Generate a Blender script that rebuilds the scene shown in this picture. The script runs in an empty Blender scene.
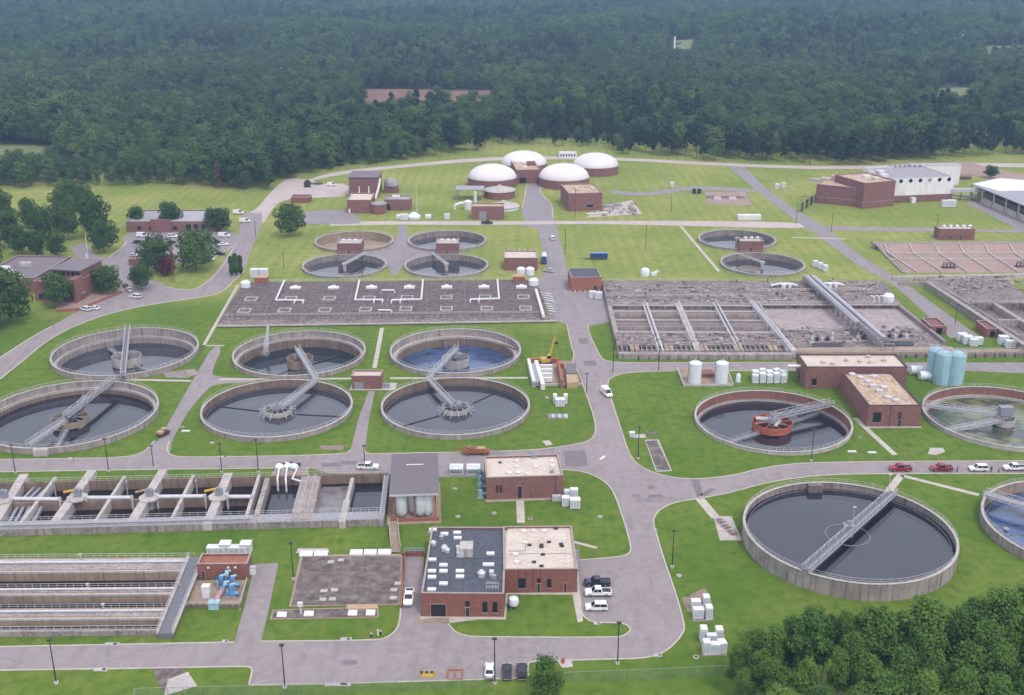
import bpy, bmesh, math, random
from mathutils import Vector, Matrix, noise
from mathutils.geometry import delaunay_2d_cdt, tessellate_polygon
rad = math.radians
PI = math.pi
S = bpy.context.scene
COL = S.collection
RND = random.Random(11)

# ------------------------------------------------------------------ camera
CAM_H, CAM_F, CAM_P = 133.0, 1106.66, rad(19.818)
cd = bpy.data.cameras.new('camera')
cam = bpy.data.objects.new('camera', cd); COL.objects.link(cam)
cam.location = (0, 0, CAM_H)
cam.rotation_euler = (rad(90)-CAM_P, 0, 0)
cd.sensor_width = 36.0
cd.lens = CAM_F/1024*36.0
cd.clip_start = 1.0
cd.clip_end = 30000
S.camera = cam

# ------------------------------------------------------------------ light: bright overcast
SUN_EL, SUN_AZ = rad(58), rad(150)      # azimuth clockwise from +Y: behind the camera, to its right
w = bpy.data.worlds.new('World'); S.world = w; w.use_nodes = True
wn, wl = w.node_tree.nodes, w.node_tree.links
sky = wn.new('ShaderNodeTexSky'); sky.sky_type = 'NISHITA'; sky.sun_disc = False
sky.sun_elevation = SUN_EL; sky.sun_rotation = SUN_AZ
sky.altitude = 100; sky.air_density = 1.0; sky.dust_density = 3.0; sky.ozone_density = 1.0
hs = wn.new('ShaderNodeHueSaturation'); hs.inputs['Saturation'].default_value = 0.35
bgn = wn['Background']; bgn.inputs['Strength'].default_value = 0.14
wl.new(sky.outputs[0], hs.inputs['Color'])
tint = wn.new('ShaderNodeMix'); tint.data_type = 'RGBA'; tint.blend_type = 'MULTIPLY'; tint.inputs[0].default_value = 1.0
tint.inputs[7].default_value = (1.0, 0.972, 1.02, 1)
cloud = wn.new('ShaderNodeMix'); cloud.data_type = 'RGBA'; cloud.inputs[0].default_value = .6      # an even pale cloud cover over the clear sky
cloud.inputs[7].default_value = (6.2, 6.6, 7.2, 1)
wl.new(hs.outputs[0], cloud.inputs[6]); wl.new(cloud.outputs[2], tint.inputs[6]); wl.new(tint.outputs[2], bgn.inputs['Color'])
sl = bpy.data.lights.new('sun', 'SUN'); sl.energy = 1.0; sl.angle = rad(10); sl.color = (1.0, .95, .88)
sun = bpy.data.objects.new('sun', sl); COL.objects.link(sun)
sd = Vector((math.sin(SUN_AZ)*math.cos(SUN_EL), math.cos(SUN_AZ)*math.cos(SUN_EL), math.sin(SUN_EL)))
sun.rotation_euler = sd.to_track_quat('Z', 'Y').to_euler()
sun.location = (0, 0, 300)
S.view_settings.view_transform = 'Standard'
S.view_settings.look = 'None'
S.view_settings.exposure = 0.64
S.view_settings.gamma = 1.0
S.render.engine = 'CYCLES'
cy = S.cycles
cy.max_bounces = 5; cy.diffuse_bounces = 2; cy.glossy_bounces = 3; cy.transmission_bounces = 3
cy.volume_bounces = 0; cy.transparent_max_bounces = 8
cy.caustics_reflective = False; cy.caustics_refractive = False

# ------------------------------------------------------------------ where a ray of the camera meets the level z
def G(px, py, z=0.0):
    x, y = px-512.0, py-347.5
    dy = math.cos(CAM_P)-y/CAM_F*math.sin(CAM_P)
    dz = -math.sin(CAM_P)-y/CAM_F*math.cos(CAM_P)
    t = (z-CAM_H)/dz
    return Vector((x/CAM_F*t, dy*t, z))
def PIX(p):
    X, Y, Z = p[0], p[1], p[2]-CAM_H
    d = Y*math.cos(CAM_P)-Z*math.sin(CAM_P)
    return 512+CAM_F*X/d, 347.5-CAM_F*(Y*math.sin(CAM_P)+Z*math.cos(CAM_P))/d
def HT(px, py, ytop, z=0.0):            # height of a thing standing at (px,py) whose top shows at row ytop
    b = G(px, py, z); lo, hi = 0.0, 80.0
    for _ in range(40):
        m = (lo+hi)/2
        if PIX((b.x, b.y, z+m))[1] > ytop: lo = m
        else: hi = m
    return lo
class Frame:                             # a plan frame: origin at A, x axis towards B
    def __init__(s, A, B, z=0.0):
        a, b = G(A[0], A[1], z), G(B[0], B[1], z)
        s.o = Vector((a.x, a.y, 0)); d = b-a
        s.L = math.hypot(d.x, d.y); s.rz = math.atan2(d.y, d.x)
        s.ex = Vector((math.cos(s.rz), math.sin(s.rz), 0)); s.ey = Vector((-s.ex.y, s.ex.x, 0))
    def l(s, px, py, z=0.0):
        d = G(px, py, z)-s.o
        return d.dot(s.ex), d.dot(s.ey)
    def w(s, u, v, z=0.0):
        p = s.o+s.ex*u+s.ey*v
        return Vector((p.x, p.y, z))

# ------------------------------------------------------------------ materials
M = {}
def _n(nt, t, **kw):
    n = nt.nodes.new(t)
    for k, v in kw.items(): setattr(n, k, v)
    return n
def mixc(nt, fac, a, b, mode='MIX'):
    m = _n(nt, 'ShaderNodeMix', data_type='RGBA', blend_type=mode)
    for i, v in ((0, fac), (6, a), (7, b)):
        if isinstance(v, bpy.types.NodeSocket): nt.links.new(v, m.inputs[i])
        elif i == 0: m.inputs[0].default_value = v
        else: m.inputs[i].default_value = (*v, 1)
    return m.outputs[2]
def noisef(nt, vec, scale, detail=4, lo=.35, hi=.65, rough=.55):
    n = _n(nt, 'ShaderNodeTexNoise'); n.inputs['Scale'].default_value = scale
    n.inputs['Detail'].default_value = detail; n.inputs['Roughness'].default_value = rough
    nt.links.new(vec, n.inputs['Vector'])
    r = _n(nt, 'ShaderNodeMapRange'); r.inputs[1].default_value = lo; r.inputs[2].default_value = hi
    nt.links.new(n.outputs[0], r.inputs[0])
    return r.outputs[0]
def scaled(nt, vec, s):
    m = _n(nt, 'ShaderNodeMapping'); m.inputs['Scale'].default_value = s
    nt.links.new(vec, m.inputs['Vector']); return m.outputs[0]
def mat(name, c, c2=None, s=.25, fine=None, fs=3.0, rough=.85, metal=0.0, spec=.3, streak=None, sk=.5, bump=0.0, bs=4.0, panel=None):
    m = bpy.data.materials.new(name); m.use_nodes = True; nt = m.node_tree
    b = nt.nodes['Principled BSDF']
    b.inputs['Roughness'].default_value = rough; b.inputs['Metallic'].default_value = metal
    b.inputs['Specular IOR Level'].default_value = spec
    g = _n(nt, 'ShaderNodeNewGeometry'); pos = g.outputs['Position']
    col = None
    if c2 is None: c2 = tuple(v*.78 for v in c)
    col = mixc(nt, noisef(nt, pos, s, 5), c, c2)
    if fine is not None: col = mixc(nt, noisef(nt, pos, fs, 3, .4, .7), col, fine)
    if streak is not None:
        f = noisef(nt, scaled(nt, pos, (1.3, 1.3, .09)), sk*2, 4, .48, .72)
        col = mixc(nt, f, col, streak)
    nt.links.new(col, b.inputs['Base Color'])
    if bump:
        bn = _n(nt, 'ShaderNodeBump'); bn.inputs['Strength'].default_value = bump; bn.inputs['Distance'].default_value = .1
        n = _n(nt, 'ShaderNodeTexNoise'); n.inputs['Scale'].default_value = bs; n.inputs['Detail'].default_value = 4
        nt.links.new(pos, n.inputs['Vector']); nt.links.new(n.outputs[0], bn.inputs['Height'])
        nt.links.new(bn.outputs[0], b.inputs['Normal'])
    M[name] = m; return m
mat('concrete', (.385,.335,.315), (.275,.235,.222), .35, streak=(.165,.138,.128), bump=.2)
mat('concrete_pale', (.50,.455,.43), (.40,.365,.345), .3, streak=(.30,.27,.25), bump=.15)
mat('kerb_concrete', (.50,.455,.39), (.40,.36,.31), .5)
mat('concrete_stained', (.30,.255,.24), (.17,.145,.14), .22, fine=(.36,.31,.29), fs=1.4, streak=(.14,.115,.11), bump=.3)
mat('concrete_brown', (.26,.19,.145), (.19,.135,.105), .3, streak=(.12,.085,.07), bump=.2)
mat('concrete_tan', (.37,.285,.215), (.28,.21,.155), .25, streak=(.21,.155,.12), bump=.2)
mat('wall_red_coated', (.27,.13,.105), (.22,.105,.085), .3, streak=(.17,.09,.075))
mat('deck_dark', (.112,.082,.079), (.074,.054,.054), .12, fine=(.152,.12,.114), fs=.8, streak=(.19,.16,.155), sk=.2, bump=.3)
mat('deck_weathered', (.215,.172,.158), (.112,.089,.085), .16, fine=(.34,.29,.265), fs=.75, streak=(.08,.066,.07), sk=.35, bump=.35)
mat('slab_dark', (.125,.10,.093), (.078,.06,.058), .10, fine=(.17,.14,.128), fs=.7, streak=(.23,.20,.18), sk=.16, bump=.2)
mat('brick', (.225,.088,.066), (.175,.064,.050), .8, fine=(.27,.125,.098), fs=3.0, rough=.9, bump=.2)
mat('brick_old', (.215,.098,.088), (.168,.072,.066), .5, fine=(.26,.14,.125), fs=2.5, rough=.9, bump=.2)
mat('brick_orange', (.30,.115,.07), (.25,.09,.06), .8, fine=(.34,.15,.10), fs=3.0, rough=.9)
mat('stone_coping', (.36,.30,.27), (.29,.24,.215), .8)
mat('roof_dark', (.070,.078,.098), (.055,.060,.078), .25, fine=(.098,.105,.125), fs=1.2, rough=.7)
mat('roof_tan', (.56,.475,.405), (.44,.365,.30), .22, fine=(.62,.54,.47), fs=1.5)
mat('roof_brown', (.44,.31,.19), (.28,.17,.10), .2, fine=(.55,.46,.37), fs=.9)
mat('roof_purple', (.165,.138,.155), (.14,.116,.132), .2, fine=(.19,.165,.18), fs=2.0, rough=.6)
mat('roof_grey', (.27,.26,.28), (.20,.19,.205), .25, fine=(.42,.40,.41), fs=1.3)
mat('roof_metal_grey', (.34,.34,.37), (.30,.30,.32), .2, rough=.45, metal=.3)
mat('dome_white', (.70,.655,.66), (.63,.59,.595), .12, rough=.5)
mat('wall_white', (.78,.75,.76), (.71,.685,.695), .25, rough=.6, streak=(.58,.55,.55))
mat('paint_white', (.70,.69,.69), (.60,.59,.59), 1.2, rough=.4)
mat('plastic_white', (.72,.75,.78), (.60,.63,.66), 1.0, rough=.4)
mat('plastic_grey', (.50,.53,.57), (.42,.45,.49), 2.0, rough=.5)
mat('meadow', (.17,.20,.075), (.23,.24,.11), .03, fine=(.12,.16,.06), fs=.2, rough=.95)
mat('galvanised', (.40,.39,.415), (.30,.295,.32), 1.5, rough=.5, metal=.35)
mat('galvanised_pale', (.60,.59,.61), (.48,.47,.49), 1.5, rough=.5, metal=.2)
mat('grating', (.20,.20,.225), (.16,.16,.18), 1.5, rough=.6, metal=.3)
mat('rail_metal', (.60,.57,.56), (.50,.47,.46), .7, rough=.5, metal=.2)
mat('steel_dark', (.045,.042,.045), (.03,.028,.03), 1.0, rough=.5)
mat('steel_rust', (.30,.16,.11), (.20,.10,.07), 1.0, fine=(.42,.34,.30), fs=3)
mat('primer_red', (.42,.105,.055), (.32,.075,.045), .6, fine=(.50,.20,.12), fs=2.0, rough=.6)
mat('machine_orange', (.36,.13,.06), (.24,.08,.04), 1.0, rough=.6)
mat('machine_yellow', (.55,.36,.06), (.46,.29,.05), 1.0, rough=.5)
mat('paint_cyan', (.34,.53,.585), (.29,.47,.53), .6, rough=.45, streak=(.25,.38,.43))
mat('paint_blue', (.16,.33,.55), (.10,.22,.40), 1.5, rough=.45)
mat('paint_navy', (.035,.065,.19), (.025,.05,.14), 1.0, rough=.4)
mat('paint_teal', (.25,.43,.48), (.18,.33,.38), 1.2, rough=.45)
mat('pipe_pink', (.45,.27,.32), (.36,.21,.25), 1.0, rough=.5)
mat('timber_tan', (.45,.33,.20), (.36,.26,.15), 1.0)
mat('asphalt', (.278,.238,.241), (.238,.203,.207), .05, fine=(.305,.262,.264), fs=.5, rough=.9, bump=.15, bs=8)
mat('asphalt_patch', (.175,.152,.165), (.15,.13,.14), .3, fine=(.21,.185,.195), fs=1.2, rough=.9)
mat('asphalt_grey', (.262,.232,.237), (.226,.20,.205), .05, fine=(.288,.256,.26), fs=.5, rough=.9)
mat('gravel_pale', (.46,.39,.36), (.37,.31,.285), .08, fine=(.50,.43,.40), fs=.6, rough=.95)
mat('soil_pink', (.33,.225,.185), (.26,.175,.145), .08, fine=(.37,.275,.235), fs=.9, rough=.95)
mat('soil_red', (.25,.135,.105), (.19,.095,.075), .02, fine=(.16,.12,.08), fs=.06, rough=.95)
mat('mulch', (.24,.17,.14), (.17,.12,.10), .6, fine=(.32,.25,.21), fs=2.5)
mat('scum', (.34,.285,.275), (.255,.21,.205), .14, fine=(.40,.34,.33), fs=.5, rough=.9)
mat('mud', (.20,.155,.137), (.125,.097,.088), .3, fine=(.21,.165,.145), fs=1.0, rough=.5)
mat('glass_dark', (.018,.021,.028), (.014,.016,.02), .5, rough=.12, spec=.5)
mat('rubber', (.018,.018,.019), (.013,.013,.014), 2.0, rough=.8)
mat('louvre_grey', (.27,.29,.32), (.20,.215,.24), 2.0, rough=.5)
for nm, c in (('car_white',(.80,.80,.81)),('car_black',(.016,.017,.022)),('car_navy',(.025,.035,.06)),('car_silver',(.48,.50,.52)),('car_red',(.30,.018,.035)),('car_maroon',(.10,.03,.035))):
    mat(nm, c, tuple(v*.93 for v in c), .8, rough=.22, spec=.6)
mat('tail_red', (.35,.02,.02), None, 1, rough=.3); mat('lamp_glass', (.7,.7,.68), None, 1, rough=.2)
mat('skin', (.42,.26,.19), None, 3, rough=.6); mat('cloth_dark', (.05,.055,.08), None, 3, rough=.9); mat('cloth_red', (.30,.05,.05), None, 3, rough=.9); mat('hair_dark', (.03,.02,.016), None, 3, rough=.7)
mat('hi_vis', (.60,.45,.05), None, 3, rough=.8)

def worn_asphalt(name):
    nt = M[name].node_tree; b = nt.nodes['Principled BSDF']; col = b.inputs['Base Color'].links[0].from_socket
    g = _n(nt, 'ShaderNodeNewGeometry'); pos = g.outputs['Position']
    n = _n(nt, 'ShaderNodeTexNoise'); n.inputs['Scale'].default_value = .25; n.inputs['Detail'].default_value = 3; nt.links.new(pos, n.inputs['Vector'])
    wp = mixc(nt, .12, (0,0,0), (1,1,1)); 
    va = _n(nt, 'ShaderNodeVectorMath', operation='MULTIPLY_ADD'); va.inputs[1].default_value = (4,4,0); nt.links.new(n.outputs['Color'], va.inputs[0]); nt.links.new(pos, va.inputs[2])
    v = _n(nt, 'ShaderNodeTexVoronoi', feature='DISTANCE_TO_EDGE'); v.inputs['Scale'].default_value = .085; nt.links.new(va.outputs[0], v.inputs['Vector'])
    r = _n(nt, 'ShaderNodeMapRange'); r.inputs[1].default_value = .0; r.inputs[2].default_value = .010; r.inputs[3].default_value = .30; r.inputs[4].default_value = 0; nt.links.new(v.outputs[0], r.inputs[0])
    col = mixc(nt, r.outputs[0], col, (.10,.085,.09))
    col = mixc(nt, noisef(nt, scaled(nt, pos, (.35,.08,1)), 1.0, 4, .5, .75), col, mixc(nt, .65, (.13,.11,.12), col))
    nt.links.new(col, b.inputs['Base Color'])
worn_asphalt('asphalt'); worn_asphalt('asphalt_grey')
def water_mat(name, c, c2, s, rough=.06, lo=.4, hi=.65, c3=None, bump=.06):
    m = bpy.data.materials.new(name); m.use_nodes = True; nt = m.node_tree; b = nt.nodes['Principled BSDF']
    g = _n(nt, 'ShaderNodeNewGeometry'); pos = g.outputs['Position']
    col = mixc(nt, noisef(nt, pos, s, 5, lo, hi), c, c2)
    if c3: col = mixc(nt, noisef(nt, scaled(nt, pos, (1, 1.7, 1)), s*1.8, 6, .55, .60), col, c3)
    nt.links.new(col, b.inputs['Base Color'])
    b.inputs['Roughness'].default_value = rough; b.inputs['IOR'].default_value = 1.52; b.inputs['Specular IOR Level'].default_value = .85
    bn = _n(nt, 'ShaderNodeBump'); bn.inputs['Strength'].default_value = bump; bn.inputs['Distance'].default_value = .05
    n = _n(nt, 'ShaderNodeTexNoise'); n.inputs['Scale'].default_value = 1.3; n.inputs['Detail'].default_value = 3
    nt.links.new(pos, n.inputs['Vector']); nt.links.new(n.outputs[0], bn.inputs['Height']); nt.links.new(bn.outputs[0], b.inputs['Normal'])
    M[name] = m
water_mat('water_dark', (.011,.012,.020), (.018,.019,.030), .05)
water_mat('water_grey', (.028,.029,.041), (.040,.041,.055), .06)
water_mat('water_black', (.005,.006,.006), (.009,.010,.010), .1)
water_mat('water_pale', (.034,.038,.048), (.055,.06,.072), .04)
water_mat('water_blue', (.03,.065,.16), (.055,.10,.21), .12, .12, c3=(.03,.035,.05))
water_mat('water_foam', (.20,.18,.185), (.10,.095,.105), .5, .3, bump=.3)
water_mat('water_teal', (.008,.018,.030), (.014,.026,.042), .1)
water_mat('water_algae', (.045,.055,.035), (.13,.145,.05), .11, .2, lo=.47, hi=.56, c3=(.17,.165,.125))

# grass: one sheet; vivid kept lawns in the near part of the works, straw-coloured mown fields further back
def grass_mat():
    m = bpy.data.materials.new('grass'); m.use_nodes = True; nt = m.node_tree; b = nt.nodes['Principled BSDF']
    b.inputs['Roughness'].default_value = .95; b.inputs['Specular IOR Level'].default_value = .1
    g = _n(nt, 'ShaderNodeNewGeometry'); pos = g.outputs['Position']
    lawn = mixc(nt, noisef(nt, pos, .035, 5, .3, .7), (.084,.154,.018), (.162,.212,.034))
    lawn = mixc(nt, noisef(nt, pos, .09, 5, .52, .74), lawn, (.165,.195,.045))
    lawn = mixc(nt, noisef(nt, pos, .35, 4, .45, .75), lawn, (.060,.122,.014))
    field = mixc(nt, noisef(nt, pos, .02, 5, .3, .7), (.180,.235,.045), (.34,.325,.105))
    field = mixc(nt, noisef(nt, pos, .25, 4, .5, .8), field, (.115,.19,.034))
    wv = _n(nt, 'ShaderNodeTexWave'); wv.inputs['Scale'].default_value = .055; wv.inputs['Distortion'].default_value = 1.2; wv.inputs['Detail'].default_value = 2
    nt.links.new(pos, wv.inputs['Vector'])
    r = _n(nt, 'ShaderNodeMapRange'); r.inputs[1].default_value = .35; r.inputs[2].default_value = .8; r.inputs[4].default_value = .25; nt.links.new(wv.outputs[0], r.inputs[0])
    field = mixc(nt, r.outputs[0], field, (.14,.21,.040))
    wv2 = _n(nt, 'ShaderNodeTexWave'); wv2.inputs['Scale'].default_value = .12; wv2.inputs['Distortion'].default_value = 1.0
    nt.links.new(pos, wv2.inputs['Vector'])
    r2 = _n(nt, 'ShaderNodeMapRange'); r2.inputs[4].default_value = .25; nt.links.new(wv2.outputs[0], r2.inputs[0])
    lawn = mixc(nt, r2.outputs[0], lawn, (.074,.144,.016))
    sx = _n(nt, 'ShaderNodeSeparateXYZ'); nt.links.new(pos, sx.inputs[0])
    n = _n(nt, 'ShaderNodeTexNoise'); n.inputs['Scale'].default_value = .02; nt.links.new(pos, n.inputs['Vector'])
    ma = _n(nt, 'ShaderNodeMath', operation='MULTIPLY_ADD'); ma.inputs[1].default_value = 90; nt.links.new(n.outputs[0], ma.inputs[0]); nt.links.new(sx.outputs[1], ma.inputs[2])
    f = _n(nt, 'ShaderNodeMapRange'); f.inputs[1].default_value = 435; f.inputs[2].default_value = 500; nt.links.new(ma.outputs[0], f.inputs[0])
    col = mixc(nt, f.outputs[0], lawn, field)
    col = mixc(nt, noisef(nt, pos, 2.2, 3, .35, .8), col, mixc(nt, .75, (.03,.07,.01), col))
    nt.links.new(col, b.inputs['Base Color'])
    bn = _n(nt, 'ShaderNodeBump'); bn.inputs['Strength'].default_value = .5; bn.inputs['Distance'].default_value = .3
    n2 = _n(nt, 'ShaderNodeTexNoise'); n2.inputs['Scale'].default_value = 1.5; n2.inputs['Detail'].default_value = 5
    nt.links.new(pos, n2.inputs['Vector']); nt.links.new(n2.outputs[0], bn.inputs['Height']); nt.links.new(bn.outputs[0], b.inputs['Normal'])
    M['grass'] = m
grass_mat()
def leaf_mat(name, c, c2, c3):
    m = bpy.data.materials.new(name); m.use_nodes = True; nt = m.node_tree; b = nt.nodes['Principled BSDF']
    b.inputs['Roughness'].default_value = .7; b.inputs['Specular IOR Level'].default_value = .15
    g = _n(nt, 'ShaderNodeNewGeometry'); pos = g.outputs['Position']
    col = mixc(nt, noisef(nt, pos, .35, 3, .35, .65), c, c2)
    oi = _n(nt, 'ShaderNodeObjectInfo')
    col = mixc(nt, oi.outputs['Random'], col, c3)
    col = mixc(nt, noisef(nt, pos, .012, 3, .35, .65), col, mixc(nt, .5, c2, col))
    if 'forest' in name or 'light' in name or 'pine' in name:  # light and dark ridge bands: the ridges' shade is painted into the leaf colour
        col = mixc(nt, noisef(nt, scaled(nt, pos, (.45,1,.2)), .0062, 3, .46, .60), col, mixc(nt, .62, col, c2))
        col = mixc(nt, noisef(nt, scaled(nt, pos, (.5,1,.2)), .0043, 3, .54, .66), col, mixc(nt, .5, col, (.11,.18,.045)))
    nt.links.new(col, b.inputs['Base Color'])
    tr = _n(nt, 'ShaderNodeBsdfTranslucent'); nt.links.new(col, tr.inputs['Color'])
    mx = _n(nt, 'ShaderNodeMixShader'); mx.inputs[0].default_value = .25
    nt.links.new(b.outputs[0], mx.inputs[1]); nt.links.new(tr.outputs[0], mx.inputs[2])
    nt.links.new(mx.outputs[0], nt.nodes['Material Output'].inputs['Surface'])
    M[name] = m
leaf_mat('leaf_forest', (.062,.120,.034), (.042,.085,.028), (.090,.155,.042))
leaf_mat('leaf_pine', (.028,.060,.024), (.021,.044,.019), (.044,.086,.030))
leaf_mat('leaf_light', (.100,.175,.042), (.072,.135,.036), (.135,.205,.052))
leaf_mat('leaf_grove', (.098,.195,.030), (.040,.098,.018), (.165,.270,.046))
leaf_mat('leaf_deep', (.062,.122,.029), (.042,.088,.023), (.092,.160,.038))
leaf_mat('leaf_red', (.13,.018,.030), (.085,.013,.024), (.15,.025,.035))
leaf_mat('leaf_dead', (.19,.085,.05), (.14,.06,.04), (.20,.10,.06))
mat('bark', (.16,.125,.10), (.10,.078,.062), 1.5); mat('bark_pale', (.40,.36,.31), (.28,.25,.21), 1.5)
def mesh_fence_mat():
    m = bpy.data.materials.new('chain_link'); m.use_nodes = True; nt = m.node_tree; b = nt.nodes['Principled BSDF']
    b.inputs['Base Color'].default_value = (.15,.23,.18,1); b.inputs['Roughness'].default_value = .6
    t = _n(nt, 'ShaderNodeBsdfTransparent'); mx = _n(nt, 'ShaderNodeMixShader'); mx.inputs[0].default_value = .17
    nt.links.new(t.outputs[0], mx.inputs[1]); nt.links.new(b.outputs[0], mx.inputs[2])
    nt.links.new(mx.outputs[0], nt.nodes['Material Output'].inputs['Surface']); M['chain_link'] = m
mesh_fence_mat()
def spray_mat():
    m = bpy.data.materials.new('spray'); m.use_nodes = True; nt = m.node_tree; b = nt.nodes['Principled BSDF']
    b.inputs['Base Color'].default_value = (.85,.88,.92,1); b.inputs['Roughness'].default_value = .3; b.inputs['Alpha'].default_value = .55
    M['spray'] = m
spray_mat()

# ------------------------------------------------------------------ mesh builder
class MB:
    def __init__(s): s.v = []; s.f = []
    def add(s, vs, fs):
        o = len(s.v); s.v += [tuple(p) for p in vs]; s.f += [tuple(i+o for i in f) for f in fs]; return s
    def box(s, x0, y0, z0, x1, y1, z1):
        return s.add([(x0,y0,z0),(x1,y0,z0),(x1,y1,z0),(x0,y1,z0),(x0,y0,z1),(x1,y0,z1),(x1,y1,z1),(x0,y1,z1)],
                     [(0,3,2,1),(4,5,6,7),(0,1,5,4),(1,2,6,5),(2,3,7,6),(3,0,4,7)])
    def prism(s, poly, z0, z1):
        n = len(poly); a = sum(poly[i][0]*poly[(i+1)%n][1]-poly[(i+1)%n][0]*poly[i][1] for i in range(n))
        if a < 0: poly = poly[::-1]
        vs = [(p[0],p[1],z0) for p in poly]+[(p[0],p[1],z1) for p in poly]
        fs = [(i,(i+1)%n,n+(i+1)%n,n+i) for i in range(n)]
        if n <= 4: fs += [tuple(range(n,2*n)), tuple(range(n-1,-1,-1))]
        else:
            ts = tessellate_polygon([[Vector((p[0],p[1],0)) for p in poly]])
            for t in ts:
                (x0,y0),(x1,y1),(x2,y2) = [(poly[i][0],poly[i][1]) for i in t]
                if (x1-x0)*(y2-y0)-(x2-x0)*(y1-y0) < 0: t = t[::-1]
                fs += [tuple(n+i for i in t), tuple(t[::-1])]
        return s.add(vs, fs)
    def bar(s, p, q, w, h, up=(0,0,1)):   # square bar from p to q, w wide, h high (centred)
        p, q = Vector(p), Vector(q); d = q-p
        if d.length < 1e-6: return s
        d.normalize(); up = Vector(up)
        if abs(d.dot(up)) > .98: up = Vector((1,0,0))
        r = d.cross(up).normalized()*(w/2); u = r.cross(d).normalized()*(h/2)
        vs = [p-r-u,p+r-u,p+r+u,p-r+u,q-r-u,q+r-u,q+r+u,q-r+u]
        return s.add(vs, [(0,1,2,3),(7,6,5,4),(0,4,5,1),(1,5,6,2),(2,6,7,3),(3,7,4,0)])
    def tube(s, pts, r, n=6, r2=None):
        pts = [Vector(p) for p in pts]; rings = []
        for i, p in enumerate(pts):
            d = (pts[min(i+1,len(pts)-1)]-pts[max(i-1,0)]).normalized()
            a = Vector((0,0,1)) if abs(d.z) < .9 else Vector((1,0,0))
            x = d.cross(a).normalized(); y = d.cross(x).normalized()
            rr = r if r2 is None else r+(r2-r)*i/(len(pts)-1)
            rings.append([p+(x*math.cos(2*PI*k/n)+y*math.sin(2*PI*k/n))*rr for k in range(n)])
        vs = [p for q in rings for p in q]; fs = []
        for i in range(len(pts)-1):
            for k in range(n): fs.append((i*n+k, (i+1)*n+k, (i+1)*n+(k+1)%n, i*n+(k+1)%n))
        fs.append(tuple(range(n))); fs.append(tuple((len(pts)-1)*n+k for k in range(n-1,-1,-1)))
        return s.add(vs, fs)
    def lathe(s, prof, n=24, x=0, y=0, closed=False, cap=True):
        vs = [(x+r*math.cos(2*PI*k/n), y+r*math.sin(2*PI*k/n), z) for r, z in prof for k in range(n)]
        fs = []; m = len(prof)
        for i in range(m if closed else m-1):
            j = (i+1) % m
            for k in range(n): fs.append((i*n+k, i*n+(k+1)%n, j*n+(k+1)%n, j*n+k))
        if not closed and cap:
            if prof[0][0] > 1e-4: fs.append(tuple(range(n-1,-1,-1)))
            if prof[-1][0] > 1e-4: fs.append(tuple((m-1)*n+k for k in range(n)))
        return s.add(vs, fs)
    def cyl(s, x, y, z0, z1, r, n=16, r2=None):
        return s.lathe([(r,z0),(r if r2 is None else r2,z1)], n, x, y)
    def ring(s, x, y, z0, z1, ri, ro, n=96):
        return s.lathe([(ri,z0),(ro,z0),(ro,z1),(ri,z1)], n, x, y, True)
    def disc(s, x, y, z, r, n=96):
        return s.add([(x+r*math.cos(2*PI*k/n), y+r*math.sin(2*PI*k/n), z) for k in range(n)], [tuple(range(n))])
    def rail(s, pts, h=1.1, gap=2.0, r=.035, loop=False):
        pts = [Vector(p) for p in pts]
        if loop: pts.append(pts[0])
        for a, b in zip(pts, pts[1:]):
            n = max(1, round((b-a).length/gap)); up = Vector((0,0,h))
            for k in range(n): p = a.lerp(b, k/n); s.bar(p, p+up, 2*r, 2*r, (1,0,0))
            s.bar(a+up, b+up, 2*r, 2*r); s.bar(a+up*.52, b+up*.52, 2*r*.8, 2*r*.8)
        s.bar(pts[-1], pts[-1]+Vector((0,0,h)), 2*r, 2*r, (1,0,0))
        return s
    def mesh(s, name, off=None):
        me = bpy.data.meshes.new(name)
        vs = s.v if off is None else [(p[0]-off[0],p[1]-off[1],p[2]-off[2]) for p in s.v]
        me.from_pydata(vs, [], s.f); me.update(); return me

def obj(name, me, m=None, parent=None, smooth=False):
    o = bpy.data.objects.new(name, me); COL.objects.link(o)
    if m is not None: me.materials.append(M[m] if isinstance(m, str) else m)
    if smooth:
        me.shade_smooth(); me.set_sharp_from_angle(angle=rad(38))
    if parent is not None: o.parent = parent
    return o
def tag(o, label=None, cat=None, group=None, kind=None):
    for k, v in (('label',label),('category',cat),('group',group),('kind',kind)):
        if v: o[k] = v
    return o
def thing(name, label, cat, loc=(0,0,0), rz=0.0, group=None):
    o = bpy.data.objects.new(name, None); COL.objects.link(o); o.empty_display_size = .5
    o.location = loc; o.rotation_euler = (0,0,rz)
    return tag(o, label, cat, group)
def part(name, mb, m, parent, smooth=False, label=None):     # local coordinates
    o = obj(name, mb.mesh(name), m, parent, smooth)
    if label: o['label'] = label
    return o
def wpart(name, mb, m, root, smooth=False, label=None, parent=None):   # world coordinates, root not rotated
    o = obj(name, mb.mesh(name, tuple(root.location)), m, parent or root, smooth)
    if label: o['label'] = label
    return o
def struct(name, mb, m, smooth=False):
    return tag(obj(name, mb.mesh(name), m, None, smooth), kind='structure')
def dup(root, loc, rz=0.0, label=None, group=None, sc=None):
    r = root.copy(); COL.objects.link(r); r.location = loc; r.rotation_euler = (0,0,rz)
    if sc: r.scale = sc if isinstance(sc, tuple) else (sc,sc,sc)
    if label: r['label'] = label
    if group: r['group'] = group
    for ch in list(root.children):
        c = ch.copy(); COL.objects.link(c); c.parent = r
        for g in ch.children:
            d = g.copy(); COL.objects.link(d); d.parent = c
    return r
def shared(name, me, parent, loc=(0,0,0), rz=0.0, sc=None):
    o = bpy.data.objects.new(name, me); COL.objects.link(o); o.parent = parent; o.location = loc; o.rotation_euler = (0,0,rz)
    if sc: o.scale = sc
    return o
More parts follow.
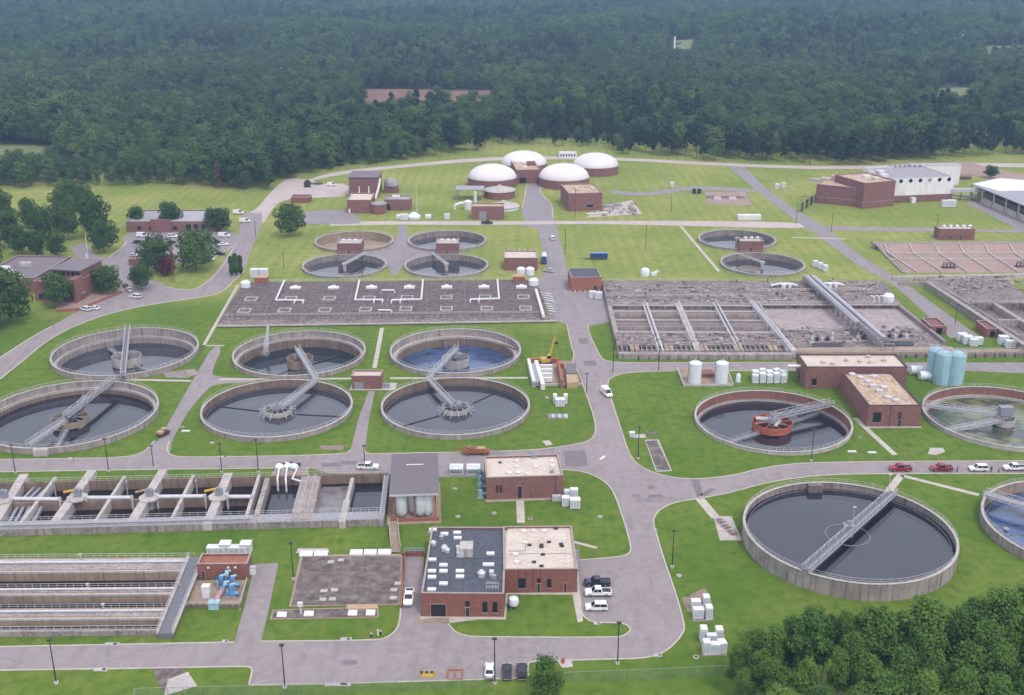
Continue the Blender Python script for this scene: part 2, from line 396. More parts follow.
def chaikin(pts, it=2):
    for _ in range(it):
        q = [pts[0]]
        for a, b in zip(pts, pts[1:]):
            q.append((a[0]*.75+b[0]*.25, a[1]*.75+b[1]*.25)); q.append((a[0]*.25+b[0]*.75, a[1]*.25+b[1]*.75))
        q.append(pts[-1]); pts = q
    return pts
def W2(pts, z=0.0): return [(p.x, p.y) for p in (G(a, b, z) for a, b in pts)]
def sheet(name, poly, z, m):
    mb = MB(); ts = tessellate_polygon([[Vector((p[0],p[1],0)) for p in poly]])
    fs = []
    for t in ts:
        (x0,y0),(x1,y1),(x2,y2) = [(poly[i][0],poly[i][1]) for i in t]
        fs.append(t if (x1-x0)*(y2-y0)-(x2-x0)*(y1-y0) > 0 else t[::-1])
    mb.add([(p[0],p[1],z) for p in poly], fs)
    return struct(name, mb, m)
def ribbon(pts, wd, z0, z1, mb=None):     # a raised strip along a plan polyline
    mb = mb or MB(); n = len(pts); L = []; Rr = []
    for i in range(n):
        a, b = Vector(pts[max(i-1,0)]), Vector(pts[min(i+1,n-1)])
        d = (b-a); d = d.normalized() if d.length > 1e-6 else Vector((1,0)); nn = Vector((-d.y, d.x))*wd/2; p = Vector(pts[i])
        L.append(p+nn); Rr.append(p-nn)
    vs = [(p.x,p.y,z1) for p in L]+[(p.x,p.y,z1) for p in Rr]+[(p.x,p.y,z0) for p in L]+[(p.x,p.y,z0) for p in Rr]
    fs = []
    for i in range(n-1):
        fs += [(i, n+i, n+i+1, i+1), (2*n+i, i, i+1, 2*n+i+1), (n+i, 3*n+i, 3*n+i+1, n+i+1)]
    fs += [(0, 2*n, 3*n, n), (n-1, 2*n-1, 4*n-1, 3*n-1)]
    return mb.add(vs, fs)
# ================================================================== SETTING: roads, kerbs, paths
def ed(pts, it=2): return W2(chaikin(pts, it))
E_ = dict(
 bn1=[(-80,648.5),(0,647),(145,644.2),(234,642.4)],
 bn2=[(261,641.6),(376,640.6),(388,637.5),(396,631),(400,622),(401,600),(404.5,554)],
 bn3=[(448,623.5),(451,628),(456,632.5),(464,635.7),(477,637.3),(615,637.7),(624,636),(629.5,632),(630.5,628.5),(626,624.5),(618,622.7),(583.5,622.7),(577.3,594),(576.8,562)],
 mw1=[(577,560.5),(622,556.8),(629,554),(631.5,548.7),(626.4,528.6),(616.4,498.4),(610,486),(598,477.3),(582,471.4),(564,469.8),(552,470)],
 r2s=[(-80,473),(0,472.2),(109,470.2),(269,468.3),(310,468.2)],
 r2n1=[(-80,460.5),(0,459.7),(76,458.7),(121,457.7),(137,455),(147,450),(154,441)],
 r2n2=[(169.5,441),(166.5,448),(168.5,454),(176,457),(205,457.4),(346,454.8),(350,450)],
 mw2=[(364,450),(367,454.4),(396,453.4),(487,451.9),(531,450.2),(557,447.6),(577,444),(588,441.5),(594.5,436),(596,428),(593,413),(584,388),(578,371),(572,361.5),(574.5,354),(571,345),(566.8,324)],
 me2=[(588.4,324.5),(588.4,332),(598.5,353.5),(603,360),(613,362),(630,363),(800,362.5)],
 r3s=[(800,371),(679,370.8),(627,372.4),(613,376.6),(608.5,380),(607.5,386),(611.4,399.6),(618,420),(624.4,440),(628.5,452),(634.5,462),(644.6,469),(659,474.6),(677,478.3),(697,479.3),(731,476.2),(768,466.6),(815,462),(1024,461),(1070,461)],
 bs3=[(528.5,676),(527.8,664),(531,661.3),(615,659.3),(641,658.7),(661,654.7),(675.4,643.6),(683,633),(684.5,628),(683.5,621.5),(676.4,595.3),(662.3,555),(656.7,534.6),(653,522.6),(654.8,515.5),(662,507.8),(677,501.8),(701,498.4),(731,492.8),(768,482),(815,475.8),(860,473.8),(1024,473.7),(1070,474)],
 bs2=[(249.5,685.6),(326,683.9),(410,681.8),(526,678)],
 bs1=[(-80,672),(0,670.4),(153,668.4),(245,666.5),(251,667.5),(252.5,671),(249,684.5)])
W_ = {k: ed(v) for k, v in E_.items()}
road = (W_['bn1']+W_['bn2']+W2([(424,554),(421,618),(430,622)])+W_['bn3']+W_['mw1']+W2([(520,474),(487,477),(437,477),(395,474),(330,473.5)])
        +W_['r2s'][::-1]+W_['r2n1']+W_['r2n2']+W_['mw2']+W_['me2']+W_['r3s']+W_['bs3'][::-1]+W_['bs2'][::-1]+W_['bs1'][::-1])
sheet('road', road, .020, 'asphalt')
for k, v in W_.items():
    mb = ribbon(v, .34, -.05, .13); struct('kerb', mb, 'kerb_concrete')
# far road net of the works
sheet('road', W2([(566.8,325),(553,319),(545,300),(536,281),(546.7,269.6),(542,246.6),(538,229),(520,225.5),(523.7,221),(522,209),(525,195),(526.6,184),(540,184),(541,195),(552.4,203.4),(553,217.8),(557,228),(567,269.6),(601,282),(608,308),(610,322),(588.4,326)]), .026, 'asphalt_grey')
sheet('service_road', ed([(330,221.3),(420,221.2),(523,221.2),(656,220.7),(790,221.8),(818,226.5),(790,228.6),(697,226),(584,223.7),(480,225.2),(400,224.4),(330,226)],1), .032, 'gravel_pale')
ne = ed([(726,165),(756.6,190.5),(795.4,220.7),(818,236),(840,252.3),(866,271),(890,281),(928.3,316.6),(950,338)],1)+ed([(980,337),(940,309),(906,283.5),(885,271),(851.4,249.4),(834,233.6),(811,218),(799.6,212),(768,190.5),(743,165)],1)
sheet('road', ne, .038, 'asphalt_grey')
sheet('road', W2([(905,362.5),(1060,362.5),(1060,375),(960,370.5),(912,371)]), .020, 'asphalt_grey')
sheet('road', W2([(798,363),(907,363),(914,371),(798,370.8)]), .015, 'asphalt')
sheet('service_road', W2([(826,226.3),(937,228.4),(1060,230.7),(1060,232.6),(937,231.6),(830,230.6)]), .044, 'asphalt')
sheet('road', ed([(966,203),(978,200),(1060,226),(1060,231),(1018,230)],1), .048, 'asphalt_grey')
sheet('service_road', ed([(1060,164),(937,162.5),(840,167),(728,163.5),(618,157.4),(540,156),(472,158),(400,165),(338,171),(312,178),(298,184),(340,174.5),(400,167.6),(472,161.5),(540,159),(618,160),(728,166.4),(840,170),(937,166),(1060,168)],1), .05, 'gravel_pale')
sheet('gravel_yard', ed([(246,214),(257,209),(268,195),(281,182),(292,178),(312,180),(320,184),(350,183.5),(352,196.5),(310,198),(282,199.5),(270,212),(264,224),(246,228)],1), .055, 'gravel_pale')
sheet('car_park', ed([(304,212),(320,210),(348,210),(362,220),(358,224.5),(300,224)],1), .058, 'asphalt_grey')
wr = ed([(243,213),(236.5,243),(207,283),(196,289.3),(184,290.5),(169,287.5),(155,279),(150,290),(116,291),(78,311),(51.8,326.2),(28.8,339),(0,358),(-50,392)],1)+ed([(-50,417),(0,379.4),(23,360.7),(49,339),(80.5,323.3),(115,311.8),(158.2,303.2),(201.3,297.5),(221.5,293),(244.5,271),(252,248),(262,224),(262,213)],1)
sheet('road', wr, .062, 'asphalt')
sheet('car_park', ed([(70,247),(86,241.5),(96,257),(109,257.5),(124,246),(124,232),(180,229),(237,230),(237,245),(207,262),(150,264),(128,262),(136,271),(156,280),(152,301),(115,300),(119,277),(105,262),(90,263),(75,256)],1), .068, 'asphalt_grey')
sheet('service_road', ed([(612,190),(640,193.4),(660,190),(690,186.5),(726,187),(757,190),(757,193),(728,190.8),(690,190),(664,194),(640,196.5),(612,194)],1), .072, 'asphalt_grey')
sheet('paved_yard', ed([(399,224.5),(407,224.5),(407.5,236),(411,245.5),(433,253.5),(433,257),(412,259),(403.5,263),(398,275),(391.5,275),(386,262),(378,259),(363,257),(363,253.5),(390,245.5),(397,236),(399,224.5)],1), .075, 'asphalt_grey')
for q in ([(236.5,243),(222,268),(207,283),(196,289.3),(184,290.5),(169,287.5)],[(244.5,271),(232,283),(221.5,293),(201.3,297.5),(158.2,303.2),(115,311.8),(80.5,323.3),(49,339),(23,360.7),(0,379.4)],[(51.8,326.2),(28.8,339),(0,358)],[(207,262),(222,253),(236,245)],[(540,184),(541,195),(552.4,203.4),(553,217.8)],[(109,257.5),(124,246),(126,241)],[(133,262),(150,264)],[(522,209),(525,195),(526.6,184)]):
    struct('kerb', ribbon(ed(q), .5, -.05, .15), 'kerb_concrete')
# drives and paths
DR = ed([(234,643),(244,608),(255,564)],0)+ed([(278.5,563),(270,604),(261,643)],0)
sheet('driveway', DR, .028, 'asphalt')
sheet('service_path', ed([(152,452),(160,438),(189.8,385),(200,368),(212.8,346.4),(223,346.4),(212,370),(214,377),(256,378.5),(256,382),(214,384),(206,391),(189,410),(172,440),(170,452)],1), .030, 'asphalt')
sheet('service_path', W2([(350,452.5),(358,420),(368.5,391),(375,391),(369,420),(364.5,452.5)]), .030, 'asphalt')
def path(a, b, wd, m='kerb_concrete', z=.05):
    p, q = G(*a), G(*b); mb = ribbon([(p.x,p.y),(q.x,q.y)], wd, -.05, z); return struct('footpath', mb, m)
for a, b, wd in (((122,379.5),(191,381),1.4),((219,379.5),(355,378.5),1.4),((390,378.3),(528,377.8),1.4),((382,328),(374.5,368),1.5),((206,345.6),(224,345.6),1.0),((238,285),(204,345),1.2),
                 ((855,418),(895,455),1.6),((901,475),(883,499),2.0),((901,475.5),(979,495),1.5),((520,500),(521,523),2.0),((570,541),(597,548),1.0),((681,226.5),(719,271.5),1.4),((793,237.5),(846,239),1.6),((700,499),(716,518),2.4)):
    path(a, b, wd)
def pad(px4, z, m, name='concrete_pad'):
    mb = MB().prism(W2(px4), -.1, z); return struct(name, mb, m)
pad([(646,441),(657,440.5),(670.5,470),(657,471)], .08, 'slab_dark'); pad([(645,440),(658.5,439.5),(672,471),(656,471.8)], .05, 'concrete_pale')
pad([(713,516.5),(731.5,516.5),(742,540.5),(720,540.5)], .08, 'concrete_pale')
pad([(542,441),(549,440.5),(553,444.5),(546,445.5)], .06, 'concrete_pale')
pad([(298,548.5),(328,548.5),(330,553),(296,553)], .05, 'concrete_pale')
pad([(163,372.5),(194,369),(199,373.5),(186,378),(166,377.5)], .08, 'concrete_stained')
pad([(320,445.5),(344,445.5),(343,450),(321,449.5)], .06, 'mulch')
pad([(690,595),(705,588),(712,602),(704,608),(690,612)], .05, 'mulch'); pad([(681,598),(694,596),(700,606),(688,612)], .04, 'mulch')
pad([(690,603),(711,602),(714,621),(693,622)], .09, 'concrete_stained'); pad([(700,634),(724,634),(727,655.5),(702,656.5)], .09, 'concrete_stained')
pad([(636,434.6),(645,434.2),(646,437.8),(634,438)], .05, 'concrete_pale'); pad([(645,431.5),(657,431.5),(657.5,434.5),(646,434.8)], .09, 'slab_dark')
pad([(930,448),(943,448),(945,452),(936,455),(928,454)], .06, 'concrete_pale')
pad([(152,668.6),(183,668.6),(196,686),(164,695)], .06, 'slab_dark'); pad([(168,680),(188,672),(197,686),(164,696)], .10, 'concrete_pale')
pad([(557,660.5),(572,660.5),(573,667),(562,668)], .07, 'concrete_pale'); pad([(446,620),(480,617.2),(480,619.2),(450,623)], .04, 'kerb_concrete')
pad([(197,601),(236,600),(240,612),(246,583),(250,552),(258,548),(256,556),(244,610),(196,612)][:4], .02, 'concrete_tan')
pad([(414,621),(431,618),(449,618),(449,622.5),(416,624)], .045, 'concrete_tan')
pad([(310,468.4),(344,468.4),(342,476.5),(308,476.5)][:4], .015, 'grass', 'lawn_patch')
pad([(275,468.5),(309,468.5),(308,476),(270,476)], .04, 'concrete_tan')
pad([(566,561.5),(577,561),(583,621.5),(577.5,622.5)], .12, 'kerb_concrete', 'footpath')
pad([(486,499.5),(563,497),(563,499.2),(486,502)], .08, 'kerb_concrete', 'footpath')
pad([(420,616.5),(504,617),(506,591.5),(578,592),(578,594.8),(508,594.4),(506,619.5),(420,619)], .03, 'kerb_concrete', 'footpath')
# worn patches in the asphalt
for q in ([(563,451),(585,450.5),(588,466),(566,466.5)],[(691,479.5),(699,479.6),(703,495),(697,497)],[(699,495.5),(710,488),(716,489.5),(706,496)],[(649,494.5),(662,494.5),(664,497.5),(648,497.8)],[(647,486),(654,486),(655,488.5),(648,489)],[(632,494),(640,494.5),(639,497),(631,496.5)],
          [(322,463.5),(340,462.5),(341,466.5),(322,467)],[(341,461.5),(357,461),(358,464),(342,465)],[(343,660.5),(357,660.5),(357,665),(343,664.5)],[(578,338),(588,338),(589,344),(580,344)],[(583,361),(596,361),(597,365.5),(585,366)]):
    sheet('asphalt_patch', W2(q), .045, 'asphalt_patch')
sheet('asphalt_patch', W2([(599,459),(604,455.5),(606,456.5),(601,460)]), .049, 'paint_white')
# drain inlets set in the kerbs
for x, y, ww in ((112,644.6,14),(101,669.9,14),(346,639.6,11),(225,641.8,6),(338,684.8,26),(658,655.6,8),(655.5,530,4),(597,623.6,7),(72,458.8,8),(223,457.2,10)):
    a, b = G(x-ww/2, y), G(x+ww/2, y)
    t = thing('drain_inlet', 'pale concrete kerb drain inlet beside '+{112:'the tanks with tan channel walls',101:'the lower left lawn',346:'the lawn below the dark stained slab',225:'the short drive mouth',338:'the bottom fence below the wide asphalt',658:'the rounded kerb corner near the lone pole',655:'the road bend west of the biggest clarifier',597:'the staff parking bay',72:'the middle left road',223:'the path junction by the middle road'}[int(x)], 'drain inlet', (a.x, a.y, 0))
    L = b.x-a.x
    part('slab', MB().box(0,-.5,-.1,L,.5,.19), 'concrete_pale', t); part('grate', MB().box(L*.6,-.3,.19,L*.85,.3,.22), 'steel_dark', t)
# far dirt
sheet('dirt_clearing', ed([(940,166),(960,160),(1000,170),(1060,182),(1060,200),(985,178)],1), .06, 'soil_pink')
# ================================================================== CLARIFIERS
HOLES = []
def truss_bridge(root, p, q, z, wd=1.8, dh=1.3, m='galvanised_pale', name='walkway', solid=False, nseg=None, deck='galvanised'):
    p, q = Vector((p[0],p[1],z)), Vector((q[0],q[1],z)); d = (q-p); L = d.length; d.normalize(); s = Vector((-d.y,d.x,0))*wd/2
    dk = part(name, MB().bar(p, q, wd, .16), deck, root)
    for k in (-1, 1):
        mb = MB(); a, b = p+s*k, q+s*k; up = Vector((0,0,dh)); dn = Vector((0,0,-.35))
        if solid:
            mb.bar(a+up*.5, b+up*.5, .08, dh)
        else:
            mb.bar(a+dn, b+dn, .16, .26); mb.bar(a+up, b+up, .10, .10); mb.bar(a+up*.5, b+up*.5, .06, .06)
            n = nseg or max(3, round(L/2.2))
            for i in range(n+1):
                c = a.lerp(b, i/n); mb.bar(c+dn, c+up, .07, .07)
                if i < n: mb.bar(c+dn if i % 2 else c+up, a.lerp(b,(i+1)/n)+(up if i % 2 else dn), .06, .06)
        o = part('side_truss' if not solid else 'parapet', mb, m, dk)
    return dk
def clarifier(label, cx, cy, R, zr, zw, water='water_dark', wall='concrete', ledge=None, lw=1.7, lower=None, group=None, rail=True, wallin=None, th=.42, name='clarifier_tank', floor=None):
    HOLES.append([(cx+(R-.2)*math.cos(2*PI*k/72), cy+(R-.2)*math.sin(2*PI*k/72)) for k in range(72)])
    t = thing(name, label, 'clarifier', (cx,cy,0), 0, group)
    wl_ = part('tank_wall', MB().ring(0,0,-.6,zr,R-th,R), wall, t, True)
    part('inner_wall', MB().lathe([(R-th-.012,zw-.6),(R-th-.012,zr-.05)], 96, cap=False), wallin or wall, t, True)
    part('coping', MB().ring(0,0,zr,zr+.14,R-th-.12,R+.10), 'concrete_pale', wl_, True)
    # panel joints proud of the outer wall
    if zr > .9:
        mb = MB(); n = int(2*PI*R/3.6)
        for k in range(n):
            a = 2*PI*k/n; c, s = math.cos(a), math.sin(a)
            mb.bar((c*(R+.012),s*(R+.012),-.1),(c*(R+.012),s*(R+.012),zr),.16,.09,(c,s,0))
        tag(part('wall_rib', mb, wall, wl_), kind='stuff')
    Rw = R-th-.005
    if ledge is not None:
        part('launder', MB().ring(0,0,ledge-.5,ledge,R-lw,R-th-.02), 'concrete_pale', t, True)
        part('launder_wall', MB().ring(0,0,zw-.6,ledge-.5,R-lw+.05,R-lw+.35), lower or 'concrete_brown', t, True)
        part('weir_lip', MB().ring(0,0,ledge,ledge+.22,R-lw,R-lw+.15), 'concrete', t, True)
        Rw = R-lw+.04
    part('water_surface' if floor is None else 'dry_floor', MB().disc(0,0,zw,Rw), water, t)
    if ledge is None and floor is None:
        part('weir_ring', MB().ring(0,0,zw-.2,zw+.10,R-1.30,R-1.22), 'concrete_stained', t, True)
    if rail:
        pts = [((R-.2)*math.cos(2*PI*k/72),(R-.2)*math.sin(2*PI*k/72),zr+.14) for k in range(72)]
        part('railing', MB().rail(pts, 1.1, 2.0, .03, True), 'rail_metal', t)
    return t
def rel(t, px, z): 
    p = G(px[0],px[1],z); return (p.x-t.location.x, p.y-t.location.y)
def drum(t, r, z0, z1, m='concrete_pale', rings=True, brack=0, top='galvanised', rail=True):
    d = part('feedwell', MB().ring(0,0,z0,z1,r-.15,r,40), m, t, True)
    part('centre_column', MB().cyl(0,0,z0-4,z1+.6,.9,20), 'concrete', t, True)
    mb = MB()
    for k in range(8):
        a = 2*PI*k/8+.2; c, s = math.cos(a), math.sin(a); mb.bar((c*.8,s*.8,z1-.2),(c*(r-.1),s*(r-.1),z1-.2),.16,.22)
    part('feedwell_spokes', mb, top, t)
    mb = MB().box(-1.1,-.8,z1+.3,1.1,.8,z1+1.2); mb.cyl(0,0,z1+1.2,z1+2.1,.45,12); mb.cyl(1.4,.2,z1,z1+1.0,.3,10)
    part('drive_unit', mb, 'louvre_grey', t)
    if rail:
        pts = [(1.9*math.cos(2*PI*k/8),1.9*math.sin(2*PI*k/8),z1+.1) for k in range(8)]
        part('centre_platform', MB().ring(0,0,z1-.02,z1+.1,1.0,2.1,24), 'grating', t); part('platform_railing', MB().rail(pts,1.1,1.5,.03,True), 'rail_metal', t)
    if brack:
        mb = MB()
        for k in range(brack):
            a = 2*PI*k/brack; c, s = math.cos(a), math.sin(a)
            mb.bar((c*(r-.6),s*(r-.6),z1+.25),(c*(r+1.5),s*(r+1.5),z0-.05),.13,.13); mb.bar((c*r,s*r,z1-.1),(c*(r+1.4),s*(r+1.4),z1-.15),.1,.1); mb.bar((c*(r+1.4),s*(r+1.4),z1-.1),(c*(r+1.4),s*(r+1.4),z0-.5),.1,.1)
        tag(part('bracket_arms', mb, 'galvanised_pale', t), kind='stuff')
    return d
def arm(t, ang, r0, r1, z, m='galvanised', w=.5, truss=False, name='scraper_arm'):
    c, s = math.cos(ang), math.sin(ang); p, q = (c*r0,s*r0), (c*r1,s*r1)
    if truss: return truss_bridge(t, p, q, z, 1.2, .9, 'galvanised', name)
    return part(name, MB().bar((p[0],p[1],z),(q[0],q[1],z),w,.3), m, t)
def ang(t, px, z):
    x, y = rel(t, px, z); return math.atan2(y, x)

# biggest, lower right
t = clarifier('largest round tank with tall grey wall and full-width bridge, above the dark trees', 79.43, 231.3, 24.4, 4.1, 2.45, 'water_dark', 'concrete', wallin='concrete_stained')
a, b = rel(t,(805,571),4.4), rel(t,(894,492),4.4); truss_bridge(t, a, b, 4.5, 1.7, 1.2, 'galvanised_pale', nseg=26, deck='grating')
part('skimmer_ring', MB().ring(0,0,2.40,2.56,5.05,5.18,64), 'galvanised', t, True); part('centre_column', MB().cyl(0,0,1.5,4.5,1.3,20), 'concrete', t, True)
part('drive_unit', MB().box(-1.3,-1.1,4.6,1.3,1.1,5.3).cyl(0,0,5.3,6.2,.5,12), 'louvre_grey', t)
for k in (0,1): arm(t, math.atan2(b[1],b[0])+.06+k*PI, 2, 23, 2.5, 'galvanised', .25, name='skimmer_arm')
q = rel(t,(815,485),4.1); part('effluent_box', MB().box(q[0]-1.8,q[1]-1.0,2.0,q[0]+1.8,q[1]+.5,4.4), 'mud', t)
q = rel(t,(888.5,493),4.1); part('lamp_post', MB().tube([(q[0]+.5,q[1]+1.5,0),(q[0]+.5,q[1]+1.5,8.5)],.07).box(q[0]+.1,q[1]+1.3,8.4,q[0]+.9,q[1]+1.7,8.6), 'galvanised_pale', t)
q = rel(t,(853,522),4.5); part('lamp_post', MB().tube([(q[0],q[1],4.5),(q[0],q[1],8.5)],.06).box(q[0]-.4,q[1]-.2,8.4,q[0]+.4,q[1]+.2,8.6), 'galvanised_pale', t)
# far left pair
t1 = clarifier('far left sunken tank with straight bridge running front to back, near the office', -134.05, 361, 24.5, 1.8, -3.6, 'water_grey', 'concrete', ledge=-1.2, lower='concrete')
truss_bridge(t1, rel(t1,(123,377),2), rel(t1,(128,327.5),2), 2.2, 1.5, deck='grating'); drum(t1, 5.0, -3.2, 0.0)
for p in ((151,370),(101,341)): arm(t1, ang(t1,p,-2.5), 4.5, 19, -2.7, truss=True)
t2 = clarifier('leftmost near tank cut by the frame edge, with long pale truss bridge', -133.2, 306.6, 25.8, 1.8, -2.0, 'water_dark', 'concrete', ledge=-.2, lower='concrete_brown')
truss_bridge(t2, rel(t2,(114,379.5),2), rel(t2,(66,417),2), 2.2, 1.5, deck='grating'); drum(t2, 5.3, -1.7, 0.3, 'concrete_tan')
truss_bridge(t2, rel(t2,(66,418),1), rel(t2,(28,445),.5), .6, 1.5, 1.0)
arm(t2, ang(t2,(58,446),-1.8), 5, 22, -1.5, truss=True); arm(t2, ang(t2,(58,446),-1.8)+PI, 5, 22, -1.5, truss=True)
q = rel(t2,(41,449),1.8); part('wall_buttress', MB().box(q[0]-2,q[1]-1.0,-.1,q[0]+2,q[1]+.4,2.0), 'concrete_pale', t2)
# middle two pairs
t3 = clarifier('low-water tank with white water jet and brown centre drum, above a full tank', -73.57, 359.9, 22.7, 1.6, -4.2, 'water_teal', 'concrete', ledge=-.6, lower='concrete_brown')
truss_bridge(t3, rel(t3,(316,379.5),1.9), rel(t3,(297,348),1.9), 1.9, 1.5, 1.2, deck='galvanised'); drum(t3, 4.5, -3.5, -.2, 'concrete_tan', top='concrete_tan')
arm(t3, ang(t3,(352,352),-4), 5, 19.5, -4.1, 'steel_dark', .5)
arm(t3, ang(t3,(352,352),-4)+PI, 5, 19.5, -4.1, 'steel_dark', .5)
t4 = clarifier('full grey tank with spiky centre ring, below the tank with the water jet', -71.6, 311.6, 22.75, 1.5, -.75, 'water_grey', 'concrete', wallin='concrete_brown')
truss_bridge(t4, rel(t4,(316,379.5),1.9), rel(t4,(280,407),1.9), 1.5, 1.2, deck='galvanised'); drum(t4, 4.2, -.6, .9, 'concrete_pale', brack=14)
for p in ((214,406),(346,417)): arm(t4, ang(t4,p,-.75), 6, 20.5, -.70, 'steel_dark', .32)
t5 = clarifier('round tank of bright blue water with pale centre drum', -19.65, 362.2, 22.75, 1.6, -4.3, 'water_blue', 'concrete', ledge=-.9, lower='concrete_brown', lw=2.3)
truss_bridge(t5, rel(t5,(428,377.5),1.9), rel(t5,(457,347),1.9), 1.5, 1.2, deck='galvanised'); drum(t5, 4.7, -3.9, -1.0, 'concrete_pale')
part('gas_mast', MB().tube([(.8,.4,0),(.8,.4,5)],.12), 'rail_metal', t5)
part('effluent_pipe', MB().tube([(16,12,-.5),(19.5,9,-.4),(20.5,6.5,-.4)],.5,8), 'steel_rust', t5, True)
t6 = clarifier('full grey tank with spiky centre ring, below the blue water tank', -17.3, 313.2, 22.75, 1.5, -.75, 'water_grey', 'concrete', wallin='concrete_brown')
truss_bridge(t6, rel(t6,(428,377.5),1.9), rel(t6,(454,405),1.9), 1.5, 1.2, deck='galvanised'); drum(t6, 4.2, -.6, .9, 'concrete_pale', brack=14)
for p in ((407,425),(500,391)): arm(t6, ang(t6,p,-.75), 6, 20.5, -.70, 'steel_dark', .32)
# right pair
t7 = clarifier('round tank with orange-red centre drum and reddish inner wall', 77.69, 303.1, 23.0, 1.0, -2.3, 'water_dark', 'concrete_pale', ledge=-1.7, lower='concrete', wallin='wall_red_coated', lw=1.2)
truss_bridge(t7, rel(t7,(832,404),1.2), rel(t7,(772,418),1.2), 1.4, 1.9, 1.4, 'galvanised_pale', deck='grating'); drum(t7, 5.9, -1.8, .4, 'primer_red', top='primer_red')
part('cover_plate', MB().bar((-4.5,2.2,.55),(1.5,1.2,.55),2.2,.12).bar((0,-3.8,.5),(2.5,1,.5),1.0,.12), 'concrete_pale', t7)
a7 = ang(t7,(728,443),-2)
for s in (0, PI): arm(t7, a7+s, 5, 20.3, -1.9, truss=True, name='rake_truss')
t9 = clarifier('round tank of green algae scum beside the brick T-shaped building', 147.9, 305.4, 23.5, 1.2, -1.9, 'water_algae', 'concrete_pale', ledge=-1.4, lower='concrete_stained', wallin='wall_red_coated')
truss_bridge(t9, rel(t9,(922,404.5),1.4), rel(t9,(1003,415),1.4), 1.5, 1.8, 1.2); truss_bridge(t9, rel(t9,(1003,417),1.4), rel(t9,(945,429),1.0), .4, 1.2, .8)
drum(t9, 3.0, -1.6, .6, 'concrete_pale'); part('control_cabin', MB().box(-2,-1.2,1.6,2,1.2,4.2), 'louvre_grey', t9)
t8 = clarifier('blue water tank cut by the right frame edge, below the parked white cars', 138.3, 236.4, 23.5, 2.5, -.4, 'water_blue', 'concrete', wallin='concrete_tan')
truss_bridge(t8, rel(t8,(984,494),2.7), (0,0), 2.9, 2.2, 1.2, 'galvanised_pale'); drum(t8, 4.2, -.3, 1.4)
# water jet
wj = thing('water_jet', 'white jet of spray rising from the low-water tank', 'water jet', (G(265,356,-4.0).x, G(265,356,-4.0).y, -4.1))
mb = MB(); rj = random.Random(4)
for k in range(2600):
    f = rj.random()**.8; h = 11.5*f; sp = .10+1.9*(1-f)**1.3*rj.random()+.25*rj.random()
    a = rj.random()*2*PI; r = (.05+.07*rj.random())*(.8+.5*f); x = 1.9*f+sp*math.cos(a)*.8; y = sp*math.sin(a)*.8
    mb.lathe([(0,h-r),(r,h),(0,h+r)],4,x,y)
tag(part('droplets', mb, 'spray', wj), kind='stuff')
# six smaller ones further back, each with a pump house between the pair
for lab, cx, cy, R, wat, dry in (('small tank at the far left, below the drained one',-74.2,473.6,18.5,'water_pale',0),('small tank in front of the second far pump house',-29.07,473.6,18.5,'water_pale',0),('small tank with dark patch, in front of the right-hand pump house',111.47,476.1,18.4,'water_pale',0),
        ('drained small tank with tan sides behind the left pump house',-75.75,517.1,18.7,'concrete_tan',1),('small tank behind the second far pump house',-31.16,518.4,18.8,'water_pale',0),('small tank behind the right-hand pump house',108.6,520.2,18.5,'water_pale',0)):
    ts = clarifier(lab, cx, cy, R, 1.2, -3.0 if dry else -1.5, wat, 'concrete_tan' if dry else 'concrete', wallin='concrete_tan' if dry else 'concrete_stained', th=.5, floor=1 if dry else None)
    part('centre_column', MB().cyl(0,0,-3,1.2,.7,16).box(-1,-.7,1.2,1,.7,2.1), 'concrete_pale', ts)
    e = {-74.2:(367,252.5),-29.07:(431,252.5),111.47:(740,255)}.get(cx)
    if e: truss_bridge(ts, rel(ts,e,1.4), (0,0), 1.5, 1.6, .6, 'galvanised_pale', solid=True)
    elif dry: part('puddle', MB().disc(7,-6,-2.97,7.5,24), 'water_black', ts)
    else: truss_bridge(ts, (0,-R+.5), (0,0), 1.5, 1.6, .6, 'galvanised_pale', solid=True)
    if cx > 100 and cy < 500: part('dark_patch', MB().disc(-5,1.5,-1.49,5.2,20), 'mud', ts)  # dark brown disc on the water, left of the centre column
# ================================================================== RECTANGULAR BASINS
def fbox(mb, fr, u0, v0, z0, u1, v1, z1):
    return mb.prism([tuple(fr.w(u,v)[:2]) for u, v in ((u0,v0),(u1,v0),(u1,v1),(u0,v1))], z0, z1)
def fpts(fr, uv, z): return [fr.w(u,v,z) for u, v in uv]
def pbox(mb, px4, z, z0): return mb.prism(W2(px4, z), z0, z)
def pbar(mb, a, b, z, w, h, dz=0.0): 
    p, q = G(a[0],a[1],z), G(b[0],b[1],z); o = Vector((0,0,-h/2+dz)); return mb.bar(p+o, q+o, w, h)

# ---- aeration basins, left middle
fa = Frame((0,536.4),(384,525.6)); zt = 1.8
vb = fa.l(200,477.5,zt)[1]; vw = fa.l(200,516,zt)[1]; ue = fa.l(386,500,zt)[0]; u0 = -45
HOLES.append([tuple(fa.w(u,v)[:2]) for u, v in ((u0+.2,.3),(ue-.2,.3),(ue-.2,vb-.2),(u0+.2,vb-.2))])
ab = thing('aeration_basin', 'long row of open concrete basins crossed by piers, beside the shed with white silos', 'basin', tuple(fa.w(60,vb/2)))
wpart('front_wall', fbox(MB(), fa, u0,0,-.6, ue,.5,zt-.02), 'concrete_stained', ab)
wpart('front_walkway', fbox(MB(), fa, u0,.1,zt-.3, ue,vw,zt), 'galvanised', ab)
wpart('walkway_wall', fbox(MB(), fa, u0,vw-.5,-4, ue,vw-.02,zt-.3), 'concrete_brown', ab)
wpart('back_wall', fbox(MB(), fa, u0,vb-.5,-4, ue,vb,zt+.02), 'concrete_brown', ab)
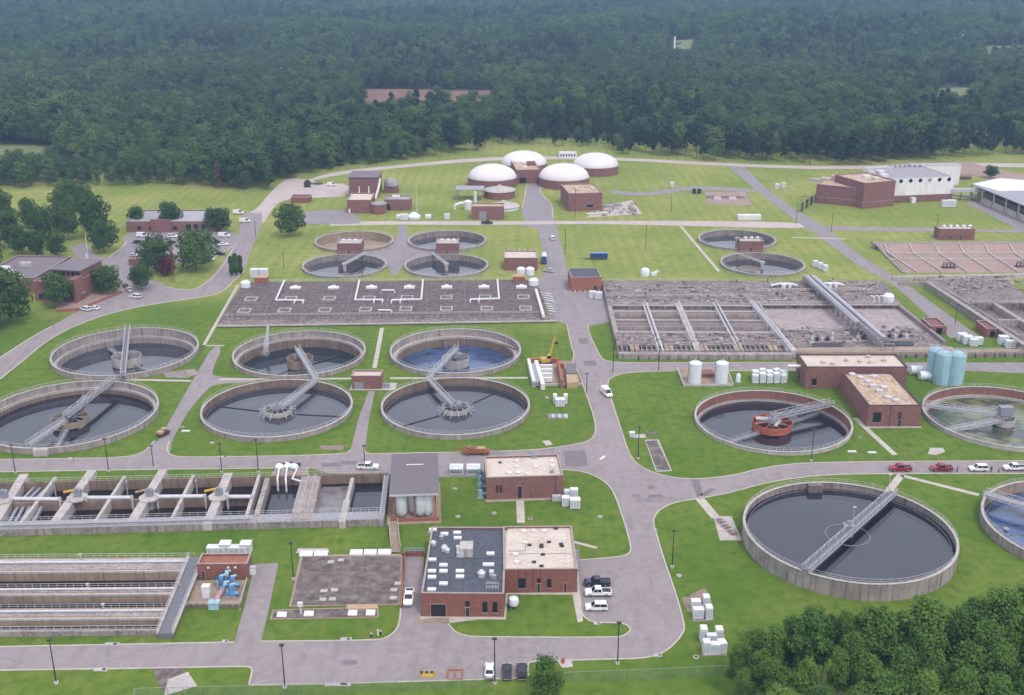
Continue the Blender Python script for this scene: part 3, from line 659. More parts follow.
wpart('end_wall', fbox(MB(), fa, ue-.5,0,-4, ue,vb,zt+.04), 'concrete_stained', ab)
vm = fa.l(110,499,zt)[1]; um = fa.l(251,498,zt)[0]
wpart('cross_wall', fbox(MB(), fa, u0,vm-.5,-4, um,vm+.3,zt-.25), 'concrete_brown', ab)
wpart('water_surface', fbox(MB(), fa, u0,vw-.3,-2, ue-.3,vb-.3,-.9), 'water_black', ab)
a = fa.l(316,500,-.9); b = fa.l(346,480,-.9); c = fa.l(310,516,-.9)
wpart('foaming_water', MB().prism(W2([(309,521),(343,518),(352,486),(322,487)],-.87), -.9, -.87), 'water_foam', ab)
wpart('water_surface', MB().prism(W2([(264,521),(304,520),(322,478),(285,480)],-.885), -.9, -.885), 'water_dark', ab)
wpart('water_surface', MB().prism(W2([(347,518),(384,517),(385,487),(356,487)],-.885), -.9, -.885), 'water_dark', ab)
i = 0
def pier(a, b, w, nm='pier', m='concrete', h=5.5):
    global i; i += 1
    mb = MB(); pbar(mb, a, b, zt, w, h, .004*i+.03); return wpart(nm, mb, m, ab)
for a, b in (((-15,478),(-60,529)),((24,474),(-4,520)),((92,470.5),(55,521)),((163,470),(130,524)),((228.5,473),(207,524))):
    pier(a, b, 2.3, 'wide_pier', 'concrete_pale')
for a, b in (((55.5,477),(20,524)),((124.5,476),(95,522)),((193.5,475),(171,520)),((259.5,474),(245,520))):
    pier(a, b, .8, 'pier', 'concrete_pale')
pier((267.5,478),(254,523), 1.3, 'pier', 'concrete'); pier((310,476),(299,520), 4.4, 'broad_platform', 'concrete'); pier((319,476.5),(310,518), 1.0, 'pier', 'concrete'); pier((352.5,478),(347,500), .9, 'pier', 'concrete_pale'); pier((347,500),(342,522), 1.6, 'pier', 'concrete_pale')
pier((386,476),(381,520), 1.2, 'pier', 'galvanised')
for k, (hx, hy) in enumerate(((4,500),(77.5,498.5),(149.5,498.5),(219,497.5))):
    p = G(hx,hy,zt); mb = MB()
    mb.lathe([(1.0,-3.5),(1.3,zt-.2),(2.7,zt+.1),(2.7,zt+.45+.004*k)],8,p.x,p.y)
    h = wpart('mixer_platform', mb, 'concrete_pale', ab)
    mb = MB().box(p.x-.8,p.y-.2,zt+.4,p.x+.8,p.y+1.2,zt+2.2); mb.cyl(p.x,p.y,zt+2.2,zt+2.9,.5,10); wpart('mixer_motor', mb, 'louvre_grey', ab)
    mb = MB().tube([(p.x-5.5,p.y+.3,zt-2),(p.x-5.5,p.y+.3,zt+4.5)],.14).box(p.x-5.8,p.y,zt+4.2,p.x-5.2,p.y+.6,zt+4.8); wpart('lamp_post', mb, 'galvanised', ab)
    mb = MB().tube([(p.x-2,p.y+2.2,zt+.5),(p.x-.5,p.y+3.4,zt+1.0),(p.x-4.2,p.y+2.0,zt+.7)],.35,8); wpart('air_valve', mb, 'machine_yellow' if k%2 else 'concrete_tan', ab, True)
for a, b in (((13,499.5),(61,500)),((87,498.5),(133,498.3)),((158,497.5),(206,497)),((228,497.5),(253,497.5))):
    p, q = G(*a,zt), G(*b,zt); wpart('channel_pipe', MB().tube([p+Vector((0,0,.2)),q+Vector((0,0,.2))],.55,10), 'galvanised_pale', ab, True)
    for e in (p, q): wpart('standpipe', MB().tube([e+Vector((0,-.8,-3)),e+Vector((0,-.8,1.2))],.28,8), 'galvanised_pale', ab, True)
for k in range(5):
    mb = MB(); pbar(mb, (20+6*k,503-1), (6+6*k,527), 0.6, .7, .8); wpart('trough', mb, 'galvanised', ab)
for k in range(4):
    mb = MB(); pbar(mb, (34+6.5*k,487), (24+6.5*k,497), 0.6, .7, .8); wpart('trough', mb, 'galvanised', ab)
for v, m_ in ((.3,'front_railing'),(vw-.25,'inner_railing'),(vb-.25,'back_railing')):
    wpart(m_, MB().rail(fpts(fa,((u0,v),(ue,v)),zt+.02),1.1,2,.035), 'rail_metal', ab)
for a, b in (((309,477),(298,519)),((316,477),(306,519)),((385,477),(380,519)),((389,477),(384,519))):
    wpart('platform_railing', MB().rail([G(*a,zt)+Vector((0,0,.05)),G(*b,zt)+Vector((0,0,.05))],1.1,2,.035), 'rail_metal', ab)
wpart('front_pipe', MB().tube(fpts(fa,((u0,1.6),(fa.l(250,520,zt)[0],1.6)),zt+.35),.35,8), 'galvanised', ab, True)
# air blowers with their white down pipes
for k, (bx, by, ex, ey) in enumerate(((280,469.5,277.6,484),(287.5,468.5,286,485),(294.5,469.5,303,484))):
    p = G(bx,by); e = G(ex,ey,1.0)
    t = thing('air_blower', ('left','middle','right')[k]+' of the three white blowers piped into the open basin', 'blower', tuple(p), 0, 'white blowers above the open basin')
    part('casing', MB().lathe([(.2,.2),(1.2,.4),(1.35,1.0),(.9,1.6),(.15,1.8)],12), 'plastic_white', t, True)
    part('motor', MB().tube([(-.2,.4,1.2),(1.6,.4,1.3)],.55,10), 'steel_dark', t, True)
    part('base', MB().box(-1.3,-1,0,1.6,1,.35), 'concrete_pale', t)
    d = Vector((e.x-p.x, e.y-p.y, 0)); pts = [(0,-.8,.9),(d.x*.3,d.y*.3,1.6),(d.x*.85 if k<2 else d.x*.3,d.y*.88,1.9),(d.x,d.y,1.6),(d.x,d.y,-1.2 if k<2 else 1.0)]
    part('down_pipe', MB().tube(pts,.27,10), 'plastic_white', t, True)
# steps down from the basins to the dark slab
p0, p1 = G(393,522,1.6), G(396,551,.2)
t = thing('stairs', 'steel stairs leading down from the basins to the dark stained slab', 'stairs', (p0.x,p0.y,0))
n = 14
for k in range(n):
    f = k/(n-1); q = Vector((p0.x,p0.y,1.6)).lerp(Vector((p1.x,p1.y,.25)), f); wpart('step', MB().box(q.x-1.0,q.y-.45,q.z-.12,q.x+1.0,q.y+.45,q.z), 'concrete_tan', t)
for s in (-1.1, 1.1): wpart('stair_railing', MB().rail([(p0.x+s,p0.y,1.6),(p1.x+s,p1.y,.3)],1.1,1.6,.04), 'rail_metal', t)

# ---- channel tanks, lower left
fb = Frame((0,636.8),(172,635.3)); zc = 1.1; R_ = lambda y, z=zc: fb.l(100,y,z)[1]
ur = fb.l(158,633.5,zc)[0]; ul = -30; vt = R_(560)
HOLES.append([tuple(fb.w(u,v)[:2]) for u, v in ((ul+.2,.3),(ur-.4,.3),(ur-.4,vt-.2),(ul+.2,vt-.2))])
ct = thing('channel_tank', 'bank of long tan walled channels with pale walkways at the lower left edge', 'basin', tuple(fb.w(ur/2,vt/2)))
rows = [R_(y) for y in (634.5,632,622,610.5,597.5,590,574.5,560)]      # wall, gap, walkway, gap, walkway, gap, walkway
v0, a1, a2, b1, b2, c1, c2, d2 = [r-rows[0] for r in rows]
wpart('front_wall', fbox(MB(), fb, ul,0,-3, ur,max(.5,a1),zc), 'concrete_stained', ct)
for (q0, q1), nm in (((a2,b1),0),((b2,c1),1),((c2,d2),2)):
    wpart('walkway', fbox(MB(), fb, ul,q0,-3, ur+.3,q1,zc), 'concrete_tan', ct)
    wpart('walkway_top', fbox(MB(), fb, ul,q0+.9,zc-.05, ur,q0+(q1-q0)*.55,zc+.12), 'concrete', ct)
    wpart('walkway_ledge', fbox(MB(), fb, ul,q0+(q1-q0)*.62,zc-.05, ur,q1-.7,zc+.07), 'concrete_pale', ct)
    wpart('coping_edge', fbox(MB(), fb, ul,q0-.06,zc-.3, ur,q0+.35,zc+.15), 'concrete_pale', ct)
    wpart('walkway_pipe', MB().tube(fpts(fb,((ul,q0+(q1-q0)*.58),(ur-1,q0+(q1-q0)*.58)),zc+.4),.28,8), 'galvanised_pale', ct, True)
    wpart('walkway_railing', MB().rail(fpts(fb,((ul,q1-.3),(ur,q1-.3)),zc+.07),1.1,1.8,.035), 'rail_metal', ct)
    for k in range(3):
        q = fb.w(ur-14-k*23-nm*6, q1-.9); wpart('valve_post', MB().cyl(q.x,q.y,zc,zc+1.3,.22,8).cyl(q.x,q.y,zc+1.3,zc+1.5,.4,8), 'concrete_pale', ct)
for q0, q1, z in ((a1,a2,-.6),(b1,b2,-.9),(c1,c2,-1.2)):
    wpart('water_surface', fbox(MB(), fb, ul,max(q0,.5)-.02,-3, ur,q1+.02,z), 'water_black', ct)
wpart('front_railing', MB().rail(fpts(fb,((ul,.3),(ur,.3)),zc),1.1,1.8,.04), 'rail_metal', ct)
wpart('front_bars', MB().rail(fpts(fb,((ul,.45),(ur,.45)),.1),1.0,1.2,.05), 'rail_metal', ct)
# grey grating walkway along the right end, a little skewed
gw = MB(); pbox(gw, [(157.5,633.3),(172,633.5),(203,557.5),(189.5,556.5)], zc+.2, -.1); wpart('end_walkway', gw, 'grating', ct)
for a, b in (((157,633.3),(189,556.5)),((172.5,633.3),(203.5,557.5))):
    p, q = G(*a,zc+.2), G(*b,zc+.2); wpart('end_kerb', MB().bar(p,q,.5,.5), 'concrete_pale', ct); wpart('end_railing', MB().rail([p+Vector((0,0,.2)),q+Vector((0,0,.2))],1.1,1.8,.035), 'rail_metal', ct)

# ---- covered tank with dark deck
cb = thing('covered_tank', 'long covered tank with dark slab roof, pale hatches and white pipes', 'tank', tuple(G(385,300)))
zd = 1.7
Q = [G(*p,zd) for p in ((221.5,316.8),(549,313.6),(536,279.8),(243.5,282.3))]
def bil(s, t): return Q[0].lerp(Q[1],s).lerp(Q[3].lerp(Q[2],s),t)
wpart('wall', MB().prism([(q.x,q.y) for q in Q], -.1, zd-.14), 'concrete_stained', cb)
nu, nv = 8, 3
for a in range(nu):
    for b in range(nv):
        e, g_ = .0011, .004
        P4 = [bil(a/nu+e,b/nv+g_), bil((a+1)/nu-e,b/nv+g_), bil((a+1)/nu-e,(b+1)/nv-g_), bil(a/nu+e,(b+1)/nv-g_)]
        wpart('roof_slab', MB().prism([(q.x,q.y) for q in P4], zd-.16, zd+RND.uniform(0,.05)), 'deck_dark', cb)
wpart('front_ledge', MB().prism(W2([(217,326.2),(557,321.0),(553,314.5),(219.5,319)],.5), -.1, .5), 'deck_weathered', cb)
wpart('ledge_kerb', MB().bar(G(217,326.2,.6),G(557,321.0,.6),.6,.5), 'concrete_pale', cb)
wpart('ledge_railing', MB().rail([G(221.5,317.2,zd)+Vector((0,.3,.05)),G(549,314.0,zd)+Vector((0,.3,.05))],1.1,2,.05), 'rail_metal', cb)
wpart('back_railing', MB().rail([G(243.5,282.3,zd)+Vector((0,0,.05)),G(536,279.8,zd)+Vector((0,0,.05))],1.1,2,.05), 'rail_metal', cb)
for x, y in [(251.3,299.5),(290.8,299),(329.5,298.8),(369,298.6),(407,298),(446.4,297.8),(485,297.6),(523.6,297.6),(244.6,311.2),(284.7,310.8),(325,310.6),(365.6,310),(405.8,309.4),(446.4,309.2),(486.7,309),(525.5,308.8)]:
    c = G(x,y,zd); mb = MB(); L, D = 2.4, 2.5
    for x0,y0,x1,y1 in ((-L,-D,L,-D+.45),(-L,D-.45,L,D),(-L,-D+.45,-L+.45,D-.45),(L-.45,-D+.45,L,D-.45)): mb.box(c.x+x0,c.y+y0,zd,c.x+x1,c.y+y1,zd+.45)
    h = wpart('hatch_frame', mb, 'concrete_pale', cb); wpart('hatch_cover', MB().box(c.x-L+.5,c.y-D+.5,zd,c.x+L-.5,c.y+D-.5,zd+.2), 'slab_dark', cb, parent=h)
for x, y in [(295.6,288.6),(333.6,288.5),(371.7,288.2),(409.4,288),(446.8,287.9),(484,287.7),(521.5,287.7)]:
    c = G(x,y,zd); wpart('vent_hood', MB().box(c.x-2.2,c.y-1.2,zd,c.x+2.2,c.y+1.2,zd+.7).add([(c.x-1.2,c.y-.8,zd+.7),(c.x+1.2,c.y-.8,zd+.7),(c.x+1.2,c.y+.8,zd+.7),(c.x-1.2,c.y+.8,zd+.7),(c.x-.7,c.y,zd+1.5),(c.x+.7,c.y,zd+1.5)],[(0,1,5,4),(1,2,5),(2,3,4,5),(3,0,4)]), 'paint_white', cb)
for pts in (((284.4,281.8),(275.8,301.2),(304,301.6)),((359.4,281.5),(355,301),(383,301)),((423,281),(421.3,300.5),(392,301.2)),((497.4,280.6),(499,299.8),(470.5,300.6))):
    P_ = [G(*p,zd)+Vector((0,0,.5)) for p in pts]; e1 = P_[-1]; e0 = P_[1].lerp(e1,.7)
    pp = wpart('odour_pipe', MB().tube(P_,.42,10), 'paint_white', cb, True)
    for e in (e1, e0): wpart('pipe_branch', MB().tube([e, e+Vector((0,-2.8,0)), e+Vector((0,-2.8,-.5))],.3,8), 'paint_white', cb, True, parent=pp)
P_ = [G(*p,zd)+Vector((0,0,.6)) for p in ((536,291.5),(538.5,300),(543.5,317.5))]; wpart('odour_duct', MB().tube(P_,.65,10), 'paint_white', cb, True)
for p in ((388,292.5),(384.5,312.6)):
    c = G(*p,zd); wpart('pipe_arch', MB().tube([c+Vector((-2.8,0,0)),c+Vector((-2.4,0,1)),c+Vector((2.4,0,1)),c+Vector((2.8,0,0))],.35,8), 'paint_white', cb, True)
mb = MB()
for k in range(9):
    c = G(541+1.3*(k%5),296+k*2.4); mb.tube([(c.x-1.6,c.y+1,.3),(c.x+2,c.y-1.2,.35)],.25,6)
pl = thing('pipe_stack', 'white pipes laid out on the ground at the right end of the covered tank', 'pipes', tuple(G(547,305)))
for k in range(9):
    c = G(545+1.2*(k%4),294+k*2.5); wpart('pipe', MB().tube([(c.x-1.8,c.y+1.2,.3),(c.x+2.4,c.y-1.4,.3)],.28,8), 'paint_white', pl, True)

# ---- open weathered basins, centre right
zo = 2.2
ft = Frame((617,358.6),(800,359.2)); V_ = lambda y, x=690: ft.l(x,y,zo)[1]
ob = thing('treatment_basin', 'weathered open basin with rows of brown cells and grey walls, right of the main road', 'basin', tuple(G(690,320)))
y0,y1,y2,y3,y4,y5 = V_(353.5), V_(351), V_(345), V_(333), V_(305.5), V_(281)
uL, uR = ft.l(617,345,zo)[0], ft.l(779,332,zo)[0]
def ub(mb, u0, v0, z0, u1, v1, z1): return fbox(mb, ft, u0, v0, z0, u1, v1, z1)
wpart('front_walkway', ub(MB(), uL,y0,-.1,uR,y1,zo-.3), 'concrete', ob)
wpart('slot_floor', ub(MB(), uL,y1,-.1,uR,y2,.5), 'mud', ob)
wpart('front_deck', ub(MB(), uL,y2,-.1,uR,y3,zo), 'deck_weathered', ob)
wpart('back_deck', ub(MB(), uL,y4,-.1,uR,y5,zo), 'deck_weathered', ob)
wpart('side_wall', ub(MB(), uL,y3,-.1,uL+1.6,y4,zo+.01), 'concrete', ob)
wpart('cell_floor', ub(MB(), uL+1.6,y3,-.1,uR,y4,.8), 'mud', ob)
ua = [ft.l(649,315,zo)[0], ft.l(683,315,zo)[0], ft.l(722,315,zo)[0]]
for u, wdt, m_ in ((ua[0],1.3,'galvanised_pale'),(ua[1],2.4,'concrete_pale'),(ua[2],1.3,'galvanised_pale'),(uR-.8,1.6,'concrete')):
    if wdt < 1.5:
        for s_ in (-.75,.75): wpart('cell_wall', ub(MB(), u+s_-.25,y1+.2,.1,u+s_+.25,y4+3,zo+.16), m_, ob)
        wpart('cell_channel', ub(MB(), u-.5,y1+.2,.1,u+.5,y4+3,zo-.6), 'mud', ob)
    else: wpart('cell_wall', ub(MB(), u-wdt/2,y1+.2,.1,u+wdt/2,y4+3,zo+.16), m_, ob)
    wpart('cell_railing', MB().rail(fpts(ft,((u,y1),(u,y4+3)),zo+.16),1.1,2.4,.05), 'rail_metal', ob)
for k, y in enumerate((313.5,326)):
    v = V_(y); wpart('cross_wall', ub(MB(), uL+1.6,v-.3,.1,uR,v+.3,zo-.25), 'concrete', ob)
    wpart('cross_railing', MB().rail(fpts(ft,((uL+1.6,v),(uR,v)),zo-.25),1.0,3,.05), 'rail_metal', ob)
for y in (309,318,322,330):
    v = V_(y); wpart('cell_pipe', MB().tube(fpts(ft,((uL+1.6,v),(uR,v)),1.35),.16,6).rail(fpts(ft,((uL+1.6,v),(uR,v)),.8),.6,3.2,.06), 'rail_metal' if y != 322 else 'concrete_tan', ob)
wpart('cell_edge', ub(MB(), uL+1.6,y4-.3,zo-.3,uR,y4+.5,zo+.12), 'concrete_pale', ob)
for v in (y5-.4, V_(297), y4, y3-1): wpart('deck_railing', MB().rail(fpts(ft,((uL,v),(uR,v)),zo),1.1,2.4,.045), 'rail_metal', ob)
rr = random.Random(5)
def clutter(root, fr, u0, u1, v0, v1, z, n, mats=('concrete_pale','galvanised','concrete','mud','slab_dark'), big=1.6):
    mbs = {m_: MB() for m_ in mats}
    for _ in range(n):
        m_ = rr.choice(mats); u, v = rr.uniform(u0,u1), rr.uniform(v0,v1); a, b, h = rr.uniform(.4,big), rr.uniform(.4,big), rr.uniform(.12,.8)
        if rr.random() < .25: p = fr.w(u,v); mbs[m_].cyl(p.x,p.y,z,z+h*1.4,.25+.3*rr.random(),8)
        elif rr.random() < .3: mbs[m_].tube([fr.w(u,v,z+.25),fr.w(min(u1,u+rr.uniform(2,7)),v,z+.25)],.15,6)
        else: fbox(mbs[m_], fr, u,v,z-.02,u+a,v+b,z+h)
    for m_, mb in mbs.items():
        if mb.f: tag(wpart('deck_fittings', mb, m_, root), kind='stuff')
clutter(ob, ft, uL+1, uR-1, y4+1, y5-1, zo, 150); clutter(ob, ft, uL+1, uR-1, y2+.3, y3-.5, zo, 80)
for k in range(34):
    u = uL+1.5+k*(uR-uL-3)/33
    if k % 7 in (2,3): wpart('gate_stand', ub(MB(), u-.7,y1+.2,.4,u+.7,y2-.2,zo+.3), 'concrete_tan', ob)
    else: wpart('slot_rib', ub(MB(), u-.12,y1,.4,u+.12,y2,zo-.1), 'concrete', ob)
c = G(645,275.5); wt = thing('white_tank', 'round white tank behind the weathered basin, on the edge of the mown field', 'tank', tuple(c)); wt.scale = (.85,.85,.9)
part('shell', MB().lathe([(2.3,0),(2.3,2.6),(2.0,3.2),(1.2,3.7),(.3,3.9)],20), 'plastic_white', wt, True); part('pump_box', MB().box(3,-1,0,6,.6,1.6).tube([(4.5,0,1.6),(6.5,0,2.4),(6.5,-2.5,2.4)],.35,8), 'plastic_white', wt)

# second bay with the big covered pipe bridge
f2 = Frame((800,359.2),(925,358.4)); V2 = lambda y, x=850: f2.l(x,y,zo)[1]
o2 = thing('sludge_basin', 'wide basin of pinkish scum crossed by a tall pipe bridge', 'basin', tuple(G(850,320)))
# outline in plan, skewed like the dividing walls
def qd(px4, z): return W2(px4, z)
wpart('scum_surface', MB().prism(qd([(756,308),(902,308),(930,331),(779,331)],.5), -.1,.5), 'scum', o2)
wpart('lower_deck', MB().prism(qd([(778,330.5),(930,330.5),(948,347),(792,347)],1.0), -.1,1.0), 'deck_weathered', o2)
wpart('upper_deck', MB().prism(qd([(737,281.5),(884,280.5),(900,304.5),(751,304.5)],zo), -.1,zo+.04), 'deck_weathered', o2)
wpart('front_walkway', MB().prism(qd([(792,347.5),(952,346.5),(956,352),(797,352.5)],zo-.3), -.1,zo-.3), 'concrete_tan', o2)
mb = MB(); pbar(mb,(751,300.5),(794,350),zo+.6,1.8,3.0); wpart('divider_wall', mb, 'galvanised_pale', o2)
mb = MB(); pbar(mb,(898,303.5),(945,341),zo,1.2,2.3); wpart('right_wall', mb, 'concrete_stained', o2)
wpart('back_lip', MB().bar(G(751,304.7,zo+.1),G(899,304.7,zo+.1),.5,.5), 'concrete_pale', o2)
for a, b in (((758,292),(812,291.5)),((828,291.3),(872,291)),((751,304.5),(899,304.5)),((780,329.5),(862,329.5)),((748,299),(792,350))):
    z = zo if a[1] < 310 or b[1] > 340 else 1.0
    wpart('deck_railing', MB().rail([G(*a,z),G(*b,z)],1.3,1.6,.07), 'rail_metal', o2)
clutter(o2, Frame((757,300),(884,299),zo), 0, 55, -4, 28, zo, 130); clutter(o2, Frame((785,346),(935,345),1.0), 1, 52, 1, 20, 1.0, 110)
for x0, x1, y in ((812,832,340.5),(858,880,339),(884,906,337.5)):
    for k in range(5): 
        c = G(x0+(x1-x0)*k/4, y, 1.0); wpart('valve_stand', MB().box(c.x-.5,c.y-.5,1,c.x+.5,c.y+.5,2.2).tube([(c.x,c.y,2.2),(c.x,c.y,3.6)],.12), 'steel_dark' if k%2 else 'galvanised_pale', o2)
wpart('gate_pit', MB().prism(qd([(812,343),(842,342.5),(843,347),(813,347.4)],1.3), 1.0,1.3), 'steel_dark', o2); wpart('gate_pit', MB().prism(qd([(884,341),(912,341),(914,345),(885,345.5)],1.3), 1.0,1.3), 'steel_dark', o2)
pb = thing('pipe_bridge', 'tall bridge carrying two silver ducts across the scum basin', 'pipe bridge', tuple(G(845,318)))
za = 5.2
for (a, b, r, n_) in (((806,276.5),(858,323),1.25,'covered_duct'),((812.5,276),(884,338),1.0,'covered_duct')):
    p, q = G(*a,za), G(*b,za); wpart(n_, MB().bar(p,q,2*r,.8), 'roof_metal_grey', pb)
    wpart('duct_ridge', MB().bar(p+Vector((0,0,.45)),q+Vector((0,0,.45)),r*.5,.2), 'galvanised_pale', pb)
p, q = G(803,279.5,zo+1), G(881,347,zo+1)
for k in range(17):
    c = p.lerp(q,k/16); wpart('trestle', MB().bar((c.x,c.y,.5),(c.x,c.y,za-.8),.5,.5,(1,0,0)).bar((c.x,c.y,za-.9),(c.x+4.5,c.y,za-.9),.4,.4).bar((c.x+4.4,c.y,.5),(c.x+4.4,c.y,za-.8),.4,.4,(1,0,0)), 'concrete_stained', pb)
wpart('side_panel', MB().bar(p+Vector((-.3,0,1.1)),q+Vector((-.3,0,1.1)),.1,1.6), 'galvanised', pb)
wpart('bridge_railing', MB().rail([p+Vector((-.5,0,2)),q+Vector((-.5,0,2))],1.1,1.6,.06), 'rail_metal', pb)
for k, (x, y) in enumerate(((783,287.5),(829,287))):
    c = G(x,y,zo); t = thing('process_pump', 'white pump and piping on the upper deck '+('left' if k==0 else 'right')+' of the pipe bridge', 'pump', (c.x,c.y,zo))
    part('pipe', MB().tube([(-5,0,.8),(-2,0,1.6),(3,0,1.6),(6,0,.8)],.5,8), 'paint_white', t, True); part('casing', MB().cyl(0,-.6,0,1.7,1.0,12).cyl(2.6,-.6,0,1.3,.7,12), 'plastic_white', t, True)
c = G(888,302,zo); t = thing('white_tank', 'white dome-topped tank with pipes at the right end of the upper deck', 'tank', (c.x,c.y,zo))
part('shell', MB().lathe([(2.1,0),(2.1,2.6),(1.5,3.3),(.3,3.6)],18), 'plastic_white', t, True)
for k in range(3): part('pipe', MB().tube([(-3-2*k,0,0),(-3-2*k,0,2.6),(-2-2*k,-1,2.6),(-2-2*k,-1,0)],.35,8), 'paint_white', t, True)
# channel along the north side of the back road
ch = thing('channel_wall', 'long pale concrete channel with dark ribs along the north side of the back road', 'channel', tuple(G(950,354)))
wpart('channel', MB().bar(G(797,353.5,1.3),G(1070,350.5,1.3),3.0,.6), 'concrete_tan', ch)
wpart('channel_wall_face', MB().bar(G(805,357,.5),G(1070,354.5,.5),.4,1.6), 'concrete_stained', ch)
for k in range(44):
    x = 640+k*9.9
    c = G(x,358.5-(x-640)*.008,.6); wpart('rib', MB().box(c.x-.22,c.y-.6,-.1,c.x+.22,c.y+.6,1.6), 'concrete_stained', ch)
wpart('channel_railing', MB().rail([G(640,352.8,1.7),G(1070,350.5,1.7)],1.1,2.2,.05), 'rail_metal', ch)

# third basin at the right edge
zr3 = 3.0
o3 = thing('treatment_basin', 'grey basin with a high outer wall at the right edge beside two small red huts', 'basin', tuple(G(1000,310)))
mb = MB(); pbar(mb,(928,280.6),(1068,371),zr3+.15,1.4,4.2); wpart('outer_wall', mb, 'concrete', o3)
mb = MB(); pbar(mb,(926.5,281.3),(1067,372),zr3+.5,.5,.4); wpart('wall_coping', mb, 'concrete_pale', o3)
wpart('deck', MB().prism(W2([(930,281),(958,276.3),(1003,276.3),(1026,296),(1062,300),(1062,303.5),(968,303.5)],zr3), -.1,zr3), 'deck_weathered', o3)
wpart('cell_floor', MB().prism(W2([(968,304),(1062,304),(1062,352),(1030,344)],.4), -.1,.4), 'mud', o3)
for a, b, w_ in (((994,302.5),(1062,345),2.0),((998,319.5),(1062,319.5),1.4),((1024,302),(1062,325),1.6),((1022,335),(1062,335),1.4)):
    mb = MB(); pbar(mb,a,b,zr3,w_,2.8,.004*w_); wpart('cell_wall', mb, 'concrete', o3)
mb = MB(); pbar(mb,(893,276.3),(1062,273.2),1.6,1.2,1.8); wpart('back_wall', mb, 'concrete_pale', o3)
mb = MB(); pbar(mb,(899,281.2),(930,281.6),1.8,.6,1.9); wpart('low_wall', mb, 'concrete', o3)
for k in range(5):
    c = G(914+k*4.2,283.2); wpart('wall_post', MB().box(c.x-.3,c.y-.3,0,c.x+.3,c.y+.3,2.2), 'concrete_stained', o3)
for k in range(16):
    c = G(931+k*7.6, 289+k*5.2, .6); wpart('buttress', MB().box(c.x-.3,c.y-.4,-.1,c.x+.3,c.y+.4,2.6), 'concrete_stained', o3)
clutter(o3, Frame((955,295),(1040,294),zr3), -3, 38, 0, 26, zr3, 90)
for a, b in (((930,281),(1062,365)),((934,281),(1003,276.8)),((972,303),(1062,303))):
    wpart('deck_railing', MB().rail([G(*a,zr3+.3),G(*b,zr3+.3)],1.1,2.2,.05), 'rail_metal', o3)

# drying beds
db = thing('drying_bed', 'pink-brown drying beds divided by pale walls, behind the right edge basin', 'sludge bed', tuple(G(960,262)))
wpart('bed_floor', MB().prism(W2([(889,253.3),(1062,253),(1062,273),(906,273)]), -.1,.12), 'soil_pink', db)
top = [G(x,244,2.6) for x in (875,1070)]; bot = [G(x,253.3,.15) for x in (884,1082)]
wpart('bank', MB().add([bot[0],bot[1],top[1],top[0]],[(0,1,2,3)]), 'soil_pink', db)
wpart('bank_top', MB().prism(W2([(874,243.9),(1062,243.6),(1062,241.5),(872,242)],2.6), -.1,2.6), 'concrete_stained', db)
for k in range(8):
    xt, xm = 884.6+25*k, 888.5+25.2*k; p, q = G(xt,244,2.7), G(xm,253.3,.35); dx = (xm+xt-1000)*.0
    wpart('bank_kerb', MB().bar(p,q,.55,.4), 'concrete_pale', db)
    e = G(xm+29+.004*(xm-888),272.2,.45); q2 = G(xm,253.3,.45); wpart('divider_wall', MB().bar((q2.x,q2.y,.35),(e.x,e.y,.35),.6,.9), 'concrete_pale', db)
for y in (253.3,259.5): wpart('divider_wall', MB().bar(G(889,y,.3),G(1070,y-.3,.3),.6,.85), 'concrete_pale', db)
wpart('edge_wall', MB().bar(G(872,242,.3),G(904,273,.3),1.4,.8), 'concrete_stained', db)
for x, y in ((948.5,267.5),(1022,266.5)):
    c = G(x,y,.2); wpart('outlet_frame', MB().box(c.x-3,c.y-1.2,.1,c.x+3,c.y+1.2,.5).rail([(c.x-2.5,c.y,.5),(c.x+2.5,c.y,.5)],1.8,1.6,.15), 'steel_dark', db)

# dark stained slab, lower centre
ss = thing('slab_cover', 'large dark stained concrete slab with white hatch covers, beside the driveway', 'slab', tuple(G(347,582)))
wpart('slab', MB().prism(W2([(303,556.5),(400.5,556),(398.3,603),(291.6,604.6)],.35), -.1,.35), 'slab_dark', ss)
wpart('slab_edge', MB().prism(W2([(300.5,554.5),(403.5,554),(401,604.5),(289,606.2)],.22), -.1,.22), 'concrete_tan', ss)
wpart('slab_strip', MB().prism(W2([(274,610.5),(377,607.5),(377.5,616),(272,618)],.30), -.1,.30), 'slab_dark', ss)
wpart('slab_strip_edge', MB().prism(W2([(272.5,609.5),(378.5,606.5),(379,617),(270,619.3)],.2), -.1,.2), 'concrete_tan', ss)
wpart('timber_cover', MB().prism(W2([(347,604.2),(377.5,603.6),(378,608.4),(346,608.8)],.5), -.1,.5), 'timber_tan', ss)
for x0,x1,y0_,y1_ in ((299,313,550.3,555.8),(313.6,328,550.3,555.5),(349.5,363,549.2,554.4),(363.5,377,549,554.2),(377.5,391.5,548.8,554),(276.5,287,611.5,616.5),(303.5,314,610.6,615.6),(347.5,357.5,609.6,615),(365.5,375.5,609.4,614.8)):
    wpart('hatch_cover', MB().prism(W2([(x0+1,y0_),(x1,y0_),(x1-.6,y1_),(x0,y1_)],.5), .1,.5), 'paint_white', ss)
for x, y in ((324,591),(334.5,590),(323,599.5),(332.5,599),(398,583.5),(394,590),(393.5,598),(331,562),(341,560)):
    c = G(x,y,.35); wpart('inspection_lid', MB().box(c.x-.75,c.y-.6,.3,c.x+.75,c.y+.6,.47), 'concrete_pale', ss)
c = G(301,615); wpart('control_post', MB().tube([(c.x,c.y,0),(c.x,c.y,3.0)],.16).box(c.x-.55,c.y-.3,2.2,c.x+.55,c.y+.3,3.1), 'paint_white', ss)
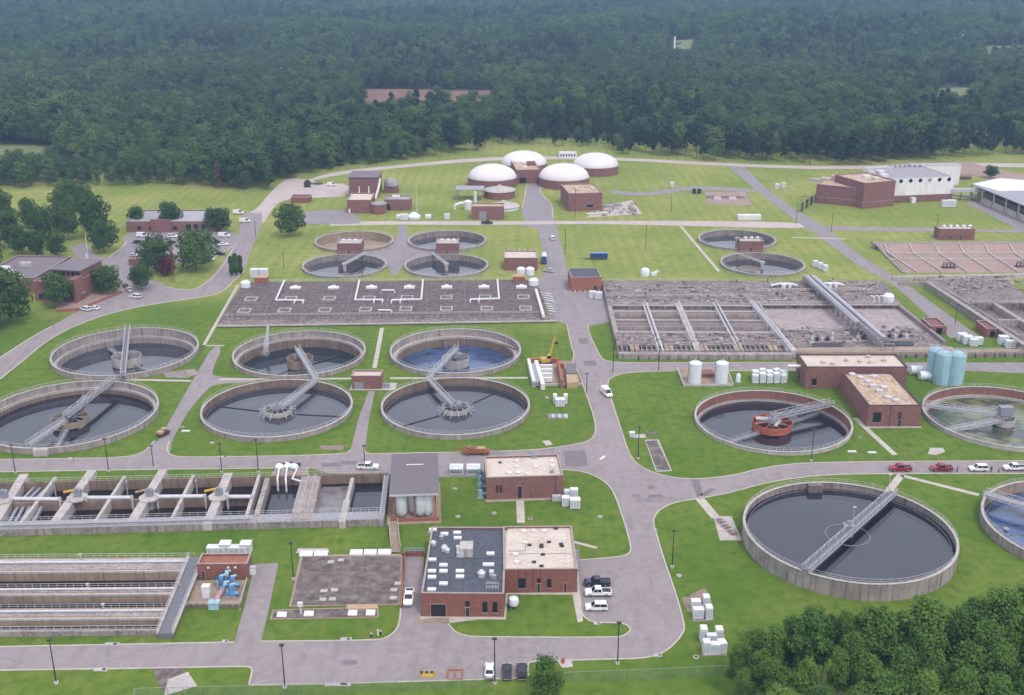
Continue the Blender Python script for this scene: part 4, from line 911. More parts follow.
# small pads with fittings in the lawns
for lab, px4, fx in (('small concrete pad of valves on the lawn west of the biggest clarifier',[(715,517),(730,517),(739,538.5),(721,538.5)],6),):
    c = G(727,528); t = thing('valve_pad', lab, 'valves', tuple(c))
    for k in range(fx):
        q = G(719+2.8*k, 521+2.8*k); wpart('valve', MB().cyl(q.x,q.y,.05,.9,.45,10).tube([(q.x-1,q.y,.6),(q.x+1,q.y,.6)],.2), 'steel_rust' if k%2 else 'galvanised', t, True)
# ------------------------------------------------------------------ the ground, with the sunken basins cut out of it
def ground():
    vs, es = [], []
    def loop(ps):
        o = len(vs); vs.extend(Vector((p[0],p[1])) for p in ps); n = len(ps); es.extend((o+k, o+(k+1)%n) for k in range(n))
    loop([(-5200,-300),(5200,-300),(5200,6500),(-5200,6500)])
    for h in HOLES: loop(h)
    r = delaunay_2d_cdt(vs, es, [], 0, 1e-4)
    def inside(p, poly):
        c = False; n = len(poly)
        for k in range(n):
            (x0,y0),(x1,y1) = poly[k][:2], poly[(k+1)%n][:2]
            if (y0 > p[1]) != (y1 > p[1]) and p[0] < (x1-x0)*(p[1]-y0)/(y1-y0)+x0: c = not c
        return c
    BB = [(min(p[0] for p in h),max(p[0] for p in h),min(p[1] for p in h),max(p[1] for p in h),h) for h in HOLES]
    fs = []
    for f in r[2]:
        c = sum((r[0][k] for k in f), Vector((0,0)))/3
        if any(a <= c[0] <= b and d <= c[1] <= e and inside(c,h) for a,b,d,e,h in BB): continue
        fs.append(tuple(f))
    mb = MB().add([(p[0],p[1],0) for p in r[0]], fs); struct('ground', mb, 'grass')
ground()
# ================================================================== BUILDINGS
class Bld:
    def __init__(s, name, label, A, B, ytop, C, wall='brick', roof='roof_tan', cat='building', par=.45, coping='stone_coping', group=None, h=None, D=None):
        s.fr = Frame(A, B); s.h = h or HT(A[0], A[1], ytop); s.L = s.fr.L
        s.D = D or s.fr.l(C[0], C[1], s.h)[1]
        s.t = thing(name, label, cat, tuple(s.fr.o), s.fr.rz, group)
        L, D, h, th = s.L, s.D, s.h, .32
        mb = MB(); q = [(0,0),(L,0),(L,D),(0,D)]; i_ = [(th,th),(L-th,th),(L-th,D-th),(th,D-th)]
        vs = [(*p,-.2) for p in q]+[(*p,h) for p in q]+[(*p,h-.02) for p in i_]+[(*p,h-par) for p in i_]; fs = []
        for k in range(4):
            j = (k+1)%4; fs += [(k,j,4+j,4+k),(4+k,4+j,8+j,8+k),(8+k,8+j,12+j,12+k)]
        mb.add(vs, fs); s.wall = part('wall', mb, wall, s.t)
        s.roof = part('roof', MB().box(th-.02,th-.02,h-par-.3,L-th+.02,D-th+.02,h-par), roof, s.t)
        c = MB(); o = .06
        for x0,y0,x1,y1 in ((-o,-o,L+o,th+o),(-o,D-th-o,L+o,D+o),(-o,th+o,th+o,D-th-o),(L-th-o,th+o,L+o,D-th-o)): c.box(x0,y0,h-.01,x1,y1,h+.09)
        part('coping', c, coping, s.wall)
    def rxy(s, px, py, z=None): return s.fr.l(px, py, s.h if z is None else z)
    def win(s, u0, u1, z0, z1, kind='window', side='F', m=None, sill=True):
        def P(u, z, o):
            return {'F':(u,-o,z),'L':(-o,s.D-u,z),'R':(s.L+o,u,z),'B':(s.L-u,s.D+o,z)}[side]
        def slab(a0, a1, b0, b1, o0, o1):
            return MB().add([P(a0,b0,o0),P(a1,b0,o0),P(a1,b1,o0),P(a0,b1,o0),P(a0,b0,o1),P(a1,b0,o1),P(a1,b1,o1),P(a0,b1,o1)],[(0,3,2,1),(4,5,6,7),(0,1,5,4),(1,2,6,5),(2,3,7,6),(3,0,4,7)])
        f = .10
        mb = MB()
        for a0,a1,b0,b1 in ((u0-f,u0,z0,z1),(u1,u1+f,z0,z1),(u0-f,u1+f,z1,z1+f),(u0-f,u1+f,z0-(f if kind=='window' else .0)-.001,z0)): 
            q = slab(a0,a1,b0,b1,-.05,.09); mb.add(q.v,q.f)
        if kind == 'window':
            o = part('window', slab(u0,u1,z0,z1,-.04,.03), m or 'glass_dark', s.wall); 
            o2 = part('window_frame', mb, 'steel_dark', s.wall)
            if sill: part('window_sill', slab(u0-.25,u1+.25,z0-.3,z0-.11,0,.16), 'stone_coping', s.wall)
        else:
            part(kind, slab(u0,u1,z0,z1,-.04,.04), m or 'steel_dark', s.wall); part('door_frame', mb, 'stone_coping', s.wall)
    def unit(s, px, py, w, d, hh, m='galvanised_pale', name='roof_vent', cyl=False):
        z = s.h-.45; u, v = s.rxy(px, py, z)
        mb = MB().lathe([(w/2,z),(w/2,z+hh*.6),(w/2+.1,z+hh*.65),(w/4,z+hh)],12,u,v) if cyl else MB().box(u-w/2,v-d/2,z-.01,u+w/2,v+d/2,z+hh)
        return part(name, mb, m, s.roof)
    def band(s, z, dz=.25, m='stone_coping', o=.035):
        mb = MB(); L, D = s.L, s.D
        mb.box(-o,-o,z,L+o,0,z+dz); mb.box(-o,D,z,L+o,D+o,z+dz); mb.box(-o,0,z,0,D,z+dz); mb.box(L,0,z,L+o,D,z+dz); part('band_course', mb, m, s.wall)

# lower centre building, dark roof half and tan roof half
b = Bld('brick_building', 'brick building with dark blue-grey roof, skylights and a black garage opening', (422,616.5), (504,617), 593.2, (428.5,527), roof='roof_dark', par=.35)
f = b.L/82.0
b.win(9*f,24*f,.1,HT(438,616.5,604),'garage_door',m='glass_dark'); b.win(44*f,47.5*f,2.6,3.7); b.win(44*f,47.5*f,.1,2.2,'door'); b.win(61*f,65*f,1.2,3.6); b.win(71*f,75*f,1.2,3.6)
for x, y in ((432.3,560.5),(443.5,566),(432,572),(443.5,572),(432,578),(460,572),(460,577.5),(443.5,584.5),(431.7,590.5),(444.5,534.8),(457.3,533.5),(457.8,538.8),(490.5,554.5),(488.5,565.5),(433,530.5)):
    w_ = 1.8 if x != 488.5 else 2.5
    o = b.unit(x, y, w_, 1.1, .45, 'paint_white', 'skylight')
b.unit(466.5,553.5,3.0,3.6,2.2,'concrete_pale','air_handler'); b.unit(460.5,555,1.6,2.6,1.2,'galvanised_pale','air_duct'); b.unit(459,549.5,1.3,1.0,.9,'galvanised_pale','air_duct')
b.unit(444.5,551,1.4,1.4,1.6,'galvanised_pale','exhaust_fan',True); b.unit(447.5,552.5,1.0,1.0,1.2,'galvanised_pale','exhaust_fan',True); b.unit(433.5,545.5,1.2,1.2,1.3,'galvanised_pale','exhaust_fan',True); b.unit(430.5,534,1.0,1.0,1.0,'galvanised','exhaust_fan',True); b.unit(441.5,539.5,1.0,1.0,1.4,'galvanised','exhaust_fan',True)
b.unit(481.5,576.5,1.6,1.6,1.6,'galvanised_pale','exhaust_fan',True); b.unit(491.5,576,1.0,1.2,1.3,'galvanised_pale','roof_vent'); b.unit(493.5,579,1.2,.8,1.0,'galvanised','roof_vent')
u, v = b.rxy(492,586); part('roof_ladder_rack', MB().rail([(u-1.2,v-.8,b.h-.35),(u+1.4,v-.8,b.h-.35)],.8,.6,.05).rail([(u-1.2,v+.8,b.h-.35),(u+1.4,v+.8,b.h-.35)],.8,.6,.05), 'galvanised_pale', b.roof)
u, v = b.rxy(498,557); part('roof_seam', MB().box(.4,v-.05,b.h-.345,b.L-.4,v+.05,b.h-.32), 'steel_dark', b.roof)
b2 = Bld('brick_building', 'brick building with pale tan roof and three openings, joined to the dark-roofed one', (503.6,593), (577,592.4), 569.5, (501,526.5), par=.35)
b2.t.location.z = -.004
f = b2.L/73
b2.win(15*f,21*f,1.3,3.6); b2.win(33.5*f,36*f,.1,2.3,'door'); b2.win(33.5*f,36*f,2.6,3.5); b2.win(43.5*f,47*f,1.4,3.4); b2.win(60*f,62.5*f,.1,2.4,'door',m='car_maroon')
for x, y, w_ in ((524,531.5,1.2),(544,531.5,1.2),(525,543,1.0),(515.5,554.5,1.2),(516.5,562.5,1.2),(533.5,531,.8)):
    b2.unit(x,y,w_,w_,.5,'paint_white','roof_vent',True)
for x, y in ((505.5,530.5),(529.5,546),(541.5,546),(549,543),(541.5,548),(543,555.5),(534,563),(541.5,567),(561,545),(556,529.5),(562,547)):
    b2.unit(x,y,.9,.5,.5,'steel_dark','roof_drain')
u, v = b2.rxy(508,550); part('roof_pipe', MB().tube([(u,v,b2.h-.2),(u+4,v,b2.h-.2),(u+4,v+5,b2.h-.2)],.07).tube([(1,v-1.2,b2.h-.25),(b2.L-1,v-1.2,b2.h-.25)],.06), 'galvanised', b2.roof)
for k in range(4): part('wall_conduit', MB().tube([(b2.L*(.2+.1*k),-.06,b2.h-.05),(b2.L*(.2+.1*k),-.06,1.5)],.04), 'steel_dark', b2.wall)
part('side_stair', MB().box(b2.L+.1,b2.D*.45,-.05,b2.L+1.4,b2.D*.95,.3).rail([(b2.L+1.4,b2.D*.45,.3),(b2.L+1.4,b2.D*.95,.3)],1.1,1.6,.04), 'galvanised', b2.t)
t = thing('propane_tank', 'round white vessel on legs on the lawn in front of the tan-roofed brick building', 'tank', tuple(G(513.5,608)))
part('shell', MB().lathe([(.2,.6),(1.0,.9),(1.25,1.7),(1.0,2.5),(.2,2.8)],16), 'plastic_white', t, True)
for k in range(4): part('leg', MB().bar((.8*math.cos(k*PI/2+.8),.8*math.sin(k*PI/2+.8),0),(.7*math.cos(k*PI/2+.8),.7*math.sin(k*PI/2+.8),1.2),.14,.14,(1,0,0)), 'galvanised', t)

b = Bld('brick_building', 'red brick building with tan roof between the middle road and the lawn', (486.5,500), (563,497.5), 477.8, (487.5,456.5), wall='brick_old')
f = b.L/76
b.win(31*f,35*f,.1,3.6,'door',m='glass_dark'); b.win(10*f,11.5*f,2.2,4.0,m='car_maroon',sill=False); b.win(13.5*f,15*f,2.2,4.0,m='car_maroon',sill=False)
for x, y, w_ in ((516.5,461.5,1.0),(517,467,1.0),(535.5,467,1.0),(551.5,461.5,1.1),(552.5,466.5,1.1),(509,473,1.3),(518,473,1.3),(527,474.5,1.0)): b.unit(x,y,w_,w_,.5,'paint_white','roof_vent',True)
b.unit(534,457.8,1.6,.8,1.0,'louvre_grey','air_handler'); b.unit(552,472.5,1,1,.8,'galvanised','roof_vent'); b.unit(500,463,.8,.4,.4,'steel_dark','roof_drain')
part('plinth', MB().box(-.5,-.7,-.1,b.L+.5,0,.16), 'concrete_tan', b.t); part('side_duct', MB().tube([(b.L+.3,b.D*.75,4.2),(b.L+.3,b.D*.75,1.0),(b.L+1.2,b.D*.75,.5)],.22,8), 'galvanised_pale', b.t)
part('wall_condenser', MB().box(b.L*.85,-2.0,0,b.L*.85+2.2,-.8,1.4), 'galvanised_pale', b.t)
part('downpipe', MB().tube([(b.L*.58,-.08,0),(b.L*.58,-.08,2.4)],.06), 'steel_dark', b.wall); part('downpipe', MB().tube([(b.L*.9,-.08,0),(b.L*.9,-.08,b.h-.4)],.06), 'steel_dark', b.wall)
b.band(b.h-.75,.3,'brick_old')

# silo shed
f_ = Frame((393,521),(437,519.5)); 
t = thing('silo_shed', 'open shed with mauve metal roof covering white silos', 'shed', tuple(f_.o), f_.rz)
hh = HT(393,521,494.5); hb = hh+1.0; D = f_.l(395,456,hb)[1]; L = f_.L
for u in (.3, L*.5, L-.3):
    for v in (.4, D*.5, D-.4): part('post', MB().box(u-.17,v-.17,0,u+.17,v+.17,hh-.02+ (hb-hh)*v/D), 'brick_orange', t)
part('roof_panel', MB().add([(-.6,-.8,hh),(L+.6,-.8,hh),(L+.6,D+.6,hb),(-.6,D+.6,hb),(-.6,-.8,hh+.28),(L+.6,-.8,hh+.28),(L+.6,D+.6,hb+.28),(-.6,D+.6,hb+.28)],[(0,3,2,1),(4,5,6,7),(0,1,5,4),(1,2,6,5),(2,3,7,6),(3,0,4,7)]), 'roof_purple', t)
for k in range(17): part('roof_seam', MB().bar((-.6+k*(L+1.2)/16,-.8,hh+.31),(-.6+k*(L+1.2)/16,D+.6,hb+.31),.07,.09), 'roof_purple', t)
part('ridge_light', MB().bar((L*.3,D*.72,hh+.34+.72),(L*.7,D*.72,hh+.34+.72),.3,.12), 'plastic_white', t); part('fascia', MB().box(-.62,-.9,hh-.15,L+.62,-.8,hh+.3), 'galvanised_pale', t)
part('floor_slab', MB().box(-1.5,-2.0,-.1,L+1,D,.18), 'concrete_tan', t); part('back_wall', MB().box(.3,D-.35,.1,L-.3,D-.1,hb-.1), 'concrete_stained', t)
part('kerb_wall', MB().box(-.6,-.9,.1,L+.6,-.6,1.1), 'brick_orange', t)
for k, (u, r) in enumerate(((L*.2,1.45),(L*.46,1.35),(L*.62,1.45),(L*.79,1.35))):
    p = f_.w(u, 1.6 if k != 1 else 3.4); s_ = thing('silo', ('first','second','third','fourth')[k]+' white silo from the left inside the mauve-roofed shed', 'silo', (p.x,p.y,.18), 0, 'white silos in the shed')
    part('shell', MB().lathe([(r*.4,.3),(r,1.5),(r,hh-1.4),(r*.5,hh-.6),(.2,hh-.5)],18), 'plastic_white', s_, True)
    for q in range(4): part('leg', MB().bar((r*.85*math.cos(q*PI/2+.7),r*.85*math.sin(q*PI/2+.7),0),(r*.85*math.cos(q*PI/2+.7),r*.85*math.sin(q*PI/2+.7),1.8),.16,.16,(1,0,0)), 'galvanised', s_)

# pump house lower left, with blue pump yard
b = Bld('pump_house', 'low red pump house behind the blue pump yard, lower left', (198.5,579.5), (248.5,579), 564.2, (204,553.6), roof='brick_orange', wall='brick')
b.win(b.L*.08,b.L*.13,.1,2.2,'door'); 
for fx in (.2,.6,.74): part('wall_light', MB().box(b.L*fx,-.35,b.h-1.0,b.L*fx+.5,0,b.h-.7), 'paint_white', b.wall)
yd = thing('pump_yard', 'walled concrete yard holding the blue pumps in front of the low red pump house', 'yard', tuple(G(222,592)))
wpart('floor', MB().prism(W2([(196,580.5),(246,580),(239,606),(187,606)],.15), -.1,.15), 'concrete_tan', yd)
wpart('yard_wall', MB().bar(G(187,606,.5),G(240,606,.5),.35,1.2).bar(G(240,606,.5),G(247,581,.5),.35,1.2), 'concrete_brown', yd)
wpart('yard_railing', MB().rail([G(187,606,1.1),G(240,606,1.1),G(247,581,1.1)],1.0,1.5,.04), 'rail_metal', yd)
for k, (x, y) in enumerate(((222,588),(227.5,583.5),(233,588.5),(226,594.5),(232,597))):
    p = G(x,y); t = thing('blue_pump', 'blue process pump standing '+('at the left of the yard','nearest the pump house wall','at the right of the yard','in the middle of the yard','nearest the front yard wall')[k], 'pump', (p.x,p.y,.15), 0, 'blue pumps in the yard')
    part('volute', MB().cyl(0,0,.3,1.3,.75,14).tube([(0,0,.8),(1.6,0,.8)],.45,10), 'paint_blue', t, True); part('motor', MB().cyl(0,0,1.35,2.5,.5,12).cyl(0,0,2.5,2.8,.3,10), ('paint_blue','paint_cyan')[k%2], t, True)
    part('riser', MB().tube([(-.9,.2,0),(-.9,.2,2.0),(-.4,1.0,2.3),(.6,1.4,2.3)],.32,8), 'paint_cyan', t, True); part('valve', MB().lathe([(.1,2.3),(.55,2.35),(.55,2.5),(.1,2.55)],12,-.9,.2), 'paint_navy', t)
    part('base', MB().box(-1.1,-.9,0,1.1,.9,.3), 'concrete', t)
p = G(214.5,608); t = thing('blue_valve_box', 'light blue box at the end of the pink pipe, outside the yard wall', 'valve box', (p.x,p.y,0))
part('box', MB().box(-1.1,-.8,0,1.1,.8,1.5).box(-1.2,-.9,1.5,1.2,.9,1.65), 'paint_cyan', t); part('pink_pipe', MB().tube([(.2,.6,1.2),(.5,3.0,1.6),(1.0,7.5,1.3)],.55,10), 'pipe_pink', t, True)
p = G(207,597); t = thing('water_heater', 'upright white cabinet beside the pink pipe in the pump yard', 'cabinet', (p.x,p.y,.15)); part('body', MB().box(-.8,-.7,0,.8,.7,2.6), 'plastic_white', t); part('lid', MB().box(-.88,-.78,2.6,.88,.78,2.8), 'paint_white', t)
p = G(252.5,574); t = thing('electrical_cabinet', 'small white cabinet beside the head of the short drive', 'cabinet', (p.x,p.y,0)); part('body', MB().box(-.7,-.5,0,.7,.5,1.8), 'plastic_white', t); part('lid', MB().box(-.78,-.58,1.8,.78,.58,1.95), 'galvanised_pale', t)

# small brick hut between the tank pairs
b = Bld('brick_hut', 'small brick hut with pale roof between the spiky-ring tanks', (352,389.3), (381.5,389.3), 376, (354,370), wall='brick_old', roof='roof_tan')
b.win(b.L*.1,b.L*.38,.1,2.4,'door',m='louvre_grey'); part('pad', MB().box(-.8,-.8,-.1,b.L+4.5,b.D,.12), 'concrete_pale', b.t); part('wall_cabinet', MB().box(b.L+.6,.8,0,b.L+2.4,2.0,1.5), 'louvre_grey', b.t)
# T-shaped brick building
b = Bld('brick_building', 'tall rear wing of the brick T building with a white pipe at its side', (804.5,388.5), (905,388.5), 367, (807,354), wall='brick_old', coping='steel_dark')
b.win(b.D*.3,b.D*.5,.1,3.4,'door','L'); b.win(2.2,3.6,1.2,3.4)
part('white_pipe', MB().tube([(-5,b.D*.55,0),(-5,b.D*.55,4.2),(-4.2,b.D*.55,5.2),(-.1,b.D*.55,5.2)],.55,10), 'paint_white', b.t, True)
for x, y in ((823,363),(833,364.5),(846,361),(860,362),(870,363),(868,357.5),(884,361)): b.unit(x,y,1.5,1.5,.9,'concrete_pale','roof_vent',True)
c = Bld('brick_building', 'front wing of the brick T building with rusty roof and dark window', (866.5,427), (919,426.8), 405.5, (839,372.5), wall='brick_old', roof='roof_brown', coping='steel_dark')
f = c.L/52.5
c.win(5.5*f,13*f,1.6,4.6); c.win(30.5*f,34*f,.1,2.3,'door'); c.win(30.5*f,33*f,2.6,4.6,m='car_maroon',sill=False)
part('plinth', MB().box(-.5,-.8,-.1,c.L+.5,0,.14), 'concrete_pale', c.t); part('downpipe', MB().tube([(c.L*.42,-.07,0),(c.L*.42,-.07,c.h)],.07), 'steel_dark', c.wall)
for x, y in ((852,375),(860,378),(868,382),(873,387),(879,392),(884,388),(888,398),(874,377),(896,401)): c.unit(x,y,2.0,1.5,.8,'galvanised_pale','roof_vent',(int(x)%2==0))
# control house by the main road crossing
b = Bld('brick_hut', 'orange brick hut with dark flat roof and white bollards beside the main road', (571,291.5), (601,291), 277.5, (573,268.5), wall='brick_orange', roof='roof_dark', par=.2)
b.win(b.L*.75,b.L*.86,.1,2.4,'door')
for k in range(9): part('bollard', MB().cyl(-2.5+k*2.0,-2.0,-.05,1.1,.16,8), 'plastic_white', b.t)
b = Bld('brick_hut', 'wide brick hut with tan roof beside the parked tanker', (504,270.5), (537.5,270.5), 258, (506,250.5), wall='brick_old', roof='roof_tan')
b.win(b.L*.4,b.L*.45,.1,2.2,'door')
for k in range(5): part('roof_post', MB().cyl(2+k*b.L/6,b.D-1,b.h,b.h+1.2,.15,6), 'galvanised_pale', b.roof)
for n_, A, B, yt, C in (('left',(337.5,255.5),(361.5,255.5),243.5,(339,238)),('middle',(436,255.5),(458.5,255.5),243.5,(437,238)),('right',(739.5,252.5),(763,252.5),241.3,(736,237.5))):
    b = Bld('pump_house', 'small brick pump house between the '+n_+' pair of far tanks', A, B, yt, C, wall='brick_old', roof='concrete_pale')
    for k in range(3): b.unit(A[0]+6+6*k, yt-3, 1.6, 1.2, .8, 'paint_white', 'roof_vent', True)
    b.win(b.L*.42,b.L*.55,.1,2.3,'door')
for n_, A, B, yt, C in (('left',(929.5,334.5),(946,334.5),326.2,(927,318)),('right',(985,337.2),(997.5,337.2),328.6,(974,320.5))):
    b = Bld('brick_hut', n_+' of the two small red huts by the lane between the basins', A, B, yt, C, wall='brick', roof='brick_old')
    b.win(b.L*.35,b.L*.75,.1,2.6,'door',m='glass_dark')
# behind
b = Bld('brick_building', 'low brick building with a row of roof vents beside the drying beds', (938.5,240), (974,240), 229, (941,225.5), wall='brick_old', roof='roof_tan')
for k in range(5): b.unit(944+6.5*k,227.2,1.8,1.4,1.2,'paint_white','roof_vent',True)
b.win(b.L*.3,b.L*.35,.1,2.6,'door'); b.win(b.L*.6,b.L*.65,.1,2.6,'door')
for k in range(12): part('roof_fence_post', MB().box(b.L*k/12+.3,.05,b.h,b.L*k/12+.5,.25,b.h+.8), 'concrete_pale', b.roof)
# digester group
def dome(label, px, py, xl, xr, wall_h=5.0, yt=None):
    c = G(px,py); sc = (G(xr,py)-G(xl,py)).length/2; t = thing('digester', label, 'digester', (c.x,c.y+sc,0))
    part('tank_wall', MB().ring(0,0,-.2,wall_h,sc-.5,sc,64), 'brick_old', t, True)
    part('wall_coping', MB().ring(0,0,wall_h,wall_h+.35,sc-.6,sc+.12,64), 'concrete_pale', t, True)
    H_ = sc*.50; prof = [(max(.3,(sc-.3)*math.cos(k*PI/2/14)), wall_h+.1+H_*math.sin(k*PI/2/14)) for k in range(15)]
    part('dome_roof', MB().lathe(prof,64), 'dome_white', t, True); part('vent_stack', MB().cyl(0,0,wall_h+H_-.1,wall_h+H_+1.4,.35,10), 'galvanised_pale', t, True)
    return t
dome('white-domed digester tank at the left front of the four', 492, 190.0, 466.8, 516.8); dome('white-domed digester tank at the left rear, partly hidden', 524, 175.0, 501, 548)
dome('white-domed digester tank at the right front of the four', 565, 190.0, 539, 590.5); dome('white-domed digester tank at the right rear, farthest of the four', 597, 177.0, 571, 617.5)
b = Bld('brick_building', 'low brick control building in the middle of the four white domes', (516.5,183.5), (540,183), 170, (520,160), wall='brick_old', roof='roof_brown')
b.win(b.L*.12,b.L*.42,.1,3.6,'garage_door',m='glass_dark'); b.unit(531,165,5,4,2.2,'brick_old','penthouse'); b.unit(525,168,2,2,1.2,'paint_white','roof_vent')
b = Bld('site_trailer', 'long white trailer parked behind the right-hand domes', (559,158), (577,158), 153, (560,151), wall='wall_white', roof='paint_white'); 
for k in range(6): b.win(b.L*(.08+.15*k),b.L*(.14+.15*k),1.2,2.4,sill=False)
b = Bld('brick_building', 'square brick building with striped roof, right of the approach to the domes', (568.5,211.5), (602,210.5), 193.5, (567,184), wall='brick_old', roof='roof_brown')
b.unit(577,189,1.6,9,.5,'concrete_pale','roof_slab'); b.unit(592,188.5,1.6,9,.5,'concrete_pale','roof_slab'); b.win(b.L*.55,b.L*.72,2,3.4)
b = Bld('brick_building', 'low brick building with garage opening in front of two conical tanks', (471.5,219.5), (504,219.5), 206.5, (473,203), wall='brick_old', roof='roof_brown'); b.win(b.L*.25,b.L*.45,.1,4.2,'garage_door',m='louvre_grey')
for lab, x, y, r, wh, m_ in (('conical white tank roof behind the low garage building',503.5,209.5,8.5,1.4,'plastic_white'),('brick tank with pale conical roof left of the domes approach',499.5,198,8.8,4.0,'brick_old')):
    p = G(x,y); t = thing('thickener_tank', lab, 'tank', (p.x,p.y+3,0)); part('tank_wall', MB().cyl(0,0,-.1,wh,r,36), m_, t, True); part('cone_roof', MB().lathe([(r+.3,wh),(r+.3,wh+.3),(1.2,wh+2.4),(.8,wh+3.0),(.1,wh+3.2)],36), 'concrete_pale', t, True)
p = G(470,199); t = thing('canopy', 'grey flat canopy on posts beside the white scrubber ducts', 'canopy', (p.x,p.y,0)); part('roof_panel', MB().box(-8,-5,6,8,6,6.4), 'roof_metal_grey', t)
for x in (-7,7):
    for y in (-4,5): part('post', MB().box(x-.2,y-.2,0,x+.2,y+.2,6), 'galvanised', t)
p = G(468,209); t = thing('scrubber', 'white odour scrubber with tall stack and ducts below the grey canopy', 'scrubber', (p.x,p.y,0))
part('vessel', MB().cyl(0,0,0,4.2,2.2,18).cyl(0,0,4.2,5.0,2.2,18,.8), 'paint_white', t, True); part('stack', MB().tube([(4,0,0),(4,0,9.5)],.75,12), 'paint_white', t, True); part('duct', MB().tube([(-7,-1,2.2),(-4,-1,3.4),(-2,0,3.2)],.8,10).tube([(-7,-1,0),(-7,-1,2.2)],.8,10).tube([(4.5,0,2),(9,-1.5,2),(14,-2,2.2)],.8,10), 'paint_white', t, True)
# press house complex, upper left
b = Bld('brick_building', 'two-storey brick building with grey hipped roof and white external pipes', (349.5,197), (378.5,197), 177.5, (351,171), wall='brick_old', roof='roof_purple', par=.2)
mb = MB(); L, D, h = b.L, b.D, b.h; mb.add([(-.5,-.5,h+.1),(L+.5,-.5,h+.1),(L+.5,D+.5,h+.1),(-.5,D+.5,h+.1),(L*.35,D*.5,h+1.8),(L*.65,D*.5,h+1.8)],[(0,1,5,4),(1,2,5),(2,3,4,5),(3,0,4)]); part('hipped_roof', mb, 'roof_purple', b.t)
for k in (1,2): part('pilaster', MB().box(L*k/3-.3,-.15,0,L*k/3+.3,0,h), 'brick_old', b.wall)
part('white_pipe', MB().tube([(L+1,2,h-1),(L+.6,0,h*.6),(L-.6,-2,h*.2),(L-1.5,-4,0)],.7,10), 'paint_white', b.t, True)
for k in (.35,.68): part('white_pipe', MB().tube([(L*k,-.6,h*.55),(L*k,-.6,h*.3),(L*k-.4,-3,.5)],.4,8), 'paint_white', b.t, True)
b = Bld('brick_building', 'brick building with pale flat roof in front of the hipped-roof building', (347.5,213.3), (371.5,213.3), 200, (350,193), wall='brick_old', roof='roof_tan'); b.win(.6,1.6,.1,2.4,'door',m='paint_white')
for k in range(4): b.unit(352+5*k,195.8,1.2,1.0,.6,'paint_white','roof_vent')
b = Bld('brick_building', 'low brick wing with round archway, right of the pale-roofed building', (384.5,210.5), (410.5,210.5), 199.5, (386,195.5), wall='brick_old', roof='roof_grey'); b.win(b.L*.1,b.L*.24,.1,3.4,'door',m='glass_dark'); b.unit(396,197,4,2,1.0,'paint_white','air_handler')
p = G(378,214.5); t = thing('brick_tank', 'round brick tank with dark cover between the pale roof and the archway', 'tank', (p.x,p.y+4,0)); part('tank_wall', MB().cyl(0,0,-.1,5,4.2,24), 'brick_old', t, True); part('cover', MB().cyl(0,0,5,5.4,4.4,24), 'roof_grey', t, True)
p = G(391.5,192); t = thing('cylinder_roof_house', 'dark barrel-roofed brick house beside the white ducts', 'building', (p.x,p.y,0)); part('wall', MB().box(-4,-3,0,4,4,4), 'brick_old', t); part('barrel_roof', MB().lathe([(4.2,4),(4.0,6),(2.8,7.6),(.3,8.2)],20,0,.5), 'roof_grey', t, True)
b = Bld('brick_hut', 'long low red shed beside the pale gravel yard', (291,203), (309.5,203), 197.5, (293,194.5), wall='brick', roof='brick_old')
# white wash tanks / cabinets with stack
p = G(414,218); t = thing('chlorine_unit', 'white conical unit with tall mast on the lawn right of the archway building', 'equipment', (p.x,p.y,0)); part('cone', MB().cyl(0,0,0,1.2,3.6,16).cyl(0,0,1.2,3.2,3.6,16,.6), 'plastic_white', t, True); part('mast', MB().tube([(1.5,2,0),(1.5,2,17)],.2), 'rail_metal', t); part('side_box', MB().box(-9,-2,0,-5.5,2,1.6), 'plastic_white', t); part('side_box', MB().box(6,-1,0,9,2,1.6), 'plastic_white', t)
# solids building and white process hall, upper right
b = Bld('brick_building', 'long brown-roofed brick building left of the white process hall', (862,209), (893,206), 183.2, (860,172.5), wall='brick_old', roof='roof_brown'); b.band(3.4)
for k, (x, y) in enumerate(((866,178),(876,180),(884,177),(871,174),(880,173))): b.unit(x,y,4,3,1.6,'roof_tan' if k%2 else 'paint_white','roof_vent')
c = Bld('brick_building', 'left wing of the brown-roofed brick building with loading doors', (815,202.5), (863,207.7), 184, (803,176.5), wall='brick_old', roof='roof_brown'); c.band(3.4)
for k in range(5): c.win(5+9*k,10+9*k,.1,5,'garage_door','L',m='glass_dark')
for k, (x, y) in enumerate(((815,181),(826,180),(840,180),(850,182),(836,178))): c.unit(x,y,5,3,1.4,'roof_tan' if k%2 else 'concrete_pale','roof_vent')
b = Bld('process_hall', 'white process hall with a row of dark round vents above a brick base', (891,203), (951.5,200.5), 179, (888,166.5), wall='wall_white', roof='roof_grey', coping='paint_white')
part('brick_base', MB().box(-.06,-.06,-.1,b.L+.06,.0,HT(920,202,195)), 'brick_old', b.wall)
for k, x in enumerate((894.5,905,915.5,926,936.5,947)):
    u = b.fr.l(x,201)[0]; z = HT(x,201.5,180); part('round_vent', MB().add([(u+1.1*math.cos(a*PI/8),-.12,z+1.1*math.sin(a*PI/8)) for a in range(16)],[tuple(range(16))]), 'glass_dark' if k != 3 else 'louvre_grey', b.wall)
b.win(b.L*.2,b.L*.27,.1,3.6,'garage_door',m='glass_dark'); b.win(b.L*.05,b.L*.13,.1,4,'door',m='louvre_grey')
for k in range(7): b.unit(890+5*k, 167+.0*k, 1.6,1.6,1.6,'louvre_grey','roof_vent',True)
part('white_box', MB().box(b.L*.29,-3,0,b.L*.36,-.4,3.0), 'paint_white', b.t)
